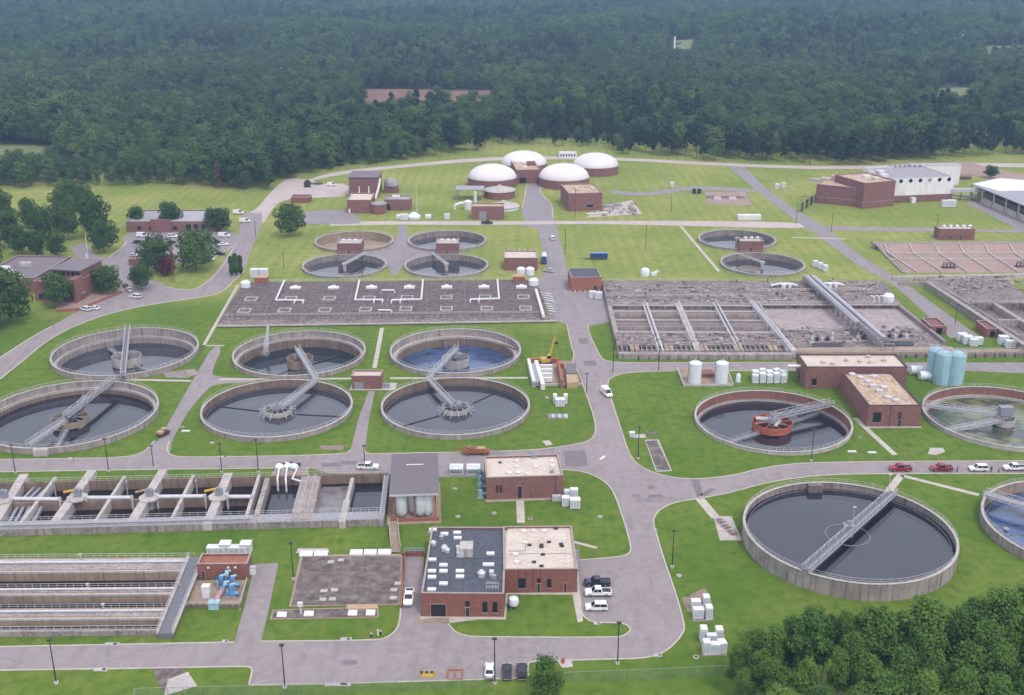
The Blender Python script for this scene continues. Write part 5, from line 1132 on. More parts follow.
b = Bld('process_hall', 'white rear hall with dark end opening behind the vented process hall', (905,185), (957,184.5), 170, (906,164), wall='wall_white', roof='paint_white', h=13); b.win(b.L*.9,b.L*.97,5,10,'garage_door',m='louvre_grey')
p = G(963,179); t = thing('storage_tank', 'rusty brown horizontal tank beside the white rear hall', 'tank', (p.x,p.y,0)); t.scale = (.5,.6,.6); part('shell', MB().tube([(-9,0,3.4),(9,0,3.4)],3.2,20), 'steel_rust', t, True); part('cradle', MB().box(-6,-2,0,-5,2,1.6).box(5,-2,0,6,2,1.6), 'concrete', t)
# compost shed at right edge
hh = 8.0
P0, P1, P2_ = G(966.5,183,hh), G(1062,226,hh), G(1066,180,hh)
t = thing('compost_shed', 'open-sided shed with pale roof over a dark bay, at the upper right edge', 'shed', (P0.x,P0.y,0))
r4 = [G(966,181.5,hh), G(1072,222,hh), G(1072,186,hh), G(1000,178.5,hh)]
r4 = W2([(971,184.5),(1075,227),(1090,186),(1000,178)],hh)
wpart('roof_panel', MB().prism(r4, hh, hh+.4), 'roof_metal_grey', t); wpart('roof_sheet', MB().prism(W2([(973,183.8),(1000,191),(1072,189),(1085,185),(1000,178.3)],hh+.5), hh+.42, hh+.5), 'wall_white', t)
for k in range(9):
    f = k/8; a = Vector((*r4[0],0)).lerp(Vector((*r4[1],0)), f); wpart('post', MB().box(a.x+.5,a.y+.5,0,a.x+1.1,a.y+1.1,hh), 'galvanised_pale', t)
    if 0 < k < 8:
        e = Vector((*r4[0],0)).lerp(Vector((*r4[1],0)), f+.118); wpart('push_wall_panel', MB().bar((a.x+1.3,a.y+1.0,1.6),(e.x+.4,e.y+1.0,1.6),.4,3.2), 'concrete_pale', t)
wpart('dark_heap', MB().prism([(r4[0][0]+7,r4[0][1]+6),(r4[1][0]+7,r4[1][1]+8),(r4[2][0]-4,r4[2][1]-4),(r4[3][0]+2,r4[3][1]-4)], -.1, 3.4), 'mulch', t)
p = G(958,199); t = thing('conveyor', 'raised grey conveyor gallery between the process hall and the compost shed', 'conveyor', (p.x,p.y,0)); q = G(968,186,5)
wpart('gallery', MB().bar(G(952,190,6),G(985,190,6),2.2,1.6), 'galvanised_pale', t); wpart('frame', MB().bar(G(953,195,2),G(975,197,2),1.2,1.0).bar(G(960,199,0),G(962,190,6),.5,.5).bar(G(972,199,0),G(972,190,6),.5,.5), 'galvanised', t)
# admin building, left
b = Bld('office_building', 'red brick office with flat grey roofs and terrace among the left trees', (36,300.5), (76,303), 281, (28,283), wall='brick_old', roof='roof_purple', D=26)
for k in range(4): b.win(b.L*(.1+.2*k),b.L*(.2+.2*k),1.0,2.8,sill=False)
for k in range(3): b.win(2+5*k,4.5+5*k,1,2.8,'window','L')
h = b.h; part('clerestory', MB().box(b.L*.25,b.D*.25,h-.3,b.L*.98,b.D*.85,h+3.2), 'brick_old', b.t); part('clerestory_roof', MB().box(b.L*.23,b.D*.22,h+3.2,b.L,b.D*.88,h+3.6), 'roof_purple', b.t)
part('stair_tower', MB().box(b.L*.88,-.6,0,b.L+.8,b.D*.22,h+1.6), 'brick_old', b.t); part('stair_window', MB().box(b.L*.91,-.66,1,b.L*.97,-.58,h), 'glass_dark', b.t)
for k in range(6): part('clerestory_window', MB().box(b.L*(.28+.115*k),b.D*.25-.06,h+1.0,b.L*(.36+.115*k),b.D*.25+.02,h+2.6), 'glass_dark', b.t)
c = Bld('office_building', 'low flat-roofed brick wing with white plant boxes left of the red office', (-20,292), (37,293), 277, (-10,262), wall='brick_old', roof='roof_purple', D=34)
for k, (x, y) in enumerate(((4,270),(10,274),(17,279),(26,266))): c.unit(x,y,5,2.5,1.6,'paint_white' if k!=3 else 'concrete_pale','air_handler')
t = thing('terrace', 'brown brick terrace with pergola in front of the red office', 'terrace', tuple(G(72,308)))
wpart('terrace_wall', MB().bar(G(56,311,.5),G(78,309.5,.5),.4,1.2).bar(G(78,309.5,.5),G(122,292,.5),.4,1.0), 'brick_orange', t); wpart('paving', MB().prism(W2([(56,311),(78,309.5),(118,292),(84,288),(58,300)],.2), -.05,.2), 'soil_pink', t)
for k in range(6): p = G(60+5*k,304-1.0*k); wpart('pergola_post', MB().box(p.x-.15,p.y-.15,0,p.x+.15,p.y+.15,3), 'mulch', t)
wpart('pergola_roof', MB().prism(W2([(60,298),(86,293),(84,288),(60,292.5)],3.0), 3.0,3.3), 'mulch', t)
# maintenance building
b = Bld('maintenance_building', 'long brick garage building with grey striped roof behind the car park trees', (127,232), (217,232), 221.5, (133,210), wall='brick_old', roof='roof_grey')
for k, fx in enumerate((.66,.745,.83)): b.win(b.L*fx,b.L*(fx+.06),.1,4,'garage_door',m='glass_dark')
for fx in (.12,.25,.4,.52): b.win(b.L*fx,b.L*(fx+.04),1.2,2.8,sill=False)
part('entrance_block', MB().box(b.L*.28,-1,-.1,b.L*.5,0,b.h+1.2), 'brick_old', b.t)
for k in range(22): part('roof_strip', MB().box(b.L*.5+k*b.L*.0215,.6,b.h-.44,b.L*.5+k*b.L*.0215+.35,b.D-.6,b.h-.34), 'galvanised_pale', b.roof)
b = Bld('brick_screen', 'low brick enclosure with a brown roof beside the car park island', (129,265.5), (145,265.5), 259, (131,256), wall='brick_old', roof='mulch')
# ================================================================== VEHICLES
def prof_body(mb, prof, w0, inset=None):       # side outline (x,z) extruded across, edges pulled in a little
    n = len(prof); a = []; 
    for y, k in ((-w0,.94),(-w0*.97,1),(w0*.97,1),(w0,.94)):
        cx_ = sum(p[0] for p in prof)/n; cz = sum(p[1] for p in prof)/n
        a += [(cx_+(x-cx_)*(k if abs(y)==w0 else 1), y, cz+(z-cz)*(k if abs(y)==w0 else 1)) for x, z in prof]
    fs = []
    for r in range(3):
        for i in range(n): fs.append((r*n+i, r*n+(i+1)%n, (r+1)*n+(i+1)%n, (r+1)*n+i))
    fs += [tuple(range(n-1,-1,-1)), tuple(3*n+i for i in range(n))]
    mb.add(a, fs); return mb
WHEEL = MB().lathe([(.2,-.11),(.34,-.11),(.36,-.05),(.36,.05),(.34,.11),(.2,.11)],14,closed=False)
WM = WHEEL.mesh('tyre'); WM.materials.append(M['rubber']); RM = MB().lathe([(.05,-.125),(.21,-.118),(.21,.118),(.05,.125)],10).mesh('rim'); RM.materials.append(M['galvanised'])
def wheel(root, x, y, s=1.0):
    o = shared('wheel', WM, root, (x,y,.36*s)); o.rotation_euler = (PI/2,0,0); o.scale = (s,s,s)
    r = shared('rim', RM, o)
PROTO = {}
KIND = {  # length, half width, wheel x, body outline, cabin (x0 base, x0 top, x1 top, x1 base, z0, z1)
 'sedan': (4.7,.9,(1.42,-1.38),[(-2.32,.32),(-2.36,.75),(-2.2,.98),(-1.5,1.02),(1.0,1.0),(2.05,.86),(2.34,.66),(2.34,.32)],(-1.75,-1.05,.25,1.1,1.0,1.46)),
 'suv': (4.8,.95,(1.48,-1.42),[(-2.36,.38),(-2.4,.9),(-2.34,1.08),(1.0,1.1),(2.1,.98),(2.4,.78),(2.4,.38)],(-2.3,-2.0,.35,1.15,1.08,1.76)),
 'pickup': (5.8,1.0,(1.85,-1.75),[(-2.9,.5),(-2.9,1.15),(-.75,1.17),(1.1,1.17),(2.6,1.1),(2.88,.9),(2.88,.45)],(-.75,-.6,.65,1.4,1.15,1.90)),
 'van': (5.6,1.02,(1.8,-1.7),[(-2.75,.4),(-2.8,1.2),(-2.75,1.25),(1.5,1.25),(2.45,1.1),(2.8,.85),(2.8,.4)],(-2.75,-2.7,1.0,1.75,1.22,2.25)),
}
def car_mesh(kind, color):
    L, w_, wx, prof, (c0,c1,c2,c3,z0,z1) = KIND[kind]
    t = thing('parked_car', 'x', 'car'); sx = w_-.04
    b = part('body', prof_body(MB(), prof, w_), color, t, True)
    ti = sx-.16
    cab = MB().add([(c0,-sx,z0),(c3,-sx,z0),(c3,sx,z0),(c0,sx,z0),(c1,-ti,z1),(c2,-ti,z1),(c2,ti,z1),(c1,ti,z1)],[(4,5,6,7),(0,1,5,4),(1,2,6,5),(2,3,7,6),(3,0,4,7)])
    part('windows', cab, 'glass_dark', t)
    part('roof', MB().box(c1-.05,-ti-.02,z1-.05,c2+.08,ti+.02,z1+.05), color, t)
    pl = MB()
    for s in (-1,1):
        for (xa,xb) in ((c0,c1),(c3,c2),((c0+c3)/2,(c1+c2)/2)): pl.bar((xa,s*sx,z0-.02),(xb,s*ti,z1),.11,.07,(1,0,0))
        if kind in ('van',): pl.bar((c0+.1,s*(sx-.05),(z0+z1)/2),(.4,s*(sx-.05),(z0+z1)/2),.12,z1-z0)
    part('pillars', pl, color, t)
    if kind == 'pickup':
        part('load_bed', MB().box(-2.75,-.82,.75,-.9,.82,1.185), 'steel_dark', t); rim = MB()
        for s in (-1,1): rim.box(-2.9,s*.9-.08,1.12,-.75,s*.9+.08,1.24)
        rim.box(-2.92,-.9,1.0,-2.8,.9,1.24); part('bed_rails', rim, color, t)
    for s in (-1,1):
        part('headlight', MB().box(L/2-.14,s*(w_-.28)-.2,.68,L/2+.02,s*(w_-.28)+.2,.84), 'lamp_glass', t)
        part('tail_light', MB().box(-L/2-.06,s*(w_-.18)-.12,.75,-L/2+.1,s*(w_-.18)+.12,1.05), 'tail_red', t)
        part('mirror', MB().box(c3-.45,s*(w_+.10)-.09,z0+.02,c3-.28,s*(w_+.10)+.09,z0+.2), color, t)
    part('bumper', MB().box(L/2-.05,-w_+.1,.32,L/2+.09,w_-.1,.55), 'louvre_grey', t); part('bumper', MB().box(-L/2-.09,-w_+.1,.35,-L/2+.05,w_-.1,.58), 'louvre_grey', t)
    for x in wx:
        for s in (-1,1): wheel(t, x, s*(w_-.10), 1.12 if kind in('pickup','van') else .95)
    return t
def car(kind, color, px, py, heading, label, cat='car', group=None, name='parked_car', z=.045):
    p = G(px, py+1.0, .0)
    k = (kind,color)
    if k not in PROTO:
        t = car_mesh(kind, color); PROTO[k] = t; t.location = (p.x,p.y,z); t.rotation_euler = (0,0,rad(heading))
    else:
        t = dup(PROTO[k], (p.x,p.y,z), rad(heading))
    t.name = name; t['label'] = label; t['category'] = cat
    if group: t['group'] = group
    return t
car('pickup','car_navy',597,584,180,'dark navy pickup parked at the top of the staff bay by the tan-roofed building','pickup')
car('pickup','car_white',598,594,180,'white pickup with a dark load bed parked below the navy pickup','pickup')
car('suv','car_white',596.5,608.5,180,'white SUV parked lowest in the staff bay, below the white pickup','car')
car('sedan','car_white',489.5,672,90,'white car leftmost of the three parked at the bottom of the wide asphalt','car')
car('sedan','car_black',507,673,90,'black car in the middle of the three parked at the bottom','car')
car('suv','car_black',522,673,90,'black SUV at the right of the three parked at the bottom, by the bushy tree','car')
car('pickup','car_white',409,599,-90,'white utility truck in the driveway beside the dark stained slab','truck')
car('van','car_white',606.5,394,-72,'white van driving on the main road below the brick hut','van')
car('pickup','car_red',900,469.5,180,'red pickup, left of the two on the right-hand road','pickup')
car('pickup','car_red',941,469.5,180,'red pickup, right of the two, nearer the white cars','pickup')
car('suv','car_white',978,469.5,180,'white SUV behind the red pickups on the right-hand road','car')
car('pickup','car_white',1014,469,180,'white pickup at the right frame edge on the road','pickup')
car('pickup','car_white',368,468,0,'white pickup loaded with pipes on the road left of the mauve shed roof','pickup')
car('sedan','car_silver',549,271,150,'silver car beside the wide brick hut and the tanker','car')
car('suv','car_white',552.3,238.5,100,'white car driving up toward the domes on the main road','car')
car('pickup','car_navy',487,223,0,'dark pickup with white bed in front of the low garage building','pickup')
car('van','car_white',332,185,0,'white van on the pale gravel yard','van')
LOT = [('van','car_white',142.7,236,0,'white van at the left of the garage building car park'),('suv','car_white',173,236.5,0,'white car in the middle row before the garage building'),('sedan','car_black',137,242,70,'black car below the left van in the car park'),
 ('sedan','car_silver',146,242,70,'silver car beside the black one in the car park'),('sedan','car_black',171,242.5,70,'dark car partly behind the dense tree in the car park'),('sedan','car_silver',134,255.5,0,'silver car parked at the left of the island trees'),('sedan','car_navy',140,252.5,20,'navy car above the silver one left of the island trees'),
 ('pickup','car_silver',204.8,233.5,90,'silver pickup at the garage door of the long brick building'),('van','car_white',224.4,236,0,'white van at the right end of the garage building'),('sedan','car_white',223.5,244.5,15,'white car at the right of the car park by the road'),('sedan','car_navy',217,242.5,15,'dark blue car behind the right-hand white car in the car park'),
 ('sedan','car_black',220.7,254,0,'black car at the lower right of the car park'),('suv','car_silver',209.5,260,0,'silver SUV at the lower edge of the car park behind the trees'),('suv','car_white',135.6,297,160,'white SUV parked by the bend near the office trees'),('sedan','car_black',125.3,286,120,'black car between the two round trees near the office'),('sedan','car_silver',129,290,120,'silver car between the two round trees near the office'),
 ('suv','car_white',85.6,309.5,150,'white SUV, left of two at the office terrace'),('sedan','car_white',94.4,308.5,160,'white saloon, right of two at the office terrace'),('van','car_white',238.5,213,5,'white van parked behind the right end of the garage building'),('van','car_white',245,221.5,10,'white van on the road edge by the pale gravel yard')]
for k, c, x, y, h, l in LOT: car(k, c, x, y, h, l, 'van' if k == 'van' else 'pickup' if k == 'pickup' else 'car')
def wheels_on(t, xs, ys, s=1.2):
    for x in xs:
        for y in ys: wheel(t, x, y, s)
p = G(544,262); t = thing('tanker_truck', 'blue-cabbed tanker truck with white tank beside the wide brick hut', 'truck', (p.x,p.y,.05), rad(-92))
part('tank', MB().tube([(-5,0,2.1),(1.6,0,2.1)],1.2,16), 'plastic_white', t, True); part('cab', MB().add([(2.0,-1.2,.6),(4.2,-1.2,.6),(4.2,1.2,.6),(2.0,1.2,.6),(2.0,-1.1,3.1),(3.4,-1.1,3.1),(3.4,1.1,3.1),(2.0,1.1,3.1)],[(4,5,6,7),(0,1,5,4),(1,2,6,5),(2,3,7,6),(3,0,4,7),(0,3,2,1)]), 'paint_navy', t)
part('windscreen', MB().bar((4.08,0,1.9),(3.5,0,2.9),2.0,.05,(0,1,0)), 'glass_dark', t); part('chassis', MB().box(-5.2,-1,.6,2.2,1,.9), 'paint_navy', t); wheels_on(t, (3.2,-2.6,-4.0), (-1.05,1.05))
p = G(597.5,259.5); t = thing('box_trailer', 'navy blue box trailer standing on the mown field', 'trailer', (p.x,p.y,0)); t.scale = (.72,.8,.8)
part('box', MB().box(-4.6,-1.25,.9,6.2,1.25,3.9), 'paint_navy', t); part('roof_rail', MB().box(-4.65,-1.3,3.9,6.25,1.3,4.0), 'paint_blue', t)
for k in range(12): part('side_rib', MB().box(-4.4+k*.92,-1.31,1.0,-4.3+k*.92,-1.25,3.9), 'paint_navy', t)
part('drawbar', MB().bar((-4.6,0,.8),(-9,0,.7),.9,.25), 'steel_dark', t); wheels_on(t, (3,4.2), (-1.1,1.1))
p = G(163.5,435.5); t = thing('utility_cart', 'small dark red utility cart with tan load on the service path', 'cart', (p.x,p.y,.05), rad(60))
part('body', MB().box(-1.9,-.85,.45,1.9,.85,1.05).box(-.1,-.8,1.05,.9,.8,1.3), 'car_maroon', t); part('load', MB().box(-1.8,-.75,1.05,-.2,.75,1.75), 'timber_tan', t); part('canopy', MB().box(-.2,-.85,2.0,1.2,.85,2.1), 'timber_tan', t)
part('canopy_posts', MB().rail([(-.1,-.75,1.05),(1.1,-.75,1.05)],.95,1.2,.04).rail([(-.1,.75,1.05),(1.1,.75,1.05)],.95,1.2,.04), 'steel_dark', t); wheels_on(t, (1.2,-1.2), (-.85,.85), .8)
p = G(476,454); t = thing('road_machine', 'orange construction machine with low body at the top of the middle road', 'machine', (p.x,p.y,.02))
part('body', prof_body(MB(), [(-3.6,.7),(-3.8,1.3),(-2,1.7),(1.5,1.6),(3.6,1.2),(3.8,.7)], 1.2), 'machine_orange', t); part('hopper', MB().lathe([(.9,1.5),(1.3,2.2),(1.15,2.2),(.8,1.6)],4,-1.4,0), 'steel_rust', t); part('engine_cover', MB().box(.3,-.8,1.5,2.6,.8,2.0), 'timber_tan', t); part('rail', MB().rail([(-3.4,-1.1,1.3),(3.4,-1.1,1.2)],.8,1.4,.05), 'machine_orange', t); part('boom', MB().bar((-3,.6,1.7),(-6,.6,1.2),.3,.3), 'machine_orange', t); wheels_on(t, (2.4,-2.4), (-1.1,1.1), 1.1); part('drawbar', MB().bar((3.8,0,1),(8,0,.7),.3,.2), 'galvanised', t)
for k, x in enumerate((456.5,473.5)):
    p = G(x,472.5); t = thing('chiller_unit', ('left','right')[k]+' white cooling unit at the road edge beside the tan-roofed brick building', 'cooling unit', (p.x,p.y,0))
    part('body', MB().box(-1.8,-1.6,.2,1.8,1.6,1.9), 'plastic_white', t); part('base', MB().box(-2,-1.8,-.05,2,1.8,.2), 'concrete', t)
    for q in (-.85,.85): part('fan_cowl', MB().cyl(q,0,1.9,2.15,.65,14), 'paint_white', t, True)
    part('louvre', MB().box(-1.6,-1.66,.5,1.6,-1.6,1.5), 'louvre_grey', t)
for k, y in enumerate((474,481,488,495.5)):
    p = G(480.5,y+2); t = thing('teal_pump', ('first','second','third','lowest')[k]+' teal pump from the top along the side of the brick building', 'pump', (p.x,p.y,0), 0, 'teal pumps along the brick wall')
    part('body', MB().cyl(0,0,.2,1.5,.7,12).cyl(0,0,1.5,2.1,.45,10), 'paint_teal', t, True); part('pipe', MB().tube([(0,.3,1.0),(2.6,.3,1.0)],.3,8), 'paint_cyan', t, True); part('base', MB().box(-.9,-.9,0,.9,.9,.25), 'concrete', t)
# barriers on the asphalt
p = G(428,675.5); t = thing('barricade', 'yellow and black striped barricade on the wide asphalt', 'barrier', (p.x,p.y,.02)); part('legs', MB().bar((-1.2,-.4,0),(-1.2,.1,1),.1,.1,(1,0,0)).bar((1.2,-.4,0),(1.2,.1,1),.1,.1,(1,0,0)), 'steel_dark', t)
for k in range(6): part('stripe', MB().box(-1.5+k*.5,-.05,.55,-1.0+k*.5,.05,1.0), 'machine_yellow' if k%2 else 'steel_dark', t)
part('base', MB().box(-1.5,-.6,0,1.5,.4,.2), 'machine_yellow', t)
p = G(455,675); t = thing('trench_frame', 'faded orange frame lying on the wide asphalt beside the barricade', 'frame', (p.x,p.y,.02))
for x0,y0,x1,y1 in ((-1.6,-1.6,1.6,-1.3),(-1.6,1.3,1.6,1.6),(-1.6,-1.3,-1.3,1.3),(1.3,-1.3,1.6,1.3),(-.15,-1.3,.15,1.3)): part('beam', MB().box(x0,y0,0,x1,y1,.25), 'brick_orange', t)

# ---- cabinets in white clusters
def cab_proto():
    t = thing('equipment_cabinet', 'x', 'cabinet'); part('body', MB().box(-1,-.7,.12,1,.7,2.5), 'plastic_white', t); part('lid', MB().box(-1.06,-.76,2.5,1.06,.76,2.62), 'paint_white', t); part('plinth', MB().box(-1.05,-.75,0,1.05,.75,.12), 'concrete', t)
    for k in range(3): part('louvre', MB().box(-.85+k*.6,-.72,.5,-.42+k*.6,-.70,2.2), 'plastic_grey', t)
    return t
CP = None
def cabinets(lst, label, group, lst_n=None):
    global CP
    lst = list(lst)
    for x, y, sx0, sy0, sz0, rz in lst:
        sz = sz0*.70; sx = sx0*.95; sy = sy0
        p = G(x,y,.1)
        lb = label if lst_n is None else label+', '+lst_n[lst.index((x,y,sx0,sy0,sz0,rz))]
        if CP is None: CP = cab_proto(); t = CP; t.location = (p.x,p.y,.09); t.rotation_euler.z = rz; t.scale = (sx,sy,sz); t['label'] = lb; t['group'] = group
        else: dup(CP, (p.x,p.y,.09), rz, lb, group, (sx,sy,sz))
cabinets([(695.5,608,1,1,1.1,0),(698,617,1.1,1,1.2,0),(708.5,618,.7,1.2,1.6,0),(706,603,.7,1.2,1.0,0)], 'white cabinet in the cluster left of the largest round tank', 'white cabinets near the road bend', ['rear left', 'front left', 'front right', 'rear right'])
cabinets([(703,640,.7,1.2,1.7,0),(718.5,640,.75,1.2,1.6,0),(711,644,1,.8,1.3,0),(706,653,.7,1.2,1.6,0),(714,653,1,1,1.3,0),(721.5,651,.8,1.3,1.3,.2)], 'white equipment cabinet in the cluster beside the dark trees', 'white cabinets beside the grove', ['tall one at rear left', 'tall one at rear right', 'middle one', 'tall one at front left', 'front middle', 'front right'])
cabinets([(565.5,505,1.0,1.2,1.3,0),(575,507,1.3,1.4,1.3,0),(574,498,1,1,1.5,0),(568,497,1,1,1.1,0)], 'white equipment cabinet on the lawn right of the red brick building', 'white cabinets right of the red brick building', ['front left', 'front right', 'rear right', 'rear left'])
cabinets([(555,403,.6,1.2,1.6,0),(565.5,403,.6,1.2,1.6,0),(560,405,1.5,1.6,1.2,0)], 'white equipment cabinet on the lawn below the building site', 'white cabinets below the building site', ['left', 'right', 'wide middle one'])
cabinets([(217,553,2.2,1.3,1.0,0),(226,552,1.3,1.6,1.4,0),(238,553,2.2,1.3,1.0,0),(246.5,552,1.3,1.6,1.4,0)], 'white equipment cabinet behind the low red pump house', 'white cabinets behind the pump house', ['low left one', 'raised left one', 'low right one', 'raised right one'])
cabinets([(755+7*k,378+2.2*j,1.0,1.1,1.5+.3*((k+j)%2),.1*k) for k in range(5) for j in range(3)], 'white cabinet in the large cluster left of the T building', 'white cabinets left of the T building', ['rear row, leftmost', 'middle row, leftmost', 'front row, leftmost', 'rear row, second from left', 'middle row, second from left', 'front row, second from left', 'rear row, middle', 'middle row, middle', 'front row, middle', 'rear row, second from right', 'middle row, second from right', 'front row, second from right', 'rear row, rightmost', 'middle row, rightmost', 'front row, rightmost'])
cabinets([(815,267,1,1.3,1.6,.3),(820,269,1,1.3,1.6,.3),(825,271,1,1.3,1.5,.3)], 'white equipment cabinet on the field right of the far right round tanks', 'white cabinets on the right field', ['left', 'middle', 'right'])
cabinets([(255,277,1.8,1.8,2.0,0),(264,277,1.8,1.8,2.0,0)], 'large white cabinet at the back left corner of the covered tank', 'white cabinets at the covered tank corner', ['left', 'right'])
cabinets([(672,187,1,1.5,1.6,0),(777,189,1.2,1.5,1.7,0),(783,188,1.2,1.5,1.7,0)], 'white equipment cabinet at the edge of the far mown field', 'white cabinets on the far field', ['alone by the service path', 'left by the far road', 'right by the far road'])
cabinets([(592.5,297.5,1.4,1.2,1.5,0),(598.5,298.5,1.4,1.2,1.5,0)], 'white equipment cabinet in front of the orange brick hut', 'white cabinets by the orange hut', ['left', 'right'])
cabinets([(961.5,341,1.6,1.6,1.6,0),(967,343.5,1.6,1.6,1.6,0),(973,345.5,1.4,1.4,1.4,0),(978,344,1.4,1.4,1.4,0),(1003,344,1.8,1.6,1.7,0),(1010,347,1.8,1.6,1.4,0)], 'white equipment cabinet on the strip behind the pale blue silos', 'white cabinets behind the blue silos', ['leftmost', 'second from left', 'third from left', 'nearest the left hut', 'beside the right hut', 'rightmost'])
cabinets([(944.5,206.5,1.8,1.8,1.9,0),(951,206.5,2.2,2,2.0,0)], 'white equipment cabinet at the corner of the white process hall', 'white cabinets by the process hall', ['left', 'right'])
cabinets([(447,219,1.4,1.4,1.5,0),(404,219.5,2,1.6,1.6,0)], 'white equipment cabinet near the low garage building', 'white cabinets by the garage building', ['left of the dark pickup', 'lower left one'])
cabinets([(632,436.5,.8,.8,.8,0),(636,437.2,.6,.6,.6,0)][:1], 'small white box on the lawn by the main road bend', 'white box by the road bend')
# two white tanks in a walled pad, with little tank beside
pd = thing('tank_pad', 'walled concrete pad holding two white tanks beside the back road', 'pad', tuple(G(706,378)))
wpart('slab', MB().prism(W2([(677,368.5),(727,368.5),(733,385),(684,385.5)]), -.1,.15), 'concrete_tan', pd); wpart('pad_wall', MB().bar(G(677,368.5,.5),G(684,385.5,.5),.4,1).bar(G(684,385.5,.3),G(733,385,.3),.4,.6).bar(G(733,385,.3),G(727,368.5,.3),.4,.6), 'concrete_pale', pd); wpart('pipe_rack', MB().box(G(705,378).x-3,G(705,378).y,.1,G(705,378).x+3,G(705,378).y+4,1.5), 'brick_old', pd)
for k, x in enumerate((694.5,721)):
    p = G(x,383); hh = HT(x,383,362); t = thing('white_tank', ('left','right')[k]+' of two tall white cylindrical tanks beside the back road', 'tank', (p.x,p.y,.15))
    part('shell', MB().cyl(0,0,0,hh-.4,2.05,28).lathe([(2.05,hh-.4),(1.5,hh-.05),(.2,hh+.15)],28), 'plastic_white', t, True); part('ladder', MB().rail([(-2.2,-.4,0),(-2.2,.4,0)],hh,.8,.05), 'galvanised', t); part('top_nozzle', MB().cyl(0,.4,hh,hh+.5,.3,8), 'galvanised_pale', t)
p = G(738,382); t = thing('small_tank', 'small white tank on the lawn right of the two tall white tanks', 'tank', (p.x,p.y,0)); part('shell', MB().lathe([(.75,0),(.75,2.4),(.5,2.9),(.1,3.1)],14), 'plastic_white', t, True); part('base', MB().box(-1,-1,-.05,1,1,.15), 'concrete', t)
# pale blue silos
for k, (x, y, yt, r) in enumerate(((933,379,347.5,2.55),(940.5,383,351,2.5),(953.5,383,351.5,2.75))):
    p = G(x,y); hh = HT(x,y,yt); t = thing('blue_silo', ('rear left','front','right')[k]+' of three tall pale blue silos beside the brick T building', 'silo', (p.x,p.y,0))
    part('shell', MB().cyl(0,0,0,hh-.8,r,28).lathe([(r,hh-.8),(r*.55,hh-.1),(.2,hh)],28), 'paint_cyan', t, True); part('top_rail', MB().rail([(r*.9*math.cos(a*PI/5),r*.9*math.sin(a*PI/5),hh-.75) for a in range(10)],1.0,1.5,.04,True), 'galvanised_pale', t); part('ladder', MB().rail([(r+.1,-.4,0),(r+.1,.4,0)],hh,.8,.05), 'galvanised_pale', t)
    for q in (.3,.6): part('shell_ring', MB().ring(0,0,hh*q,hh*q+.12,r-.02,r+.05,28), 'paint_cyan', t, True)
for k, (x, y) in enumerate(((915.5,374.5),(924.5,380))):
    p = G(x,y); t = thing('brine_tank', ('rear','front')[k]+' white horizontal tank between the T building and the blue silos', 'tank', (p.x,p.y,0)); part('shell', MB().tube([(-1.9,0,1.6),(-1.6,0,1.6),(1.6,0,1.6),(1.9,0,1.6)],1.5,16), 'plastic_white', t, True); part('cradle', MB().box(-1.3,-1.2,0,-.8,1.2,.7).box(.8,-1.2,0,1.3,1.2,.7), 'concrete', t)
# tanks and pump boxes at the right end of the covered tank
for k, (x, y, r, h_) in enumerate(((521,275,1.9,3.6),(530,275,1.9,3.6),(533.5,289,2.0,3.0),(246,291,2.0,2.8))):
    p = G(x,y); t = thing('white_tank', ('left of two white tanks behind the covered tank right corner','right of two white tanks behind the covered tank right corner','domed white tank on the right end of the covered tank','domed white tank on the left end of the covered tank')[k], 'tank', (p.x,p.y,0 if k<2 else zd))
    part('shell', MB().lathe([(r,0),(r,h_-.7),(r*.6,h_-.1),(.2,h_)],20), 'plastic_white', t, True); part('base_ring', MB().cyl(0,0,-.05,.2,r+.2,20), 'concrete', t)
for k, (x, y) in enumerate(((519,284.5),(262.5,285.5))):
    p = G(x,y); t = thing('filter_box', 'brown timber-sided filter box at the back '+('right','left')[k]+' corner of the covered tank', 'filter box', (p.x,p.y,zd)); part('box', MB().box(-2.6,-2,0,2.6,2,2.2), 'brick_orange', t); part('cover', MB().box(-2.7,-2.1,2.2,2.7,2.1,2.35), 'timber_tan', t)
p = G(558,416.5); t = thing('lawn_vault', 'flat grey slatted vault in the lawn below the white cabinets', 'vault', tuple(p)); t.scale = (.62,.8,1)
for k in range(6): part('cover_panel', MB().box(-4.6+k*1.55,-1.6,-.05,-3.2+k*1.55,1.6,.35), 'galvanised_pale' if k%2 else 'louvre_grey', t)
part('frame', MB().box(-4.9,-2,-.08,4.9,2,.15), 'concrete', t)
# skip pad right upper: container on far field
p = G(749,219.5); t = thing('storage_container', 'white shallow container on the far field right of centre', 'container', (p.x,p.y,0)); part('body', MB().box(-6,-1.4,.0,6,1.4,2.6), 'wall_white', t)
for k in range(11): part('side_rib', MB().box(-5.8+k*1.15,-1.47,.1,-5.6+k*1.15,-1.4,2.5), 'galvanised_pale', t)
pad([(705,192),(745,192),(752,205),(707,204)], .05, 'soil_pink'); mbp = thing('skid_frame', 'rows of grey equipment skids on the pink pad in the far field', 'equipment', tuple(G(727,198)))
for k in range(5):
    q = G(710+7.5*k,198+(k%2)*2); wpart('skid', MB().box(q.x-2,q.y-1,0,q.x+2,q.y+1,1.3), 'galvanised_pale' if k%2 else 'concrete_stained', mbp)
for k, x in enumerate((694,699)):
    p = G(x,193.5); t = thing('field_cabinet', ('left','right')[k]+' dark upright cabinet beside the far service road', 'cabinet', (p.x,p.y,0)); part('body', MB().box(-1,-.8,0,1,.8,3), 'steel_dark', t); part('lid', MB().box(-1.1,-.9,3,1.1,.9,3.15), 'louvre_grey', t)
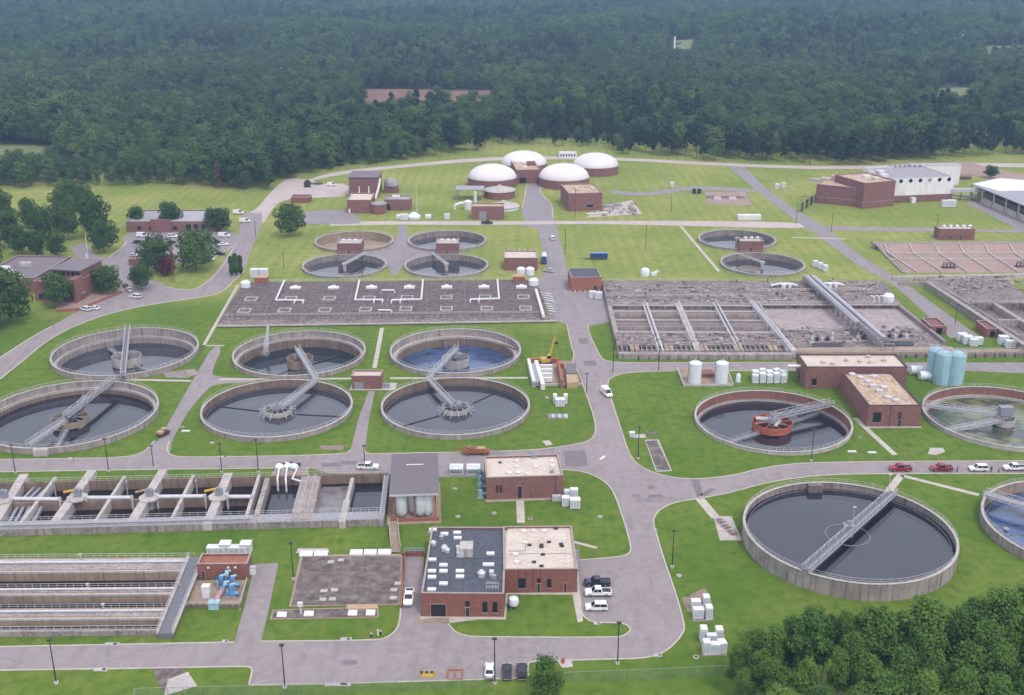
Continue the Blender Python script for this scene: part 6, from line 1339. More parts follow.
p = G(307.5,187); t = thing('cable_drum', 'dark round drum standing on the gravel yard', 'drum', (p.x,p.y,0)); part('drum', MB().tube([(0,-1.2,2.2),(0,1.2,2.2)],2.0,20), 'steel_dark', t, True); part('stand', MB().box(-2,-1.4,0,2,1.4,.5), 'steel_dark', t)
p = G(318,184.5); t = thing('flat_trailer', 'low dark trailer hitched to the white van on the gravel yard', 'trailer', (p.x,p.y,0)); part('deck', MB().box(-4,-1.1,.7,3,1.1,1.0), 'steel_dark', t); wheels_on(t, (-1,.4), (-1.1,1.1), 1.0)
# scrap yard by the striped-roof building
sc = thing('material_yard', 'yard of pipes and rubble beside the square brick building near the domes', 'yard', tuple(G(625,211)))
wpart('hardstand', MB().prism(W2([(604,207),(632,200),(642,214),(588,217.5),(590,212.5),(604,212)]), -.05,.08), 'gravel_pale', sc); mb1, mb2, mb3 = MB(), MB(), MB()
for k in range(60):
    q = G(rr.uniform(592,636), rr.uniform(204,216)); 
    if q.x < G(604,212).x and q.y > G(600,212.5).y: continue
    a = rr.uniform(.4,1.6); (mb1,mb2,mb3)[k%3].box(q.x-a,q.y-a*.7,0,q.x+a,q.y+a*.7,rr.uniform(.3,1.6))
for m_, b_ in (('concrete_pale',mb1),('galvanised',mb2),('mulch',mb3)): tag(wpart('material_pile', b_, m_, sc), kind='stuff')
for k in range(7): q = G(592+2.6*k,215-.2*k); wpart('pipe', MB().tube([(q.x-3,q.y,.5),(q.x+2,q.y+2,.5)],.35,8), 'paint_white', sc, True)
# ---- building site with yellow crane arm
bs = thing('building_site', 'small construction pit of white formwork and red rebar beside the main road', 'building site', tuple(G(553,373)))
wpart('pit_slab', MB().prism(W2([(527,361),(576,361),(580,384.5),(533,384.5)]), -.1,.1), 'concrete_tan', bs)
wpart('formwork_wall', MB().bar(G(528.5,361.5,1),G(534,384,1),1.0,2.2), 'paint_white', bs); wpart('formwork_wall', MB().bar(G(536,363,1),G(543,387,1),1.3,2.0), 'paint_white', bs); wpart('grey_panel', MB().bar(G(532.5,365,1),G(536,384,1),2.2,1.4), 'galvanised', bs)
for k in range(4): wpart('formwork_beam', MB().bar(G(540,366.5+4.3*k,1),G(552.5,366.5+4.3*k,1),1.1,1.4), 'paint_white', bs)
for k in range(5): wpart('rebar_bundle', MB().bar(G(529+6*k,359.5,1.0),G(534+6*k,360.5,1.0),.8,1.2), 'primer_red', bs)
wpart('timber_wall', MB().bar(G(558,365,1.5),G(562,384,1.5),.8,3), 'brick_orange', bs); wpart('plank_stack', MB().prism(W2([(566,374),(577,374),(578,382),(567,383)],2), 0,2), 'timber_tan', bs); wpart('dark_cover', MB().prism(W2([(566,363),(576,363),(577,373),(566,373)],2.4), 0,2.4), 'roof_purple', bs); wpart('red_tool_box', MB().box(G(561,368).x-1,G(561,368).y-1,0,G(561,368).x+1,G(561,368).y+1,2), 'primer_red', bs)
wpart('kerb_wall', MB().bar(G(533,384.8,.4),G(582,384.4,.4),.35,.8), 'concrete_pale', bs)
p = G(546,364); t = thing('excavator', 'yellow excavator with raised arm at the building site', 'excavator', (p.x,p.y,0), rad(15))
part('track', MB().box(-1.9,-1.5,0,1.9,-.8,.9), 'rubber', t); part('track', MB().box(-1.9,.8,0,1.9,1.5,.9), 'rubber', t); part('upper_body', MB().box(-2.0,-1.3,1.0,1.2,1.3,2.3), 'machine_yellow', t); part('cab', MB().box(.2,-1.2,2.3,1.4,-.1,3.3), 'glass_dark', t); part('cab_roof', MB().box(.15,-1.25,3.3,1.45,-.05,3.42), 'machine_yellow', t)
a = part('boom', MB().bar((1.0,.3,2.0),(2.2,.3,6.0),.6,.7,(0,1,0)).bar((2.2,.3,6.0),(3.0,.3,9.4),.5,.6,(0,1,0)), 'machine_yellow', t); part('stick', MB().bar((3.0,.3,9.4),(3.6,.3,7.6),.35,.4,(0,1,0)), 'machine_yellow', a); part('bucket', MB().prism([(3.2,-.2),(4.1,-.2),(4.1,.8),(3.2,.8)],6.9,7.7), 'steel_dark', t)
# ---- lamp poles
PM = None
def pole(px, py, ytop, where, arm_=True):
    p = G(px,py); h = HT(px,py,ytop); t = thing('lamp_pole', 'dark slim lamp pole '+where, 'lamp pole', (p.x,p.y,0))
    part('post', MB().tube([(0,0,.2),(0,0,h)],.14,8,.09), 'steel_dark', t, True); part('footing', MB().cyl(0,0,-.05,.45,.45,12), 'concrete_pale', t, True); part('lamp_head', MB().box(-.45,-.3,h-.02,.45,.3,h+.18), 'steel_dark', t)
for a in ((56.5,683.5,640,'on the lower left lawn by the bottom road'),(285,688,645.5,'at the bottom edge of the wide asphalt'),(494.8,684,639,'between the white and black parked cars'),(617.5,664,623,'by the bottom lawn island'),(672,567.5,531,'on the lawn west of the largest round tank'),(638,459,427,'by the bend above the right-hand junction'),(293.5,579.5,543.5,'beside the dark stained slab'),
 (108.7,471.5,439,'north of the open basins, second from left'),(15.5,473,459.5 - 14,'north of the open basins, nearest the left edge'),(153.7,468.5,446,'at the foot of the service path'),(222,472.5,444,'north of the open basins, left of the white blowers'),(258.5,472.5,440,'north of the open basins, beside the white blowers'),(364.6,463,446,'behind the white pickup loaded with pipes'),
 (612.8,374.5,347.8,'at the corner of the weathered basin by the main road'),(586.5,394.5,374,'on the verge below the building site'),(658.5,371.5,347.5,'on the back road in front of the weathered basin'),(811,461,429.5,'in front of the tank with the orange-red drum'),(575,219,190,'by the approach road to the domes'),(565,256,230,'on the field edge beside the main road'),(980,298,277,'beside the lane at the right basins'),(955,325,305,'between the two red huts'),(796,224,205,'at the far right road junction'),
 (831,233,214,'south of the far right road junction'),(824,205,196,'by the brown-roofed building'),(936,232,215,'left of the low building with roof vents'),(671,213.5,195,'on the service road across the far field'),(256,238,222,'beside the lone round tree'),(284,270,253,'behind the covered tank left half'),(660.5,468,447,'on the right-hand lawn near the dark slab'),(645.5,251,226,'in the middle of the mown field')): 
    if a[0] == 660.5: continue
    pole(*a)
p = G(91,277); t = thing('flagpole', 'tall pale flagpole with a limp flag near the office', 'flagpole', (p.x,p.y,0)); hh = HT(91,277,233); part('pole', MB().tube([(0,0,0),(0,0,hh)],.22,8,.14), 'rail_metal', t, True); part('flag', MB().add([(0,0,hh*.55),(-1.4,.2,hh*.52),(-1.2,.3,hh*.40),(-.1,0,hh*.42)],[(0,1,2,3)]), 'paint_white', t)
# ---- chain link fence along the bottom
def fence(pts, label):
    P_ = [G(*q) for q in pts]; t = thing('chain_link_fence', label, 'fence', tuple(P_[0])); H_ = 2.4
    for a, b in zip(P_, P_[1:]):
        n = max(1, round((b-a).length/3.0))
        for k in range(n): q = a.lerp(b,k/n); wpart('post', MB().tube([q, q+Vector((0,0,H_))],.05), 'galvanised', t)
        wpart('mesh_panel', MB().add([a,b,b+Vector((0,0,H_)),a+Vector((0,0,H_))],[(0,1,2,3)]), 'chain_link', t); wpart('top_rail', MB().bar(a+Vector((0,0,H_)),b+Vector((0,0,H_)),.06,.06), 'galvanised', t)
fence([(135,706),(136,699),(250,696),(380,692),(490,687)], 'green-grey chain link fence along the bottom edge left of the parked cars')
fence([(560,683),(640,680),(740,675)], 'chain link fence on the bottom lawn between the bushy tree and the grove')
pad([(560,684),(640,681),(740,676),(740,674),(640,679),(560,681)][:4] , .02, 'soil_red', 'worn_strip') if False else None
# ---- people on the right-hand road
def person(px, py, label, top, rz):
    t = thing('person', label, 'person', tuple(G(px,py)), rz); t.location.z = .03
    J = [(0,0,.95),(0,0,1.18),(0,0,1.42),(0,0,1.52),(0,0.02,1.66),(0,.02,1.76), (.10,0,.90),(.12,.02,.50),(.12,-.02,.09),(.12,.14,.04), (-.10,0,.90),(-.13,.06,.50),(-.13,-.05,.09),(-.13,.11,.04), (.19,0,1.40),(.25,-.03,1.13),(.25,.08,.90),(-.19,0,1.40),(-.25,-.03,1.13),(-.25,.09,.90)]
    Eg = [(0,1),(1,2),(2,3),(3,4),(4,5),(0,6),(6,7),(7,8),(8,9),(0,10),(10,11),(11,12),(12,13),(2,14),(14,15),(15,16),(2,17),(17,18),(18,19)]
    Rr = [.15,.14,.15,.06,.105,.08,.10,.065,.045,.04,.10,.065,.045,.04,.065,.045,.035,.065,.045,.035]
    for s, hi in ((1,16),(-1,19)):                       # palms, four bent fingers and a thumb
        x, y, z = J[hi]; J.append((x, y+.03, z-.07)); pi_ = len(J)-1; Rr.append(.028); Eg.append((hi,pi_))
        for f in range(4):
            J.append((x+(.012*s), y+.005+.018*f, z-.13)); Rr.append(.009); Eg.append((pi_,len(J)-1)); J.append((x-.006*s, y+.012+.018*f, z-.165+.006*abs(f-1))); Rr.append(.008); Eg.append((len(J)-2,len(J)-1))
        J.append((x-.015*s, y+.075, z-.075)); Rr.append(.010); Eg.append((hi,len(J)-1))
    me = bpy.data.meshes.new('body'); me.from_pydata(J, Eg, []); o = obj('body', me, top, t)
    o.modifiers.new('skin','SKIN'); 
    for k, v in enumerate(me.skin_vertices[0].data): v.radius = (Rr[k],Rr[k]); v.use_root = (k == 0)
    sb = o.modifiers.new('sub','SUBSURF'); sb.levels = 1; sb.render_levels = 1
    part('head', MB().lathe([(.02,1.53),(.075,1.56),(.10,1.66),(.09,1.74),(.03,1.79)],12,0,.03), 'skin', t, True); part('hair', MB().lathe([(.108,1.69),(.098,1.76),(.03,1.81)],12,0,.01), 'hair_dark', t, True)
    part('nose', MB().box(-.012,.12,1.63,.012,.15,1.66), 'skin', t)
    part('trousers', MB().tube([(.11,0,.92),(.125,.02,.5),(.12,-.02,.10)],.105,8,.07).tube([(-.11,0,.92),(-.13,.05,.5),(-.13,-.05,.10)],.105,8,.07), 'cloth_dark', t, True)
person(957,472.3,'person in dark red top standing right of the red pickups','cloth_red',.6); person(991,472.3,'person in dark clothes between the white SUV and white pickup','cloth_dark',-.8); person(998.5,473,'person in a yellow vest nearest the white pickup at the frame edge','hi_vis',2.0)
# little things in the lawns
for x, y, lab in ((543,612,''),):
    pass
for k, (x, y, lab) in enumerate(((464,562,'beside the tan-roofed building'),(455,489,'on the lawn right of the mauve shed, upper'),(458,517,'on the lawn right of the mauve shed, lower'),(530,519,'near the short path by the tan-roofed building'),(600,517,'on the lawn inside the main road bend'),(494,513.5,'in the lawn between the two brick buildings'),(696,657.5,'below the cabinets by the grove'),(679,576,'near the lone pole west of the largest tank'),(685,504 ,'by the junction kerb'),(860,437,'right of the orange-drum tank'),(1006,529,'near the tank at the right edge'),(212,443,'by the lower path'),(182,427,'beside the service path'),(547,398,'left of the white cabinets below the building site'))):
    if k in (0,8): continue
    p = G(x,y); t = thing('manhole_cover', 'round concrete manhole cover in the grass '+lab, 'manhole', (p.x,p.y,0)); t.scale = (.66,.66,1); part('collar', MB().cyl(0,0,-.05,.22,.95,18), 'concrete_pale', t, True); part('cover', MB().cyl(0,0,.22,.27,.55,16), 'steel_dark' if k%3==0 else 'concrete', t, True)
p = G(693,459); 
for k, (x, y) in enumerate(((186,431.5),(852,452),(872,453))):
    p = G(x,y); t = thing('lawn_hatch', ('long pale hatch in the grass by the service path','pale valve frame in the grass near the orange-drum tank','pale hatch at the end of the path from the T building')[k], 'hatch', (p.x,p.y,0)); t.scale = (.7,.7,1); part('frame', MB().box(-1.8,-.8,-.05,1.8,.8,.25), 'concrete_pale', t); part('lid', MB().box(-1.5,-.6,.25,1.5,.6,.33), 'paint_white', t)
for k, (x, y, yt) in enumerate(((378,635.5,632),(371.5,637,633.5),(380.5,634.5,631.5))):
    p = G(x,y); t = thing('hydrant', ('tallest','left','right')[k]+' of three small posts on the lawn corner by the driveway', 'post', (p.x,p.y,0), 0, 'small posts by the driveway'); part('post', MB().cyl(0,0,0,1.2 if k==0 else .8,.2,10), 'paint_white' if k==0 else 'steel_dark', t, True); part('cap', MB().cyl(0,0,1.2 if k==0 else .8,1.35 if k==0 else .95,.26,10), 'concrete_pale', t, True)
p = G(563,663.5); t = thing('fire_hydrant', 'red hydrant on a pink kerb pad by the bottom lawn', 'hydrant', (p.x,p.y,.05)); part('barrel', MB().lathe([(.3,0),(.25,.2),(.25,.9),(.32,.95),(.2,1.2),(.05,1.25)],12), 'primer_red', t, True); part('outlets', MB().tube([(-.5,0,.65),(.5,0,.65)],.13,8), 'primer_red', t, True)
# retaining wall and gate at the head of the driveway
p = G(405,554); t = thing('retaining_wall', 'low brick retaining wall with green railing at the head of the driveway', 'wall', tuple(p)); wpart('wall', MB().bar(G(404.5,553.5,.6),G(424.5,553.5,.6),.5,1.6).bar(G(404.5,553.5,.6),G(401,607,.4),.35,1.1), 'brick_orange', t); wpart('railing', MB().rail([G(404.5,553,1.4),G(424.5,553,1.4)],1.3,1.2,.06), 'paint_teal', t)
p = G(404,578); t = thing('wall_lamp', 'short dark lamp on the retaining wall beside the white utility truck', 'lamp', tuple(p)); part('post', MB().tube([(0,0,0),(0,0,6)],.1), 'steel_dark', t); part('head', MB().box(-.3,-.3,6,.3,.3,6.3), 'steel_dark', t)
# ================================================================== TREES
def crown_mesh(name, seed, h, r, base, n, ls, lobes=9, shape='round', lobe=(.34,.55), out=.55, soft=0):
    rg = random.Random(seed); L = []
    for k in range(lobes):                      # lobes of leaves round a few limbs
        f = (k+rg.random())/lobes; z = base+(h-base)*(.12+.82*f)
        if shape == 'round': rr_ = r*(1-abs((z-base)/(h-base)-.42)**1.6*.95)
        elif shape == 'tall': rr_ = r*(1-((z-base)/(h-base))**2.4*.82)*.95
        elif shape == 'column': rr_ = 0
        else: rr_ = r*(1-(z-base)/(h-base))
        a = k*2.4+rg.random()*1.2; d = rr_*(.35+.5*rg.random()); s = r*rg.uniform(*lobe)
        L.append((Vector((d*math.cos(a),d*math.sin(a),z)), s, s*rg.uniform(.6,.9)*(2.2 if shape == 'column' else 1)))
    if shape == 'column': pass
    elif shape == 'tall': L.append((Vector((rg.gauss(0,.3),rg.gauss(0,.3),h-r*.35)), r*.26, r*.5))
    else: L.append((Vector((0,0,h-r*.38)), r*.42, r*.40)); L.append((Vector((0,0,(h+base)/2)), r*.55, (h-base)*.30))
    mb = MB(); W = [l[1]*l[1] for l in L]; tot = sum(W); cnt = [max(8,int(n*x/tot)) for x in W]
    for (c, s, sz), m_ in zip(L, cnt):
      for _ in range(m_):
        while 1:
            v = Vector((rg.uniform(-1,1),rg.uniform(-1,1),rg.uniform(-.8,1))); l = v.length
            if .05 < l <= 1: break
        v = v/l; q_ = l**(.28 if soft == 0 else .5)
        p = c+Vector((v.x*s*q_,v.y*s*q_,v.z*sz*q_))+Vector((rg.gauss(0,1),rg.gauss(0,1),rg.gauss(0,1.3)))*(ls*.3+soft)
        ov = Vector((p.x,p.y,(p.z-(base+(h-base)*.35))*.8)).normalized()
        nrm = (v*.45+ov*.8+Vector((rg.gauss(0,1),rg.gauss(0,1),rg.gauss(0,1)))*(1-out)*.75).normalized()
        a = nrm.orthogonal().normalized(); b = nrm.cross(a); th = rg.random()*2*PI; a, b = a*math.cos(th)+b*math.sin(th), b*math.cos(th)-a*math.sin(th)
        q = ls*rg.uniform(.6,1.25); w_ = q*rg.uniform(.55,.85)
        mb.add([p-a*q, p-b*w_+nrm*q*.12, p+a*q, p+b*w_-nrm*q*.1], [(0,1,2,3)])
    return mb.mesh(name)
def trunk_mesh(seed, h, r, base, rt=.3):
    rg = random.Random(seed+99); mb = MB(); top = base+(h-base)*.6
    mb.tube([(0,0,-.3),(rg.gauss(0,.1),rg.gauss(0,.1),base*.6),(rg.gauss(0,.2),rg.gauss(0,.2),top)], rt, 7, rt*.25)
    for k in range(6):
        a = k*PI/3+rg.random()*.6; z = base*rg.uniform(.75,1.1)+(top-base)*.45*rg.random(); d = r*rg.uniform(.5,.75)
        mb.tube([(0,0,z),(d*.5*math.cos(a),d*.5*math.sin(a),z+(h-base)*.12),(d*math.cos(a),d*math.sin(a),z+(h-base)*.27)], rt*.4, 5, rt*.1)
    return mb.mesh('trunk')
TS = {}
def tree_kind(key, leaf, bark, *a, rt=.3):
    me = crown_mesh('crown', *a); me.materials.append(M[leaf]); tm = trunk_mesh(a[0], a[1], a[2], a[3], rt); tm.materials.append(M[bark]); TS[key] = (me, tm)
# seed,h,r,base,n,leaf size,lobes,shape
for k in range(5): tree_kind('grove%d'%k, 'leaf_grove', 'bark_pale' if k in (1,4) else 'bark', 20+k, 15, (3.3,2.6,3.6,2.9,2.4)[k], (4.5,6.0,4,4.5,7)[k], 5000, .21, (26,24,30,26,20)[k], 'tall' if k in (1,3) else 'round', (.20,.38), .5, .17, rt=.2)
tree_kind('bushy','leaf_grove','bark',31,9,3.4,.6,5200,.20,26,'tall',(.22,.38),.45,.15)
for k in range(3): tree_kind('shade%d'%k,'leaf_deep','bark',41+k,13,6.4,1.6,4200,.40,20,'round',(.26,.46))
tree_kind('red','leaf_red','bark',51,6,3.0,1.0,1500,.35,10,'round'); tree_kind('cypress','leaf_deep','bark',52,11,1.7,.5,2600,.28,7,'column',(.55,.75)); tree_kind('dead','leaf_dead','bark',53,20,3.2,4,900,.5,10,'tall')
for k in range(8): tree_kind('forest%d'%k,('leaf_pine','leaf_pine','leaf_pine','leaf_forest','leaf_forest','leaf_forest','leaf_light','leaf_light')[k],'bark',61+k,19,(3.6,4.2,3.0,6.0,5.2,6.6,5.4,6.2)[k],(4,3,5,2,3,2,2,3)[k],1000,.66,(12,13,11,15,13,17,13,15)[k],('tall','round','tall','round','round','round','round','round')[k],(.30,.50),.78,rt=.3)
def tree(key, x, y, label, group=None, s=1.0, sz=None, name='tree', cat='tree', rz=None, z=0.0, lean=(0,0)):
    me, tm = TS[key]; t = thing(name, label, cat, (x,y,z), rz if rz is not None else RND.random()*6.28, group); t.scale = (s,s,sz or s)
    shared('trunk', tm, t); shared('crown', me, t); return t
def treepx(key, px, py, ytop, label, group=None, ws=1.0, **k):
    p = G(px,py); h = HT(px,py,ytop); H0 = {'grove':15,'bushy':9,'shade':13,'red':6,'cypress':11,'dead':20,'forest':19}[key.rstrip('0123456789')]
    return tree(key, p.x, p.y, label, group, h/H0*ws, h/H0, **k)
# trees around the office and car park
for key, x, y, yt, ws, lab in (('shade0',290.5,236,204,1.0,'lone round tree beside the road below the gravel yard'),('shade1',171,228,203,1.0,'dark round tree in front of the middle of the garage building'),('shade2',138,227,207,.9,'round tree at the left end of the garage building'),('shade0',222,232,208,.85,'right of two trees hiding the right end of the garage building'),('shade2',212,231,209,.8,'left of two trees hiding the right end of the garage building'),
 ('shade1',157,272,237,1.1,'large dark tree at the left of the car park island'),('shade2',196,270,232,1.15,'large tree at the right of the car park island'),('red',167,276,259,1.0,'dark red-leaved tree between the two island trees'),('shade0',108,294,266,1.0,'round tree nearest the office car park, left'),('shade1',142,290,264,.9,'round tree nearest the office car park, right'),
 ('shade2',104,252,222,1.0,'dense oval evergreen beside the flagpole'),('shade1',59,307,274,.95,'dark tree in front of the red office'),('shade0',10,322,270,.95,'big tree at the left edge below the office'),('shade1',-14,330,268,1.0,'tree cut by the left edge below the office'),('cypress',232,276.5,256,1.0,'left columnar cypress by the covered tank corner'),('cypress',236.5,276,253,1.0,'middle columnar cypress by the covered tank corner'),('cypress',241,275,255,1.0,'right columnar cypress by the covered tank corner'),
 ('dead',174.5,289 - 6,249,.6,'bare greyish tree beside the red-leaved tree')):
    treepx(key, x, y, yt, lab, ws=ws, name='cypress' if key == 'cypress' else 'tree')
k_ = 0; LC = ('nearest the garage building','behind the dense evergreen by the flagpole','big one in the middle of the clump','behind the middle of the clump','broad one near the left edge','above the office roof, left','above the office roof, middle','above the office roof, nearest the flagpole','pale one at the back by the forest edge','rear one beside the pale back tree','rear one at the left edge','rear one nearest the mown strip','cut by the left edge above the office','outermost, cut by the left edge')
for x, y, yt, ws in ((94,236,193,.80),(69,240,202,.72),(46,242,208,.75),(30,228,198,.70),(9,248,208,.8),(22,254,227,.8),(37,256,231,.78),(57,258,233,.85),(71,210,180,.8),(64,222,188,.75),(4,224,192,.75),(84,214,186,.75),(-14,268,222,.9),(-30,240,195,1.0)):
    treepx('shade%d'%(k_%3), x, y, yt, 'leafy tree of the left clump, '+LC[k_], 'trees in the left clump', ws); k_ += 1
treepx('shade1', 990.5, 178, 166, 'lone round bush-like tree behind the compost shed', ws=1.3)
treepx('dead', 219, 189, 160, 'reddish dead pine standing in the forest edge', ws=.8)
treepx('bushy', 545.5, 705, 659, 'bushy tree at the bottom edge beside the black SUV', ws=1.0)
# grove, lower right
GR = [(735,700,643),(752,690,630),(770,700,625),(786,690,618),(803,705,612),(820,695,615),(838,700,612),(856,697,607),(873,705,610),(893,692,612),(912,700,600),(930,697,606),(948,703,608),(966,690,600),(985,697,588),(1003,703,606),(1022,690,582),(1040,700,590),(742,720,668),(768,728,660),(800,735,660),(832,730,650),(862,738,655),(895,730,648),(925,738,650),(958,730,645),(990,738,650),(1018,730,642),(780,755,690),(815,760,690),(850,765,688),(880,760,676),(915,765,672),(950,760,668),(985,765,676),(1015,760,664),(1050,740,640),(756,712,650),(845,716,634),(905,715,630),(975,714,622)]
for k, (x, y, yt) in enumerate(GR):
    treepx('grove%d'%((k*7+k//3)%5), x, y, yt, 'leafy tree in the '+('far row' if k < 18 or k > 36 else 'middle row' if k < 28 else 'nearest row')+' of the dense grove, '+('left end' if x < 800 else 'middle' if x < 920 else 'right end'), 'trees in the lower right grove', 1.0+.2*((k*5)%3-1), name='grove_tree')

# ---- the forest: rolling ground, 230 trees of its edge as things, the rest one mass
EDGE = [(-620,560),(-330,640),(-215,655),(-140,640),(-128,690),(-60,745),(-22,770),(-12,800),(60,790),(75,760),(140,735),(230,715),(262,735),(300,745),(350,760),(420,745),(560,760)]
def edge_y(x):
    for (x0,y0),(x1,y1) in zip(EDGE, EDGE[1:]):
        if x0 <= x <= x1: return y0+(y1-y0)*(x-x0)/(x1-x0)
    return 900 if x > 0 else 500
def hill(x, y):
    f = min(1, max(0, (y-820)/900)); return f*(24*(noise.noise(Vector((x*.0021,y*.0027,3)))+.35*noise.noise(Vector((x*.006,y*.006,9))))+ 14*f)
gx = [-2600+k*65 for k in range(81)]; gy = [830+k*60 for k in range(62)]
mb = MB(); mb.add([(x,y,max(.02,hill(x,y)) if y > 840 else .02) for y in gy for x in gx], [(j*81+i,j*81+i+1,(j+1)*81+i+1,(j+1)*81+i) for j in range(61) for i in range(80)])
struct('terrain', mb, mat('forest_floor',(.060,.075,.035),(.045,.055,.028),.02,rough=.95), True)
CLR = []
for xl, xr, yt, yb, m_, nm in ((362,492,92,103,'soil_red','dirt_clearing'),(670,692,49.5,55.5,'meadow','meadow'),(938,972,90,99,'meadow','meadow'),(980,1060,51.5,56,'meadow','meadow'),(-30,46,147,154,'meadow','meadow'),(0,60,6,9,'meadow','meadow')):
    Y1, Y0 = G(512,yt).y, G(512,yb).y/1.10; a = [G(xl,(yt+yb)/2).x*1.0, G(xr,(yt+yb)/2).x]; Ym = G(512,(yt+yb)/2).y
    CLR.append((a[0]/Ym, a[1]/Ym, Y0, Y1)); nx, ny = 14, 8; mbc = MB()
    mbc.add([((a[0]+(a[1]-a[0])*i/nx)*(Y0+(Y1-Y0)*j/ny)/Ym, Y0+(Y1-Y0)*j/ny, max(.02,hill((a[0]+(a[1]-a[0])*i/nx)*(Y0+(Y1-Y0)*j/ny)/Ym, Y0+(Y1-Y0)*j/ny))+1.0) for j in range(ny+1) for i in range(nx+1)], [(j*(nx+1)+i,j*(nx+1)+i+1,(j+1)*(nx+1)+i+1,(j+1)*(nx+1)+i) for j in range(ny) for i in range(nx)])
    struct(nm, mbc, m_)
def cleared(x, y):
    return any(l-.003+.012*noise.noise(Vector((x*.02,y*.02,0))) < x/y < r+.003+.012*noise.noise(Vector((x*.02,y*.02,7))) and a+14*noise.noise(Vector((x*.03,2,0))) < y < b+10*noise.noise(Vector((x*.03,9,0))) for l, r, a, b in CLR)
pts = []; rf = random.Random(77)
def kind_at(x, y):        # a dark pine stand along the right part of the edge, mixed wood with paler patches behind
    d = y-edge_y(x); n_ = noise.noise(Vector((x*.006,y*.004,5)))
    pine = .8 if (x > -60 and d < 50+60*n_) else .08 if n_ < .16 else .5
    light = .38 if n_ < -.10 else .14
    q = rf.random()
    return rf.randrange(3) if q < pine else 6+rf.randrange(2) if q > 1-light else 3+rf.randrange(3)

y = 560.0
while y < 3700:
    sp = 9.0 if y < 1100 else 9.0+(y-1100)*.0036
    hw = y*.53+90; x = -hw
    while x < hw:
        X, Y = x+rf.uniform(-.45,.45)*sp, y+rf.uniform(-.45,.45)*sp
        if Y > edge_y(X)+4*noise.noise(Vector((X*.05,0,1))) and not cleared(X,Y):
            s = (.62+.62*rf.random())*(1+.5*noise.noise(Vector((X*.010,Y*.008,0))))*(sp/9.0)**.6
            pts.append((X,Y,hill(X,Y)-.3,s,kind_at(X,Y)))
        x += sp
    y += sp*.95
pts.sort(key=lambda p: (p[1]-edge_y(p[0]) if -400 < p[0] < 520 else 1e6))
near, rest = pts[:225], pts[225:]
for k, (x, y, z, s, kk) in enumerate(near):
    tree('forest%d'%kk, x, y, ('dark pine','dark pine','dark pine','broad green tree','broad green tree','broad green tree','pale green tree','pale green tree')[kk]+' in the front row of the forest edge, '+('behind the office clump' if x < -215 else 'behind the garage building' if x < -110 else 'behind the gravel yard' if x < -30 else 'behind the white domes' if x < 85 else 'behind the mown field' if x < 230 else 'behind the white process hall'), 'trees of the forest edge', s, s*rf.uniform(.9,1.15), name='forest_tree', z=z)
# the rest of the wood as one mass of instanced trees
hid = bpy.data.collections.new('tree_kinds')
for k in range(8):
    m1 = MB(); me, tm = TS['forest%d'%k]
    m1.v = [tuple(v.co) for v in me.vertices]; m1.f = [tuple(p.vertices) for p in me.polygons]
    o = bpy.data.objects.new('wood_tree', m1.mesh('wood_tree')); o.data.materials.append(me.materials[0]); hid.objects.link(o); o.name = 'wood_tree_%d'%k
me = bpy.data.meshes.new('forest'); me.from_pydata([p[:3] for p in rest], [], [])
at = me.attributes.new('tree_scale','FLOAT','POINT'); at.data.foreach_set('value', [p[3] for p in rest])
ak = me.attributes.new('tree_kind','INT','POINT'); ak.data.foreach_set('value', [p[4] for p in rest])
fo = bpy.data.objects.new('forest', me); COL.objects.link(fo); tag(fo, 'dense dark green forest stretching to the hazy horizon', 'forest', None, 'stuff')
ng = bpy.data.node_groups.new('forest_scatter','GeometryNodeTree')
ng.interface.new_socket('Geometry', in_out='INPUT', socket_type='NodeSocketGeometry'); ng.interface.new_socket('Geometry', in_out='OUTPUT', socket_type='NodeSocketGeometry')
N = ng.nodes; gi = N.new('NodeGroupInput'); go = N.new('NodeGroupOutput'); ip = N.new('GeometryNodeInstanceOnPoints'); ci = N.new('GeometryNodeCollectionInfo')
ci.inputs['Collection'].default_value = hid; ci.inputs['Separate Children'].default_value = True; ci.inputs['Reset Children'].default_value = True
ip.inputs['Pick Instance'].default_value = True
rv = N.new('FunctionNodeRandomValue'); rv.data_type = 'FLOAT_VECTOR'; rv.inputs['Max'].default_value = (0,0,6.283)
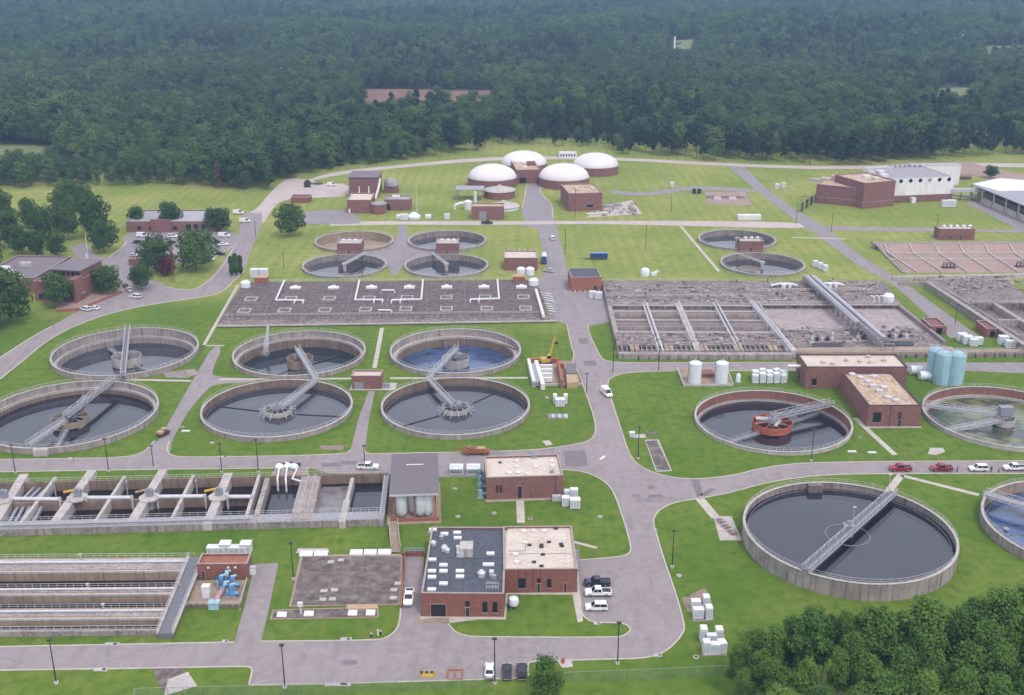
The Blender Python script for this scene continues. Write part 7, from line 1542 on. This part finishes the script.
na = N.new('GeometryNodeInputNamedAttribute'); na.data_type = 'FLOAT'; na.inputs['Name'].default_value = 'tree_scale'
nk = N.new('GeometryNodeInputNamedAttribute'); nk.data_type = 'INT'; nk.inputs['Name'].default_value = 'tree_kind'
Lk = ng.links.new
Lk([o_ for o_ in nk.outputs if o_.enabled][0], ip.inputs['Instance Index'])
Lk(gi.outputs[0], ip.inputs['Points']); Lk(ci.outputs[0], ip.inputs['Instance']); Lk(rv.outputs[0], ip.inputs['Rotation']); Lk(na.outputs[0], ip.inputs['Scale']); Lk(ip.outputs[0], go.inputs[0])
fo.modifiers.new('scatter','NODES').node_group = ng
# distant pale spots: a few far roofs and two towers
for k, (x, y, w_, h_) in enumerate(((78,3,10,14),(228,12,4,10),(460,3,5,12),(674,51,.8,8),(960,49,.8,6),(690,108,.7,3),(632,98,1.5,2))):
    p = G(x,y+6); p.z = hill(p.x,p.y)
    t = thing('distant_building' if k not in (3,4) else 'distant_tower', ('long pale','small white','faint pale','tall grey','thin pale','tiny bright','little grey')[k]+(' roof' if k not in (3,4) else ' tower')+' showing above the far forest at the '+('upper left corner','upper left quarter','top centre','upper right of centre','upper right edge','right half','right of centre')[k], 'building' if k not in (3,4) else 'tower', (p.x,p.y,p.z))
    sc_ = p.y/1100*w_; part('wall', MB().box(-sc_,-sc_*.5,0,sc_,sc_*.5,h_+14), 'wall_white', t); part('roof', MB().box(-sc_-.5,-sc_*.5-.5,h_+14,sc_+.5,sc_*.5+.5,h_+14.6), 'roof_grey', t)
# ================================================================== HAZE
hz = MB().box(-5300,-400,-12,5300,6600,141)
o = obj('haze', hz.mesh('haze')); tag(o, kind='stuff')
m = bpy.data.materials.new('haze_air'); m.use_nodes = True; nt = m.node_tree; nt.nodes.remove(nt.nodes['Principled BSDF'])
pv = nt.nodes.new('ShaderNodeVolumePrincipled'); pv.inputs['Color'].default_value = (.42,.64,1.0,1); pv.inputs['Density'].default_value = .00015; pv.inputs['Anisotropy'].default_value = 0.0
nt.links.new(pv.outputs[0], nt.nodes['Material Output'].inputs['Volume']); o.data.materials.append(m)
